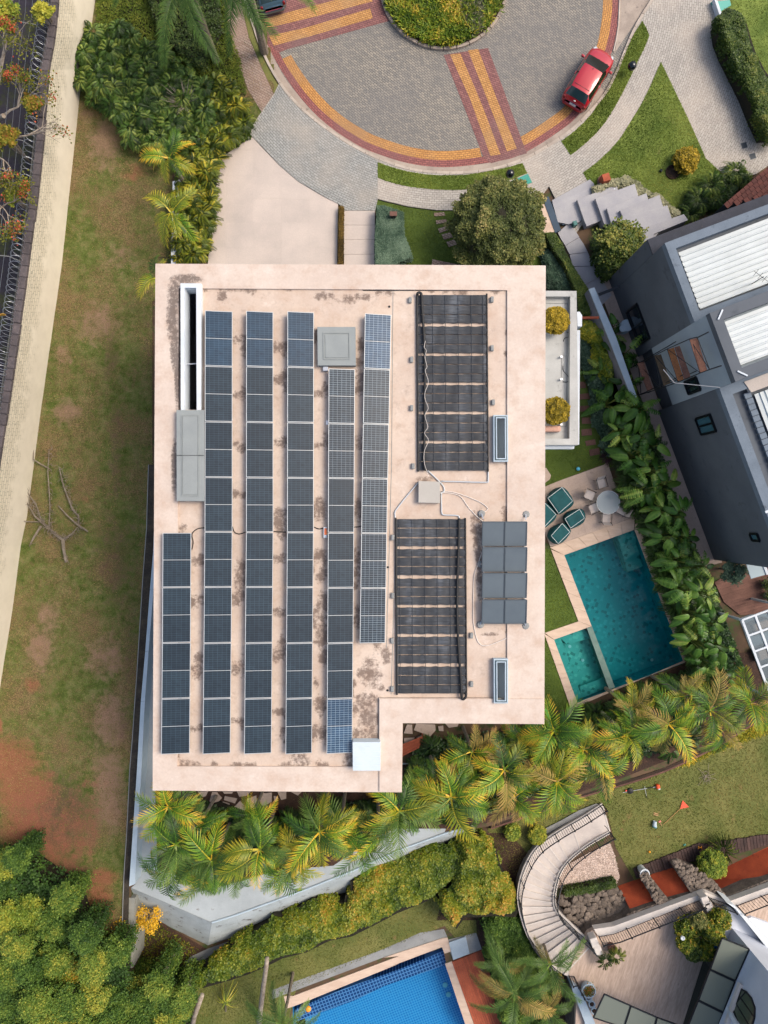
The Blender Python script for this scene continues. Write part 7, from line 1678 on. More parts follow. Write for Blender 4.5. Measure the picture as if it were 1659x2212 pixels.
tree(95, 30, 22, 0, 4.8, 'bright', 'small golden-green crown against the razor wire at the top', clumps=10, per=180, tmu=.8)
tree(30, 425, 16, 0, 4.8, 'bright', 'small yellow-green crown behind the razor wire lower down', clumps=8, per=160, tmu=.5)
tree(70, 225, 20, 0, 4.8, 'rust', 'orange leaved crown tangled with the razor wire', clumps=9, per=160, tmu=.3)
tree(15, 300, 26, 0, 5.2, 'rust', 'red leaved crown at the left edge behind the razor wire', clumps=10, per=160, tmu=.5)
# fallen bare branch on the vacant lot
t = thing('fallen_branch', W(*K(0, 2, 400, 190)[0]), 'bare fallen branch with several limbs lying on the patchy lawn', 'branch')
for q, r in (((235, 10, 300, 110, 345, 155, 400, 205, 460, 265, 520, 300), (.03, .05, .06, .07, .08, .09)), ((520, 300, 530, 370, 550, 480), (.1, .09, .08)), ((40, 85, 90, 105, 190, 150, 260, 158, 345, 155), (.02, .025, .03, .035, .04)), ((345, 190, 300, 270, 265, 330), (.07, .06, .04)), ((520, 300, 600, 250, 640, 200), (.06, .04, .02)), ((720, 235, 640, 180, 560, 110, 480, 30), (.05, .05, .04, .03)), ((410, -420, 405, -250, 415, -60, 412, 60, 402, 205), (.02, .03, .035, .035, .04)), ((490, -270, 530, -130, 600, 60, 640, 110, 640, 190), (.03, .04, .05, .05, .05)), ((160, -230, 195, -200, 230, -90, 300, 20, 345, 155), (.02, .03, .035, .04, .04)), ((285, -440, 290, -340, 350, -300, 420, -260), (.025, .04, .045, .03))):
    MB().tube([(p[0], p[1], .24 + .1 * math.sin(i * 1.3)) for i, p in enumerate(WP(K(0, 2, *q)))], [v * 1.05 for v in r], 6).build('limb', M_['bark'], t)
m = MB(); bp2 = catmull(K(0, 2, 235, 10, 345, 155, 460, 265, 520, 300, 640, 200, 600, 60, 530, -130, 490, -270), 8) + catmull(K(0, 2, 160, -230, 230, -90, 345, 155, 402, 205, 415, -60, 410, -420), 8) + K(0, 2, 550, 480, 545, 440, 265, 330, 300, 270)
for p in bp2:
    for k in range(3):
        a = R.uniform(0, 6.28); l = R.uniform(.15, .5); q = Vector(W(p[0], p[1], .25)); m.tube([q, q + Vector((math.cos(a) * l * .5, math.sin(a) * l * .5, R.uniform(0, .2))), q + Vector((math.cos(a + .5) * l, math.sin(a + .5) * l, R.uniform(0, .25)))], [.016, .01, .004], 3, False)
m.build('twigs', M_['bark'], t)
# bits of the south side: shrubs near stairs
ball(*K(2, 3, 1228, 615)[0], 20, LOW, LOW + .9, 2200, 'bright', 'small round yellow-green bush beside the upper end of the curved stair', 'bush', 'bush', .07, .55)
ball(*K(2, 3, 1030, 590)[0], 17, LOW, LOW + .7, 900, 'bright', 'pale green leafy plant below the left end of the bed edging', 'plant', 'shrub', .1, .4)
ball(*K(3, 3, 1210, 840)[0], 30, LOW, LOW + 1.6, 4200, 'bright', 'bright yellow-green shrub beside the terracotta wall', 'shrub', 'shrub', .08, .5)
o = bpy.data.objects.new('agave_plant', rosette('agave_plant', LM['hedgeg'], n=60, L=.95, seed=8, ll=.05, pairs=12, wide=.16, up=1.)); COL.objects.link(o); o.location = W(*K(3, 3, 1275, 710)[0], LOW + .3); tag(o, 'dark green spiky agave beside the brown plank strip', 'plant')
for (x, y), lb in (((1430, 1950), 'x'),): pass
Q = sample([W(p[0], p[1], LOW) for p in K(3, 2, 700, 2133, 900, 2060, 1100, 1960, 1280, 1880, 1500, 1780, 1640, 1760, 1640, 1850, 1400, 1930, 1250, 1990, 1000, 2110)], 3500); o = Leaves().add(np.column_stack([Q, np.full(len(Q), LOW + .1)]), .22, R.uniform(.3, 1, len(Q)), (.1, 1.1), .08).build('border_grass', LM['philoy']); o['kind'] = 'stuff'
# crazy-paving flagstones under the roof edge
fs = [(45, 270, 130, 265, 110, 305, 85, 310), (160, 275, 195, 272, 240, 320, 190, 375, 140, 345), (262, 305, 362, 325, 345, 362, 255, 335), (210, 400, 245, 350, 300, 365, 305, 430, 230, 440), (335, 395, 385, 342, 435, 400, 420, 432, 350, 438), (440, 330, 515, 300, 525, 395, 470, 400), (550, 285, 640, 275, 640, 350, 570, 385, 548, 360), (655, 305, 690, 310, 685, 345, 660, 345), (685, 268, 755, 268, 755, 325, 715, 335), (790, 268, 880, 268, 850, 300), (360, 268, 470, 268, 440, 300, 380, 310), (245, 268, 330, 268, 320, 285, 260, 285)]
for j, q in enumerate(fs):
    tag(MB().prism([p[:2] for p in WP(K(1, 3, *q), .1)], 0, .1).build('flagstone', M_['deck']), 'irregular pink-grey flagstone, one of those set under the bottom edge of the roof', 'flagstone', 'flagstones under the bottom edge of the roof')
fs = [(160, 1855, 185, 1785, 225, 1785, 230, 1860), (240, 1830, 260, 1778, 410, 1785, 415, 1830, 370, 1880, 300, 1850), (435, 1800, 475, 1795, 478, 1838, 440, 1835), (160, 1895, 245, 1890, 240, 1915, 165, 1935), (490, 1775, 600, 1778, 590, 1800, 520, 1810), (260, 1890, 330, 1865, 300, 1895)]
for j, q in enumerate(fs):
    tag(MB().prism([p[:2] for p in WP(K(2, 2, *q), .1)], 0, .1).build('flagstone', M_['deck']), 'irregular pink flagstone in the inner corner of the roof above the red bench', 'flagstone', 'flagstones in the inner corner of the roof')
# ------------------------------------------------------------------ lower right: curved stair, terrace and white house
TZ = 0.2
wst = mat('pale_stair_stone', '#c9c0b8', '#bab1aa', 1.2, fine=.07, fsc=14, objvar=.05, c3='#a49b94', c3amt=.62)
par = mat('cream_parapet', '#cfc8c0', '#c0b9b2', 1.5, fine=.08, c3='#9b948c', c3amt=.62)
trav = mat('striated_stone', '#c0ab9b', '#a59181', 1.6, fine=.14, fsc=5, stretch=(5, .6, 1), rot=math.radians(-18), bump=.15, c3='#82756e', c3amt=.6)
rub = mat('rubble_stone', '#7d7166', '#5f554c', 3, fine=.3, fsc=14, bump=1, bd=.04, objvar=.25, c3='#3f382f', c3amt=.6)
iron = flat('black_iron', '#20242a', .45, .5)
TB = K(3, 3, 60, 1725, 120, 1560, 215, 1400, 270, 1370, 420, 1350, 1160, 1080, 1345, 1155, 1345, 1600, 1300, 2500, 100, 2500, 120, 1960, 85, 1800)
tt = thing('terrace', W(*K(3, 3, 700, 1600)[0], LOW), 'pale striated stone terrace of the white house at the lower right', 'terrace')
MB().prism([p[:2] for p in WP(TB, TZ)], TZ - .3, TZ).build('floor', trav, tt)
MB().prism([p[:2] for p in WP(TB, TZ)], LOW, TZ - .301).build('base_wall', rub, tt)
MB().prism([p[:2] for p in WP(K(2, 3, 1470, 1745, 1670, 1510, 1760, 1700, 1560, 1880), TZ)], LOW, TZ - .04).build('landing', trav, tt)
q = K(3, 3, 262, 1372, 420, 1348, 1160, 1076, 1345, 1150, 1659, 1035, 1800, 985, 1800, 1030, 1659, 1085, 1400, 1182, 1345, 1190, 1130, 1128, 425, 1408, 300, 1434)
MB().prism([p[:2] for p in WP(q, TZ + .15)], TZ - .28, TZ + .15).build('parapet', par, tt)
for x, y, s in ((262, 1470, 22), (1180, 1185, 22), (292, 1535, 18), (1150, 1140, 18)):
    p = W(*K(3, 3, x, y)[0], TZ + .5); MB().box((p[0], p[1], TZ + .32), (.42, .55, .66), .32, ch=.03).build('pillar', par, tt)
MB().prism([p[:2] for p in WP(K(3, 3, 85, 1800, 150, 1850, 270, 2120, 330, 2400, 240, 2400, 190, 2120, 90, 1860), TZ + .3)], LOW, TZ + .3).build('side_wall', M_['bluewhite'], tt)
def railing(base, h, nb, every, label, zf=None, name='railing'):
    """base: dense 3-D points; iron balusters, posts and two rails"""
    P = [Vector(p) for p in base]; L = [0]
    for a, b in zip(P[:-1], P[1:]): L.append(L[-1] + (b - a).length)
    def at(s):
        for i in range(len(P) - 1):
            if s <= L[i + 1] or i == len(P) - 2: return P[i].lerp(P[i + 1], (s - L[i]) / max(L[i + 1] - L[i], 1e-6))
    t = thing(name, tuple(P[0]), label, 'railing'); up = Vector((0, 0, 1))
    MB().tube([p + up * h for p in P], .036, 6).build('top_rail', iron, t); MB().tube([p + up * .1 for p in P], .02, 4).build('bottom_rail', iron, t)
    for k in range(nb + 1):
        p = at(L[-1] * k / nb); m = MB()
        if k % every == 0:
            m.box((p.x, p.y, p.z + h / 2 + .02), (.05, .05, h + .04)).box((p.x, p.y, p.z + h + .06), (.09, .09, .05)); m.build('post', iron, t)
        else:
            m.tube([p + up * .1, p + up * h], .014, 4, False)
            if k % 2: m.lathe(tuple(p + up * (h * .5)), [(.004, -.05), (.026, 0), (.004, .05)], 6)
            m.build('baluster', iron, t)
    return t
def w3(pts, z): return [W(p[0], p[1], z) for p in pts]
rt_ = railing(w3(K(3, 3, 300, 1425, 425, 1400, 1112, 1132), TZ + .15), .95, 45, 12, 'long black iron railing with a scroll panel along the terrace edge')
m = MB(); a = Vector(W(*K(3, 3, 690, 1302)[0], TZ + .15)); b = Vector(W(*K(3, 3, 760, 1274)[0], TZ + .15)); d = b - a; c_ = (a + b) / 2 + Vector((0, 0, .5))
dn = d.normalized()
for sx in (-1, 1):
    for sz in (-1, 1):
        o_ = c_ + dn * sx * .28 + Vector((0, 0, sz * .24)); m.tube([o_ + dn * (math.cos(t_) * .12 * (1 - t_ / 9)) + Vector((0, 0, math.sin(t_) * .12 * (1 - t_ / 9))) for t_ in np.linspace(0, 7, 18)], .011, 4)
        m.tube([c_ + dn * sx * .1, o_], .011, 4)
m.tube([c_ + dn * (math.cos(t_) * .1) + Vector((0, 0, math.sin(t_) * .15)) for t_ in np.linspace(0, 6.28, 14)], .011, 4); m.build('scroll_ornament', iron, rt_)
railing(w3(K(3, 3, 1175, 1108, 1345, 1172), TZ + .15), .95, 9, 9, 'short black iron railing between the terrace corner and the white house')
railing(w3(K(3, 3, 1405, 1178, 1659, 1080, 1800, 1030), TZ + .15), .95, 18, 9, 'black iron railing at the right edge beyond the white roof wall')
railing(w3(K(3, 3, 62, 1745, 95, 1740), TZ) + w3(K(3, 3, 100, 1745, 150, 1840), TZ), .95, 9, 3, 'small black iron corner railing at the foot of the stair, near the round planter')
MB()
# curved stair
oc = catmull(K(2, 3, 1752, 370, 1580, 480, 1400, 585, 1240, 700, 1150, 830, 1095, 980, 1080, 1130, 1115, 1300, 1170, 1440, 1270, 1570, 1380, 1690, 1490, 1760), 8)
ic = catmull(K(2, 3, 1812, 590, 1640, 690, 1500, 800, 1420, 900, 1385, 1000, 1368, 1090, 1368, 1170, 1400, 1240, 1470, 1310, 1540, 1380, 1620, 1450, 1690, 1530), 8)
cs = thing('curved_stair', W(*oc[40], LOW), 'wide curved pale stone stair sweeping from the lower lawn up to the terrace', 'stair')
NS = 22; nn = len(oc) - 1; OB, IB = [], []
def sidx(k): return k / NS
def pick(c, f): x = f * nn; i = min(int(x), nn - 1); t = x - i; return (c[i][0] + (c[i + 1][0] - c[i][0]) * t, c[i][1] + (c[i + 1][1] - c[i][1]) * t)
cuts = [0, .13, .2] + [.2 + .8 * k / 19 for k in range(1, 20)]
for k in range(len(cuts) - 1):
    z = LOW + .15 + (TZ - LOW - .15) * max(0, k) / (len(cuts) - 2)
    z = min(z, TZ - .02)
    a, b = cuts[k], cuts[k + 1] + (.004 if k < len(cuts) - 2 else 0)
    o_ = [W(*pick(oc, a + (b - a) * q / 3), z) for q in range(4)]; i_ = [W(*pick(ic, a + (b - a) * q / 3), z) for q in range(4)]
    MB().prism([p[:2] for p in o_] + [p[:2] for p in i_[::-1]], LOW, z).build('step', wst, cs)
    # nosing line
    MB().bar(tuple(Vector(o_[0]) + Vector((0, 0, .01))), tuple(Vector(i_[0]) + Vector((0, 0, .01))), .07, .03).build('nosing', par, cs)
def zz(f):
    for k in range(len(cuts) - 1):
        if f <= cuts[k + 1]: return LOW + .15 + (TZ - LOW - .15) * (k + (f - cuts[k]) / (cuts[k + 1] - cuts[k])) / (len(cuts) - 2)
    return TZ
OR = [W(*pick(oc, f), min(zz(f), TZ) + .02) for f in np.linspace(.0, .93, 60)]
IR = [W(*pick(ic, f), min(zz(f), TZ) + .02) for f in np.linspace(.0, .97, 60)]
for r_, nm in ((OR, 'outer'), (IR, 'inner')):
    pts = [(p[0], p[1]) for p in r_]
    m = MB()
    for i in range(len(r_) - 1):
        a, b = Vector(r_[i]), Vector(r_[i + 1]); m.bar(a + Vector((0, 0, -.02)), b + Vector((0, 0, -.02)), .2, .16)
    m.build('stringer', par, cs)
railing([tuple(p) for p in OR], .95, 88, 8, 'long curved black iron railing on the outer side of the curved stair')
railing([tuple(p) for p in IR], .95, 66, 8, 'curved black iron railing on the inner side of the curved stair')
for x, y, lb in ((355, 430, 'outer'), (410, 610, 'inner')):
    c0 = Vector(W(*K(3, 3, x - 20, y - 10)[0], LOW + 1.1)); t = thing('rail_scroll', tuple(c0), 'black iron scroll ending the %s railing at the top of the curved stair' % lb, 'scroll')
    MB().tube([c0 + Vector((.35 * (t_ / 6) * math.cos(t_ * .5) + .1, -.3 * math.sin(t_ * .8), -.05 * t_)) for t_ in np.linspace(0, 6, 20)], .022, 5).build('scroll', iron, t)
sheet('stair_landing', K(2, 3, 1300, 560, 1420, 500, 1560, 420, 1700, 365, 1752, 368, 1440, 590, 1310, 640), LOW + .1, M_['concrete'])
# inner ground of the stair: gravel, clipped hedge and rubble bank
GV = K(3, 3, 392, 680, 440, 820, 465, 950, 440, 1000, 20, 1065, -60, 1000, 0, 900, 60, 850, 220, 760)
sheet('gravel_bed', GV, LOW + .05, M_['gravel'])
Q = sample([W(p[0], p[1], LOW) for p in GV], 6000); Lp = Leaves().add(np.column_stack([Q, np.full(len(Q), LOW + .05)]), .06, R.uniform(0, 1, len(Q)), (-.1, .4), .5)
pe = leafmat('pebble', [(0, '#7d6c60'), (.5, '#b09c8e'), (1, '#d0c0b4')], .8, .2, 0, 0); o = Lp.build('gravel', pe); o['kind'] = 'stuff'
hedge(K(3, 3, 20, 1062, 200, 1030, 400, 985, 440, 978, 452, 1040, 240, 1090, 30, 1120), LOW, LOW + .7, 5000, 'hedgeg', 'low dark clipped hedge between the gravel and the rubble bank', 'hedge', .07, .06, trim=True, tmu=.45)
RBK = K(3, 3, -20, 1110, 30, 1100, 240, 1080, 450, 1045, 570, 1235, 430, 1345, 270, 1365, 150, 1320, 40, 1240)
sheet('rubble_bed', RBK, LOW + .06, rub)
def lump(seed):
    r = np.random.default_rng(seed); m = MB(); n = 8; v = []
    for i, (rz_, rr) in enumerate(((-.1, .8), (.25, 1.), (.6, .75), (.75, .3))):
        for j in range(n): a = 2 * math.pi * j / n; k = rr * r.uniform(.8, 1.15); v.append((k * math.cos(a) * .5, k * math.sin(a) * .4, rz_ * .4))
    m.v = v; m.f = [(i * n + j, i * n + (j + 1) % n, (i + 1) * n + (j + 1) % n, (i + 1) * n + j) for i in range(3) for j in range(n)] + [tuple(range(3 * n, 4 * n))]
    me = bpy.data.meshes.new('stone'); me.from_pydata(m.v, [], m.f); me.materials.append(rub); me.update(); return me
LUMP = [lump(q) for q in range(5)]
def stones(poly, z0, z1, n, parent, smin, smax, mind, dirv=None):
    P = sample([W(p[0], p[1], (z0 + z1) / 2) for p in poly], n * 8); got = []
    ys_ = [W(p[0], p[1], 0)[1] for p in poly]; ylo, yhi = min(ys_), max(ys_)
    for p in P:
        if len(got) >= n: break
        if all((p[0] - g[0]) ** 2 + (p[1] - g[1]) ** 2 > mind * mind for g in got): got.append(p)
    pl = wloc(parent)
    for p in got:
        o = link('stone', LUMP[int(R.integers(5))], parent); f = (yhi - p[1]) / (yhi - ylo); z = z0 + (z1 - z0) * min(max(f, 0), 1)
        s = R.uniform(smin, smax); o.scale = (s, s, s * .8); o.rotation_euler = (R.uniform(-.2, .2), R.uniform(-.2, .2), R.uniform(0, 6.28)); o.location = (p[0] - pl.x, p[1] - pl.y, z - pl.z)
t = thing('rubble_bank', W(*K(3, 3, 280, 1200)[0], LOW), 'bank of rough brown rubble stones inside the curve of the stair', 'rubble bank')
stones(RBK, LOW + .05, LOW + 1.2, 150, t, .3, .6, .2)
def wedge(pts, zs, name, m, parent, zb=LOW):
    """solid with a sloping polygonal top"""
    P = [W(p[0], p[1], z) for p, z in zip(pts, zs)]
    if area2([p[:2] for p in P]) < 0: P = P[::-1]
    mb = MB(); n = len(P); mb.v = P + [(p[0], p[1], zb) for p in P]; mb.f = [tuple(range(n))] + [(i, n + i, n + (i + 1) % n, (i + 1) % n) for i in range(n)]; return mb.build(name, m, parent)
wedge(RBK, [LOW + .1, LOW + .1, LOW + .15, LOW + .2, TZ - .8, TZ - .6, TZ - .7, LOW + 1.2, LOW + .5], 'bank', rub, t)
tw = thing('terracotta_wall', W(*K(3, 3, 800, 1050)[0], LOW), 'terracotta red sloping wall panels between the stone buttresses', 'wall')
zt, zl = LOW - .0, TZ - .5
wedge(K(3, 3, 455, 1025, 645, 958, 765, 1165, 565, 1232), [zt, zt, zl, zl], 'wall_panel', M_['terracotta'], tw, LOW - .4)
wedge(K(3, 3, 708, 935, 892, 862, 1040, 1078, 855, 1140), [zt, zt, zl, zl], 'wall_panel', M_['terracotta'], tw, LOW - .4)
wedge(K(3, 3, 1200, 960, 1335, 868, 1659, 712, 1900, 600, 1900, 860, 1659, 975, 1325, 1108), [zt, zt, zt, zt, zl, zl, zl], 'wall_panel', M_['terracotta'], tw, LOW - .4)
bt_ = thing('stone_buttress', W(*K(3, 3, 740, 1040)[0], LOW), 'narrow rough stone buttress with a white ringed pot on its top end', 'buttress')
wedge(K(3, 3, 630, 948, 700, 932, 865, 1140, 765, 1170), [LOW + .5, LOW + .5, TZ - .2, TZ - .2], 'body', rub, bt_); stones(K(3, 3, 640, 950, 695, 940, 850, 1135, 770, 1160), LOW + .45, TZ - .3, 46, bt_, .22, .4, .12)
bt_ = thing('stone_buttress', W(*K(3, 3, 1080, 980)[0], LOW), 'wide fan-shaped rough stone buttress between the terracotta panels', 'buttress')
wedge(K(3, 3, 885, 845, 940, 822, 1100, 888, 1215, 965, 1330, 1110, 1320, 1135, 1045, 1085), [LOW + .5, LOW + .5, LOW + .6, LOW + .8, TZ - .2, TZ - .1, TZ - .2], 'body', rub, bt_); stones(K(3, 3, 900, 850, 940, 832, 1090, 895, 1200, 975, 1310, 1105, 1060, 1075), LOW + .6, TZ - .3, 130, bt_, .25, .45, .15)
sl_ = thing('stone_ledge', W(*K(3, 3, 850, 1180)[0], LOW), 'rough stone ledge running under the cream terrace parapet', 'ledge')
wedge(K(3, 3, 565, 1234, 765, 1167, 1050, 1082, 1150, 1070, 1160, 1082, 420, 1352), [TZ - .35] * 6, 'body', rub, sl_); stones(K(3, 3, 560, 1245, 765, 1180, 1050, 1092, 1140, 1080, 430, 1340), TZ - .4, TZ - .35, 60, sl_, .25, .4, .18)
sl_ = thing('stone_ledge', W(*K(3, 3, 1500, 1050)[0], LOW), 'rough stone ledge at the right edge under the parapet', 'ledge')
wedge(K(3, 3, 1320, 1110, 1659, 972, 1900, 870, 1900, 930, 1659, 1036, 1345, 1152), [TZ - .35] * 6, 'body', rub, sl_); stones(K(3, 3, 1330, 1115, 1659, 985, 1800, 930, 1800, 960, 1659, 1030, 1345, 1145), TZ - .4, TZ - .35, 60, sl_, .25, .4, .18)
pk = thing('plank_strip', W(*K(3, 3, 900, 830)[0], LOW), 'strip of dark weathered wooden planks along the lower edge of the lawn', 'plank strip')
def lerp(a, b, f): return (a[0] + (b[0] - a[0]) * f, a[1] + (b[1] - a[1]) * f)
def planks(A, B, C_, D_, n):
    for k in range(n):
        f0, f1 = k / n, (k + .88) / n; j = R.uniform(-1, 1)
        q = [lerp(A, B, f0), lerp(A, B, f1), lerp(D_, C_, f1), lerp(D_, C_, f0)]; q = [(q[0][0], q[0][1] + j), (q[1][0], q[1][1] + j), q[2], q[3]]
        MB().prism([p[:2] for p in w3(q, LOW + .1)], LOW, LOW + .1 + R.uniform(0, .03)).build('plank', dwood, pk)
dwood = mat('dark_weathered_wood', '#54413c', '#3b2f2d', 2, fine=.3, fsc=14, objvar=.3)
a = K(3, 3, 578, 888, 1115, 678, 1150, 800, 605, 965); planks(a[0], a[1], a[2], a[3], 24)
a = K(3, 3, 1120, 690, 1800, 590, 1800, 655, 1150, 840); planks(*a, 26)
# pots, canopy, house
t = thing('ring_pot', W(*K(3, 3, 658, 915)[0], LOW), 'white ringed pot at the top of the narrow stone buttress', 'pot')
p = W(*K(3, 3, 655, 905)[0], LOW + .5); MB().lathe((p[0], p[1], LOW + .1), [(.2, 0), (.24, .6), (.3, .7), (.3, .76), (.22, .76), (.2, .6), (0, .58)], 18).build('pot', M_['white'], t, smooth=False)
t = thing('stone_pot', W(*K(3, 3, 1135, 750)[0], LOW), 'round reddish stone pot with an orange toy on the plank strip', 'pot')
p = W(*K(3, 3, 1135, 750)[0], LOW); MB().lathe((p[0], p[1], LOW + .1), [(.25, 0), (.36, .2), (.36, .34), (.28, .34), (.26, .2), (0, .18)], 16).build('pot', M_['woodd'], t)
dg = flat('dark_door_glass', '#122220', .1, spec=.7)
hs = thing('white_house', W(*K(3, 3, 1500, 1700)[0], 0), 'white rendered house with an arched window at the bottom right corner', 'house')
whw = mat('white_render', '#c6ccd6', '#bac1cc', .8, fine=.04, bump=.1)
A = Vector(W(*K(3, 3, 1512, 1532)[0], TZ + 2.4)); B = Vector(W(*K(3, 3, 1240, 2180)[0], TZ + 2.4)); e = (B - A).normalized(); nr = Vector((-e.y, e.x, 0))
if nr.x < 0: nr = -nr
WT = 7.2
q = [A, B + e * 4, B + e * 4 + nr * 9, A + nr * 9]
MB().prism([tuple(v[:2]) for v in q], LOW, WT).build('wall', whw, hs)
MB().prism([p[:2] for p in WP(K(3, 3, 1290, 1240, 1335, 1185, 1400, 1215, 1659, 1545, 1900, 1800, 1900, 2300, 1500, 2300, 1290, 1440), TZ + .4)], LOW, TZ + .4).build('low_roof', whw, hs)
MB().prism([p[:2] for p in WP(K(3, 3, 1330, 1160, 1385, 1178, 1659, 1450, 1800, 1590, 1800, 1680, 1659, 1530, 1400, 1212), TZ + 1.)], LOW, TZ + 1.).build('parapet', M_['white'], hs)
MB().prism([p[:2] for p in WP(K(3, 3, 1405, 1190, 1659, 1090, 1900, 1000, 1900, 1600, 1659, 1440), TZ)], LOW, TZ).build('side_terrace', trav, hs)
MB().prism([p[:2] for p in WP(K(3, 3, 1480, 1292, 1530, 1275, 1659, 1320, 1800, 1420, 1800, 1590, 1659, 1520), TZ + .2)], LOW, TZ + .2).build('white_band', whw, hs)
def onp(px, py, off=0.):
    d = Vector(((px - CX) / F, (CY - py) / F, -1.)); k = (A - nr * off).dot(nr) - 0; n3 = Vector((nr.x, nr.y, 0)); kk = k / d.dot(n3); return Vector((0, 0, H)) + d * kk
wq = [onp(*p, .04) for p in K(3, 3, 1382, 2022, 1445, 1852, 1485, 1875, 1525, 1925, 1552, 2000, 1550, 2080, 1520, 2180, 1440, 2180)]
wf = MB();
for i in range(len(wq)): wf.bar(wq[i], wq[(i + 1) % len(wq)], .07, .08)
for a_, b_ in (((1425, 1905), (1545, 2075)), ((1405, 1975), (1500, 2133)), ((1400, 1965), (1480, 1872))): wf.bar(onp(*K(3, 3, *a_)[0], .05), onp(*K(3, 3, *b_)[0], .05), .03, .05)
wfo = wf.build('arched_window', iron, hs)
mm = MB(); mm.v = [tuple(v) for v in wq]; mm.f = [tuple(range(len(wq)))]; mm.build('pane', flat('olive_glass', '#4a5442', .1, spec=.7), wfo)
mm = MB(); a_, b_ = onp(*K(3, 3, 1440, 1810)[0], .1), onp(*K(3, 3, 1330, 2133)[0], .1); mm.bar(a_, b_, .25, .2).build('window_surround', par, hs)
a_, b_ = onp(*K(3, 3, 1340, 2010)[0], .1), onp(*K(3, 3, 1440, 2180)[0], .1); MB().bar(a_, b_, .25, .2).build('window_surround', M_['white'], hs)
g1, g2 = [W(*p, TZ) for p in K(3, 3, 1142, 1612, 955, 2200)]
MB().quad(g1, g2, (g2[0], g2[1], TZ + 2.2), (g1[0], g1[1], TZ + 2.2)).build('glazed_front', dg, hs)
MB().quad(W(*K(3, 3, 1142, 1612)[0], TZ), W(*K(3, 3, 1290, 1500)[0], TZ), W(*K(3, 3, 1290, 1500)[0], TZ + 2.2), (g1[0], g1[1], TZ + 2.2)).build('glazed_front', dg, hs)
cg, *_r = glassmat('frosted_panel', '#737a70', .12, .12)
def canopy(label, quads, z):
    t = thing('glass_canopy', W(*quads[0][0], TZ), label, 'canopy')
    for q in quads:
        P = w3(q, z); MB().prism([p[:2] for p in P], z - .02, z, True).build('panel', cg, t)
        m = MB()
        for i in range(4): m.bar(P[i], P[(i + 1) % 4], .06, .07)
        m.build('frame', iron, t)
    return t
canopy('long frosted glass canopy of three panels against the white house', [K(3, 3, 1290, 1442, 1508, 1530, 1395, 1782, 1196, 1690), K(3, 3, 1192, 1698, 1392, 1790, 1300, 2036, 1102, 1938), K(3, 3, 1098, 1946, 1297, 2044, 1235, 2200, 985, 2230)], TZ + 2.4)
canopy('frosted glass canopy over the bottom of the terrace', [K(3, 3, 346, 1892, 556, 1985, 500, 2160, 258, 2080), K(3, 3, 560, 1988, 765, 2078, 720, 2250, 505, 2162), K(3, 3, 770, 2080, 935, 2140, 900, 2300, 725, 2254)], TZ + 2.)
t = thing('round_planter', W(*K(3, 3, 215, 1850)[0], TZ), 'large round white planter of dry soil at the left end of the terrace', 'planter')
p = W(*K(3, 3, 222, 1870)[0], TZ + .5); MB().lathe((p[0], p[1], TZ), [(.3, 0), (.42, .3), (.42, .5), (.36, .5), (.34, .42), (0, .42)], 20).build('pot', M_['bluewhite'], t)
Q = np.array(p) + R.normal(0, .14, (400, 3)) * [1, 1, .3]; Leaves().add(Q, .08, R.uniform(0, 1, 400)).build('dry_plant', LM['rust'], t)
for j, (x, y) in enumerate(((222, 1925), (248, 1978), (266, 2032))):
    t = thing('plant_pot', W(*K(3, 3, x, y)[0], TZ), 'small white pot, %s in the short row below the round planter' % ORD[j], 'pot', 'small white pots')
    p = W(*K(3, 3, x, y)[0], TZ + .4); MB().lathe((p[0], p[1], TZ + .0), [(.14, 0), (.2, .4), (.16, .4), (.14, .34), (0, .33)], 14).build('pot', M_['bluewhite'], t); MB().lathe((p[0], p[1], TZ + .34), [(.13, 0), (.06, .1), (0, .12)], 10).build('plant', M_['soil'], t)
cl = [(1010, 1360, 26, 'hedge', 'large'), (1010, 1480, 22, 'hedge', 'middle'), (1060, 1540, 22, 'hedgeg', 'lower left'), (1150, 1540, 20, 'hedge', 'lower right'), (1180, 1360, 24, 'hedge', 'upper right'), (1270, 1290, 24, 'hedge', 'far right'), (1220, 1400, 22, 'philoy', 'right'), (1100, 1300, 18, 'ball', 'top')]
for x, y, r, m_, lb in cl: ball(*K(3, 3, x, y)[0], r, TZ, TZ + 1.3, 2200, m_, '%s bushy potted shrub in the cluster on the terrace corner' % lb, 'shrub', 'potted_shrub', .08, .45, 'shrubs clustered on the terrace corner')
o = bpy.data.objects.new('agave_plant', rosette('agave_plant', LM['hedgeg'], n=50, L=.6, seed=18, ll=.04, pairs=10, wide=.1, up=.9)); COL.objects.link(o); o.location = W(*K(3, 3, 1095, 1400)[0], TZ + .8); tag(o, 'spiky green plant amid the bushy cluster on the terrace corner', 'plant')
for x, y, m_, lb in ((430, 1560, 'bright', 'bright yellow-green'), (345, 1600, 'hedgeg', 'darker trailing')):
    o = bpy.data.objects.new('potted_fern', rosette('potted_fern', LM['philoy' if m_ == 'bright' else m_], n=26, L=.55, seed=x, ll=.12, up=.8)); COL.objects.link(o); o.location = W(*K(3, 3, x, y)[0], TZ + .4); tag(o, lb + ' plant beside the pillar at the top of the stair', 'plant')
p = W(*K(3, 3, 395, 1500)[0], TZ); tag(MB().lathe(p, [(.2, 0), (.28, .45), (.22, .45), (.2, .36), (0, .36)], 14).build('clay_pot', M_['woodd']), 'brown clay pot against the terrace railing near the stair', 'pot')
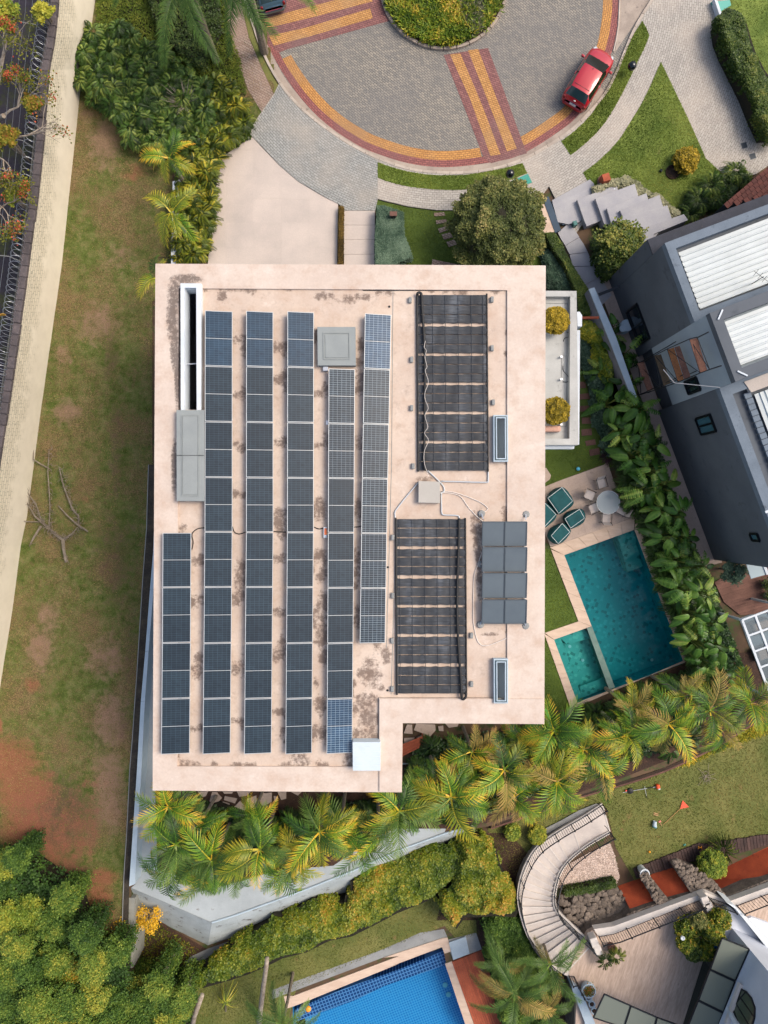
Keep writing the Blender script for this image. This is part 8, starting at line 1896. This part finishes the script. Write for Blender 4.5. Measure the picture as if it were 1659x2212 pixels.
# blue tarpaulin: crumpled sheet
g = 9; a, b, c_, d = [Vector(W(*p, TZ + .5)) for p in K(3, 3, 1150, 1445, 1240, 1440, 1262, 1540, 1190, 1560)]
m = MB(); V = []
for i in range(g + 1):
    for j in range(g + 1): p = a.lerp(b, i / g).lerp(d.lerp(c_, i / g), j / g); p.z += R.uniform(-.12, .12) - .3 * abs(j / g - .4); V.append(tuple(p))
m.v = V; m.f = [(i * (g + 1) + j, i * (g + 1) + j + 1, (i + 1) * (g + 1) + j + 1, (i + 1) * (g + 1) + j) for i in range(g) for j in range(g)]
tag(m.build('tarpaulin', flat('blue_plastic', '#1f6fb0', .35), smooth=True), 'crumpled bright blue plastic cover beside the frosted canopy', 'tarpaulin')
tag(MB().lathe(W(*K(3, 3, 970, 1436)[0], TZ + 1.25), [(.1, 0), (.12, .12), (.08, .12), (0, .06)], 12).build('watering_pot', M_['white']), 'small white pot amid the shrubs on the terrace corner', 'pot')
# ---- things lying on the lower lawn
def L3(x, y, z=.05): return Vector(W(*K(3, 3, x, y)[0], LOW + z))
t = thing('string_trimmer', tuple(L3(640, 250)), 'string trimmer with orange engine lying on the lower lawn', 'string trimmer')
MB().tube([L3(545, 265, .08), L3(770, 228, .1)], .018, 6).build('shaft', M_['alu'], t); MB().tube([L3(668, 225, .1), L3(687, 318, .06)], .014, 6).build('handle', M_['alu'], t); MB().tube([L3(683, 300, .07), L3(688, 320, .07)], .022, 6).build('grip', M_['black'], t)
MB().tube([L3(690, 240, .1), L3(735, 233, .1)], .03, 6).build('grip', M_['black'], t)
p = L3(776, 228, .14); MB().box(tuple(p), (.22, .28, .22), .2, ch=.05).build('engine', flat('orange_engine', '#e0582c', .4), t); MB().box(tuple(p + Vector((.05, -.12, .02))), (.14, .1, .16), .2, ch=.03).build('tank', M_['white'], t)
p = L3(555, 262, .08); MB().lathe(tuple(p), [(.04, 0), (.19, .0), (.17, .05), (.05, .08)], 12).build('guard', M_['black'], t); MB().lathe(tuple(L3(518, 258, .05)), [(.05, 0), (.06, .05), (.02, .07)], 10).build('head', flat('red_head', '#c23a26', .5), t)
MB().tube([L3(492, 276, .04), L3(550, 266, .06)], .012, 5).build('line', M_['alu'], t)
t = thing('leaf_rake', tuple(L3(890, 470)), 'leaf rake with orange fan head and wooden handle on the lower lawn', 'rake')
MB().tube([L3(820, 532), L3(955, 405, .1)], .016, 6).build('handle', flat('rake_wood', '#c08a58', .6), t)
ro_ = flat('orange_red_plastic', '#e8502c', .4); a = L3(953, 408, .1)
for k in range(12):
    f0, f1 = k / 12, (k + .8) / 12; b0, b1 = L3(975, 338, .05), L3(1026, 392, .05); MB().quad(a, a, b0.lerp(b1, f1), b0.lerp(b1, f0)).build('tine', ro_, t)
t = thing('bucket', tuple(L3(750, 530)), 'grey-white bucket tipped on the lower lawn beside the rake handle', 'bucket')
MB().tube([L3(752, 505, .15), L3(748, 550, .16)], [.1, .14], 14, False).build('body', M_['bluewhite'], t); MB().tube([L3(750, 546, .16), L3(748, 553, .16)], .15, 14, False).build('rim', flat('teal_rim', '#3f7f86', .4), t)
t = thing('garden_tool', tuple(L3(790, 515)), 'small pinkish hand tool between the bucket and the rake handle', 'tool')
MB().tube([L3(785, 505), L3(805, 540)], .014, 5).build('handle', flat('rake_wood2', '#c08a68', .6), t); MB().box(tuple(L3(790, 508, .04)), (.16, .1, .04), .5, ch=.01).build('head', flat('pink_red', '#d07a70', .5), t)
for (x0, y0, x1, y1), lb in (((742, 438, 778, 448), 'upper'), ((740, 452, 778, 460), 'lower')): tag(MB().tube([L3(x0, y0), L3(x1, y1)], .02, 6).build('stick', flat('stick_%s' % lb, '#d9a27a', .6)), '%s of two short pale sticks on the lower lawn above the bucket' % lb, 'stick')
tag(MB().lathe(tuple(L3(706, 748, .0)), [(.02, 0), (.07, .04), (.07, .08), (.02, .12)], 12).build('toy_ball', flat('yellow_ball', '#e8a02c', .5), smooth=True), 'small orange-yellow ball on the lower lawn above the terracotta wall', 'ball')
m = MB(); a, b = L3(1102, 717, .12), L3(1126, 715, .12); m.tube([a, b], .03, 6)
for p in (a, b):
    for s in (-.045, .045): m.lathe((p.x, p.y + s, p.z - .03), [(.02, 0), (.045, .03), (.02, .06)], 8)
tag(m.build('dog_toy', flat('bone_orange', '#e0902c', .5)), 'orange bone-shaped dog toy on the plank strip', 'toy')
tag(MB().box(tuple(L3(990, 695, .04)), (.16, .1, .06), .4, ch=.02).build('teal_toy', flat('teal_toy', '#3f7f70', .5)), 'small teal toy at the edge of the lower lawn', 'toy')
m = MB()
for k in range(30): a = L3(1160 + R.normal(0, 18), 150 + R.normal(0, 20), .04); m.tube([a, a + Vector((R.normal(0, .25), R.normal(0, .2), .05))], .01, 4)
tag(m.build('twig_pile', M_['branch']), 'small pile of dry twigs on the lower lawn near the top right', 'twigs')
# ------------------------------------------------------------------ cars
def car(paint, rear, front, label, plate=True):
    a = Vector(W(*rear, .45)); b = Vector(W(*front, .6)); a.z = b.z = 0; d = (b - a).normalized(); c = (a + b) / 2; L = (b - a).length
    t = thing('parked_car', (c.x, c.y, 0), label, 'car'); rz = math.atan2(d.y, d.x); k = L / 3.7
    S = [(-1.85, .58, .45, .70, .50, .74), (-1.83, .72, .30, .86, .62, .90), (-1.73, .79, .26, .97, .66, 1.02), (-1.42, .81, .25, .98, .57, 1.44), (-1.0, .82, .25, .97, .60, 1.50), (-.4, .82, .25, .95, .61, 1.53), (.1, .82, .25, .94, .585, 1.48), (.55, .82, .25, .93, .65, 1.22), (1.02, .81, .25, .92, .68, .97), (1.35, .79, .25, .87, .60, .93), (1.62, .73, .27, .79, .52, .85), (1.78, .62, .30, .68, .44, .74), (1.85, .44, .38, .56, .32, .62)]
    rings = []
    for x, w, zl, zb, wt, ztop in S:
        half = [(0, zl), (w * .8, zl), (w * .97, zl + .1), (w, (zl + zb) / 2), (w * .985, zb - .06), (w * .94, zb), (wt, ztop - .015), (wt * .88, ztop + .012), (wt * .45, ztop + .03), (0, ztop + .035)]
        ring = [(x * k, y, z) for y, z in half] + [(x * k, -y, z) for y, z in half[-2:0:-1]]; rings.append(ring)
    n = len(rings[0]); V = [v for r in rings for v in r]
    body, win, wsc, rwn = [], [], [], []
    for i in range(len(rings) - 1):
        for j in range(n):
            f = (i * n + j, (i + 1) * n + j, (i + 1) * n + (j + 1) % n, i * n + (j + 1) % n)
            side = j in (5, n - 6); topj = 6 <= j <= n - 7
            if side and 3 <= i <= 6: win.append(f)
            elif topj and i in (6, 7): wsc.append(f)
            elif topj and i == 2: rwn.append(f)
            else: body.append(f)
    body += [tuple(range(n - 1, -1, -1)), tuple(range((len(rings) - 1) * n, len(rings) * n))]
    Mx = Matrix.Rotation(rz, 4, 'Z')
    def mk(nm, fs, m, sm=True, parent=t):
        me = bpy.data.meshes.new(nm); used = sorted({i for f in fs for i in f}); mp = {u: q for q, u in enumerate(used)}
        me.from_pydata([tuple(Mx @ Vector(V[u])) for u in used], [], [tuple(mp[i] for i in f) for f in fs]); me.materials.append(m)
        me.polygons.foreach_set('use_smooth', [sm] * len(me.polygons)); me.update(); return link(nm, me, parent)
    gl = bpy.data.materials.get('car_glass') or flat('car_glass', '#10181b', .06, spec=.8)
    bo = mk('body', body, paint); mk('windscreen', wsc, gl); rw = mk('rear_window', rwn, flat('rear_glass', '#2c4248', .1, spec=.7)); mk('side_windows', win, gl)
    def B(nm, c_, sz, m, ch=.0, parent=t, rot=0):
        mb = MB().box(c_, sz, rot, ch=ch); mb.v = [tuple(Mx @ Vector(v)) for v in mb.v]; return mb.build(nm, m, parent, local=True)
    dark = M_['black']; red = bpy.data.materials.get('tail_red') or flat('tail_red', '#7a1018', .2)
    for s in (-1, 1):
        B('mirror', ((.72) * k, s * .93, 1.0), (.12, .2, .12), paint, .03); B('headlight', (1.60 * k, s * .56, .78), (.26, .2, .1), flat('headlight_lens_%s%s' % (s, label[:3]), '#b8c0c4', .15), .03, rot=-s * .5)
        B('tail_light', (-1.80 * k, s * .66, .86), (.12, .16, .22), red, .03); B('door_handle', (-.25 * k, s * .83, .86), (.16, .03, .03), paint); B('pillar', (-.4 * k, s * .715, 1.22), (.07, .02, .48), dark, rot=0)
        for x in (-1.15, 1.12):
            mb = MB(); P = [Vector((x * k, s * .66, .3)), Vector((x * k, s * .83, .3))]; mb.tube([Mx @ p for p in P], .3, 18); w_ = mb.build('wheel', dark, t, local=True); w_.name = 'wheel'
            mb = MB(); mb.tube([Mx @ Vector((x * k, s * .80, .3)), Mx @ Vector((x * k, s * .84, .3))], .19, 14); mb.build('rim', M_['alu'], w_, local=True)
    B('wiper', (.98 * k, .2, 1.0), (.03, .5, .02), dark, rot=.2); B('wiper', (.98 * k, -.35, 1.0), (.03, .45, .02), dark, rot=.2); B('rear_wiper', (-1.70 * k, .1, 1.08), (.02, .35, .02), dark, parent=t)
    B('roof_seam', (-1.22 * k, 0, 1.505), (.015, 1.0, .01), dark); B('antenna', (.0 * k, .0, 1.54), (.08, .03, .05), dark)
    if plate: B('number_plate', (-1.86 * k, 0, .66), (.05, .42, .14), flat('plate_white', '#c8ccd2', .4)); B('badge', (-1.80 * k, 0, .96), (.05, .12, .05), M_['alu'], .01)
    B('bumper', (-1.80 * k, 0, .42), (.14, 1.3, .2), paint, .05); B('bumper_trim', (-1.84 * k, 0, .56), (.08, 1.0, .03), flat('pinkish_trim' + label[:3], '#b05060', .4)); B('grille', (1.80 * k, 0, .5), (.1, .8, .14), dark, .02)
    return t
pr = flat('red_paint', '#a80f22', .3, .15, .5, 1.); pb = flat('blue_grey_paint', '#3f5f70', .3, .3, .5, 1.)
car(pr, (1235, 230), (1306, 113), 'red hatchback parked against the kerb on the turning circle')
car(pb, (592, 24), (556, -112), 'blue-grey car just entering the top edge beside the palm fronds', plate=False)

# ------------------------------------------------------------------ patio seats, table and chairs
fab = mat('teal_cover', '#124e52', '#0e4347', 3, fine=.08, fsc=30, rough=.8, bump=.4); pip = flat('white_piping', '#c9d2d2', .6); fabl = mat('light_sling', '#bcb3ad', '#aca39e', 3, fine=.05)
def Z(x, y): return ((1840 + x / 2.38) / 1.5672, (1560 + y / 2.38) / 1.5672)
def pouf(base, topq, label, zt=.8):
    """covered seat: wide rounded base, smaller flat top outlined with piping"""
    c = (sum(p[0] for p in base) / len(base), sum(p[1] for p in base) / len(base)); t = thing('covered_seat', W(*c), label, 'covered seat', 'teal covered seats')
    bq = catmull(base, 4, True); n = len(bq); wb = [Vector(W(*p, .2)) for p in bq]
    tq = []
    m4 = len(topq)
    for i in range(m4):
        a, b = topq[i], topq[(i + 1) % m4]
        for q in range(n // m4): tq.append(lerp(a, b, q / (n // m4)))
    tq = tq[:n]; 
    wt = [Vector(W(*p, zt)) for p in tq]; off = min(range(n), key=lambda s_: sum((wb[(i + s_) % n].xy - wt[i].xy).length for i in range(n))); wb = wb[off:] + wb[:off]
    m = MB(); rows = []
    for f, z in ((0, .05), (0, .3), (.25, .55), (.75, .76), (1, zt)):
        rows.append([(wb[i].lerp(wt[i], f).x, wb[i].lerp(wt[i], f).y, z + R.uniform(-.012, .012)) for i in range(n)])
    cx_, cy_ = sum(p.x for p in wt) / n, sum(p.y for p in wt) / n
    rows.append([(cx_ + (p.x - cx_) * .6, cy_ + (p.y - cy_) * .6, zt - .02 + R.uniform(-.02, .02)) for p in wt]); rows.append([(cx_ + (p.x - cx_) * .2, cy_ + (p.y - cy_) * .2, zt - .03) for p in wt])
    for r_ in rows: m.v += r_
    for i in range(len(rows) - 1):
        for j in range(n): m.f.append((i * n + j, i * n + (j + 1) % n, (i + 1) * n + (j + 1) % n, (i + 1) * n + j))
    m.f.append(tuple(range((len(rows) - 1) * n, len(rows) * n))); m.build('cover', fab, t, smooth=True)
    MB().tube([(p.x, p.y, zt + .01) for p in wt] + [(wt[0].x, wt[0].y, zt + .01)], .015, 5).build('piping', pip, t)
pouf([Z(150, 212), Z(210, 270), Z(238, 345), Z(180, 400), Z(115, 432), Z(65, 380), Z(28, 310), Z(70, 240)], [Z(148, 214), Z(234, 325), Z(122, 424), Z(34, 300)], 'largest teal covered seat, the upper one on the patio')
pouf([Z(-40, 330), Z(30, 345), Z(80, 400), Z(102, 450), Z(50, 510), Z(-20, 545), Z(-80, 480), Z(-90, 400)], [Z(0, 330), Z(100, 432), Z(0, 540), Z(-85, 440)], 'teal covered seat half hidden under the roof edge')
pouf([Z(265, 388), Z(315, 395), Z(332, 440), Z(315, 500), Z(220, 548), Z(180, 510), Z(160, 460), Z(190, 415)], [Z(290, 390), Z(330, 462), Z(218, 543), Z(172, 466)], 'small teal covered seat nearest the table')
pouf([Z(155, 503), Z(200, 530), Z(213, 570), Z(170, 640), Z(110, 672), Z(60, 650), Z(34, 600), Z(70, 535)], [Z(150, 505), Z(212, 574), Z(118, 668), Z(62, 604)], 'small teal covered seat beside the pool coping')
tc = Vector(W(*Z(522, 335), 0)); t = thing('glass_table', tuple(tc), 'round glass table with radial legs on the patio', 'table')
tg, *_r = glassmat('table_glass', '#c3d3da', .05, .6)
rr = 26 * .0274 * .95; tz = Vector(W(*Z(522, 335), .74))
MB().lathe((tz.x, tz.y, .73), [(rr, 0), (rr, .012), (0, .012)], 32).build('top', tg, t); MB().tube([(tz.x + rr * math.cos(a), tz.y + rr * math.sin(a), .74) for a in np.linspace(0, 6.2832, 33)], .014, 5).build('rim', M_['alu'], t)
for k in range(5):
    a = k * 1.257 + .4; MB().tube([(tz.x + .12 * math.cos(a), tz.y + .12 * math.sin(a), .68), (tz.x + .45 * math.cos(a), tz.y + .45 * math.sin(a), .6), (tz.x + .55 * math.cos(a), tz.y + .55 * math.sin(a), .04)], .02, 5).build('leg', M_['alu'], t)
MB().tube([(tz.x + .14 * math.cos(a), tz.y + .14 * math.sin(a), .69) for a in np.linspace(0, 6.2832, 9)], .015, 5).build('ring', M_['alu'], t)
def chair(x, y, facing, label):
    p = W(*Z(x, y), .42); t = thing('garden_chair', (p[0], p[1], 0), label, 'chair', 'pale garden chairs round the glass table'); t.rotation_euler = (0, 0, facing)
    fr = M_['darkmetal']
    MB().box((0, 0, .43), (.5, .5, .03), ch=.01).build('seat', fabl, t, local=True)
    MB().quad((-.25, -.24, .46), (-.25, .24, .46), (-.42, .24, .92), (-.42, -.24, .92)).build('backrest', fabl, t, local=True)
    for sy in (-1, 1):
        MB().tube([(-.42, .26 * sy, .93), (-.24, .27 * sy, .45), (-.3, .28 * sy, 0)], .014, 5).build('leg', fr, t, local=True); MB().tube([(.24, .27 * sy, .64), (.26, .28 * sy, 0)], .014, 5).build('leg', fr, t, local=True)
        MB().tube([(-.33, .28 * sy, .66), (.26, .28 * sy, .64)], .018, 5).build('armrest', fr, t, local=True)
for x, y, lb in ((465, 185, 'behind the table, farthest from the pool'), (372, 278, 'at the upper left of the table'), (408, 380, 'at the lower left of the table'), (502, 460, 'on the pool side of the table'), (630, 400, 'at the right of the table near the plants')):
    p = W(*Z(x, y), .42); d = (tz.x - p[0], tz.y - p[1]); chair(x, y, math.atan2(d[1], d[0]), 'pale sling chair ' + lb)
o = MB().lathe(W(*K(3, 1, 132, 1748)[0], .0), [(.02, 0), (.09, .04), (.12, .11), (.09, .18), (.02, .22)], 14).build('toy_ball', flat('blue_ball', '#58b4d0', .4), smooth=True); tag(o, 'light blue ball on the grass above the patio', 'ball')
# red bench in the inner corner, slatted bench at the top edge
def slats(name, q, n, z, m, label, cat, lh=.4):
    P = [Vector(W(*p, z)) for p in q]; c = sum(P, Vector()) / 4; t = thing(name, (c.x, c.y, 0), label, cat)
    for k in range(n):
        f0, f1 = k / n, (k + .8) / n; a, b, c_, d = P[0].lerp(P[3], f0), P[1].lerp(P[2], f0), P[1].lerp(P[2], f1), P[0].lerp(P[3], f1)
        MB().prism([tuple(v[:2]) for v in (a, b, c_, d)], z - .04, z, True).build('slat', m, t)
    for f in (.08, .92):
        a, b = P[0].lerp(P[1], f), P[3].lerp(P[2], f); MB().bar((a.x, a.y, z - .08), (b.x, b.y, z - .08), .08, .06).build('cross_bar', m, t)
        for v in (a, b): MB().box((v.x, v.y, (z - .1) / 2), (.08, .08, z - .1)).build('leg', m, t)
slats('timber_bench', K(2, 2, 130, 1950, 325, 1873, 378, 1925, 130, 2050), 9, .5, M_['woodr'], 'red timber slatted bench in the inner corner of the roof', 'bench')
slats('timber_bench', K(2, 0, 388, 2080, 620, 2128, 620, 2200, 380, 2150), 6, .45, M_['pathb'], 'pinkish slatted bench peeping out above the top edge of the roof', 'bench')
t = thing('letter_box', W(*K(2, 0, 75, 1715)[0]), 'dark brown capped box standing in the clipped blue-green hedge', 'post box')
p = W(*K(2, 0, 75, 1725)[0], 1.1); MB().box((p[0], p[1], .6), (.3, .2, 1.1)).build('post', M_['black'], t); MB().box((p[0], p[1] + .04, 1.18), (.42, .26, .06), ch=.01).build('cap', M_['woodd'], t)
t = thing('garden_post', W(*K(3, 0, 330, 1470)[0]), 'reddish wooden box post leaning by the striped border above the granite steps', 'post')
MB().box((*W(*K(3, 0, 350, 1440)[0], .6)[:2], .45), (.42, .42, .9), .3).build('box', M_['woodr'], t)
tag(MB().lathe(W(*K(3, 0, 340, 1465)[0], .1), [(.35, 0), (.42, .12), (.3, .2), (0, .22)], 16).build('clay_bowl', M_['woodd']), 'brown clay bowl beside the reddish post on the lawn', 'bowl')
tag(MB().lathe(W(*K(3, 0, 795, 1375)[0], .1), [(.08, 0), (.08, .15), (0, .18)], 10).build('garden_spike', M_['darkmetal']), 'tiny dark garden spike light left of the mulch bed', 'light')
for x, y in ((525, 228), (828, 112), (1178, 292), (1180, 482)):
    tag(MB().lathe(W(*zoomD(x, y)[0], .3 if x < 700 else .8), [(.03, 0), (.04, .04), (0, .05)], 8).build('step_light', M_['white']), 'tiny white step light set in the granite steps', 'light', 'step lights')
tag(MB().box(W(*zoomD(455, 440)[0], .3), (.22, .26, .4), .3, ch=.01).build('light_box', flat('teal_box', '#2f6a66', .5)), 'small teal box on the lawn edge by the granite steps', 'box')
# pink fence panel glimpsed below the roof, green slide
tag(MB().box(W(*K(2, 2, 993, 1795)[0], 1.5), (.28, .5, .05), .05).build('pink_mat', flat('pink_fabric', '#c8485a', .6)), 'bit of pink fabric under the lower roof edge between the palms', 'fabric')
tag(MB().bar(W(*K(2, 2, 1288, 1660)[0], 1.2), W(*K(2, 2, 1335, 1735)[0], 1.2), .18, .04).build('green_pipe', flat('bright_green', '#4aa84a', .5)), 'bright green strip beside the lower right corner of the roof', 'strip')
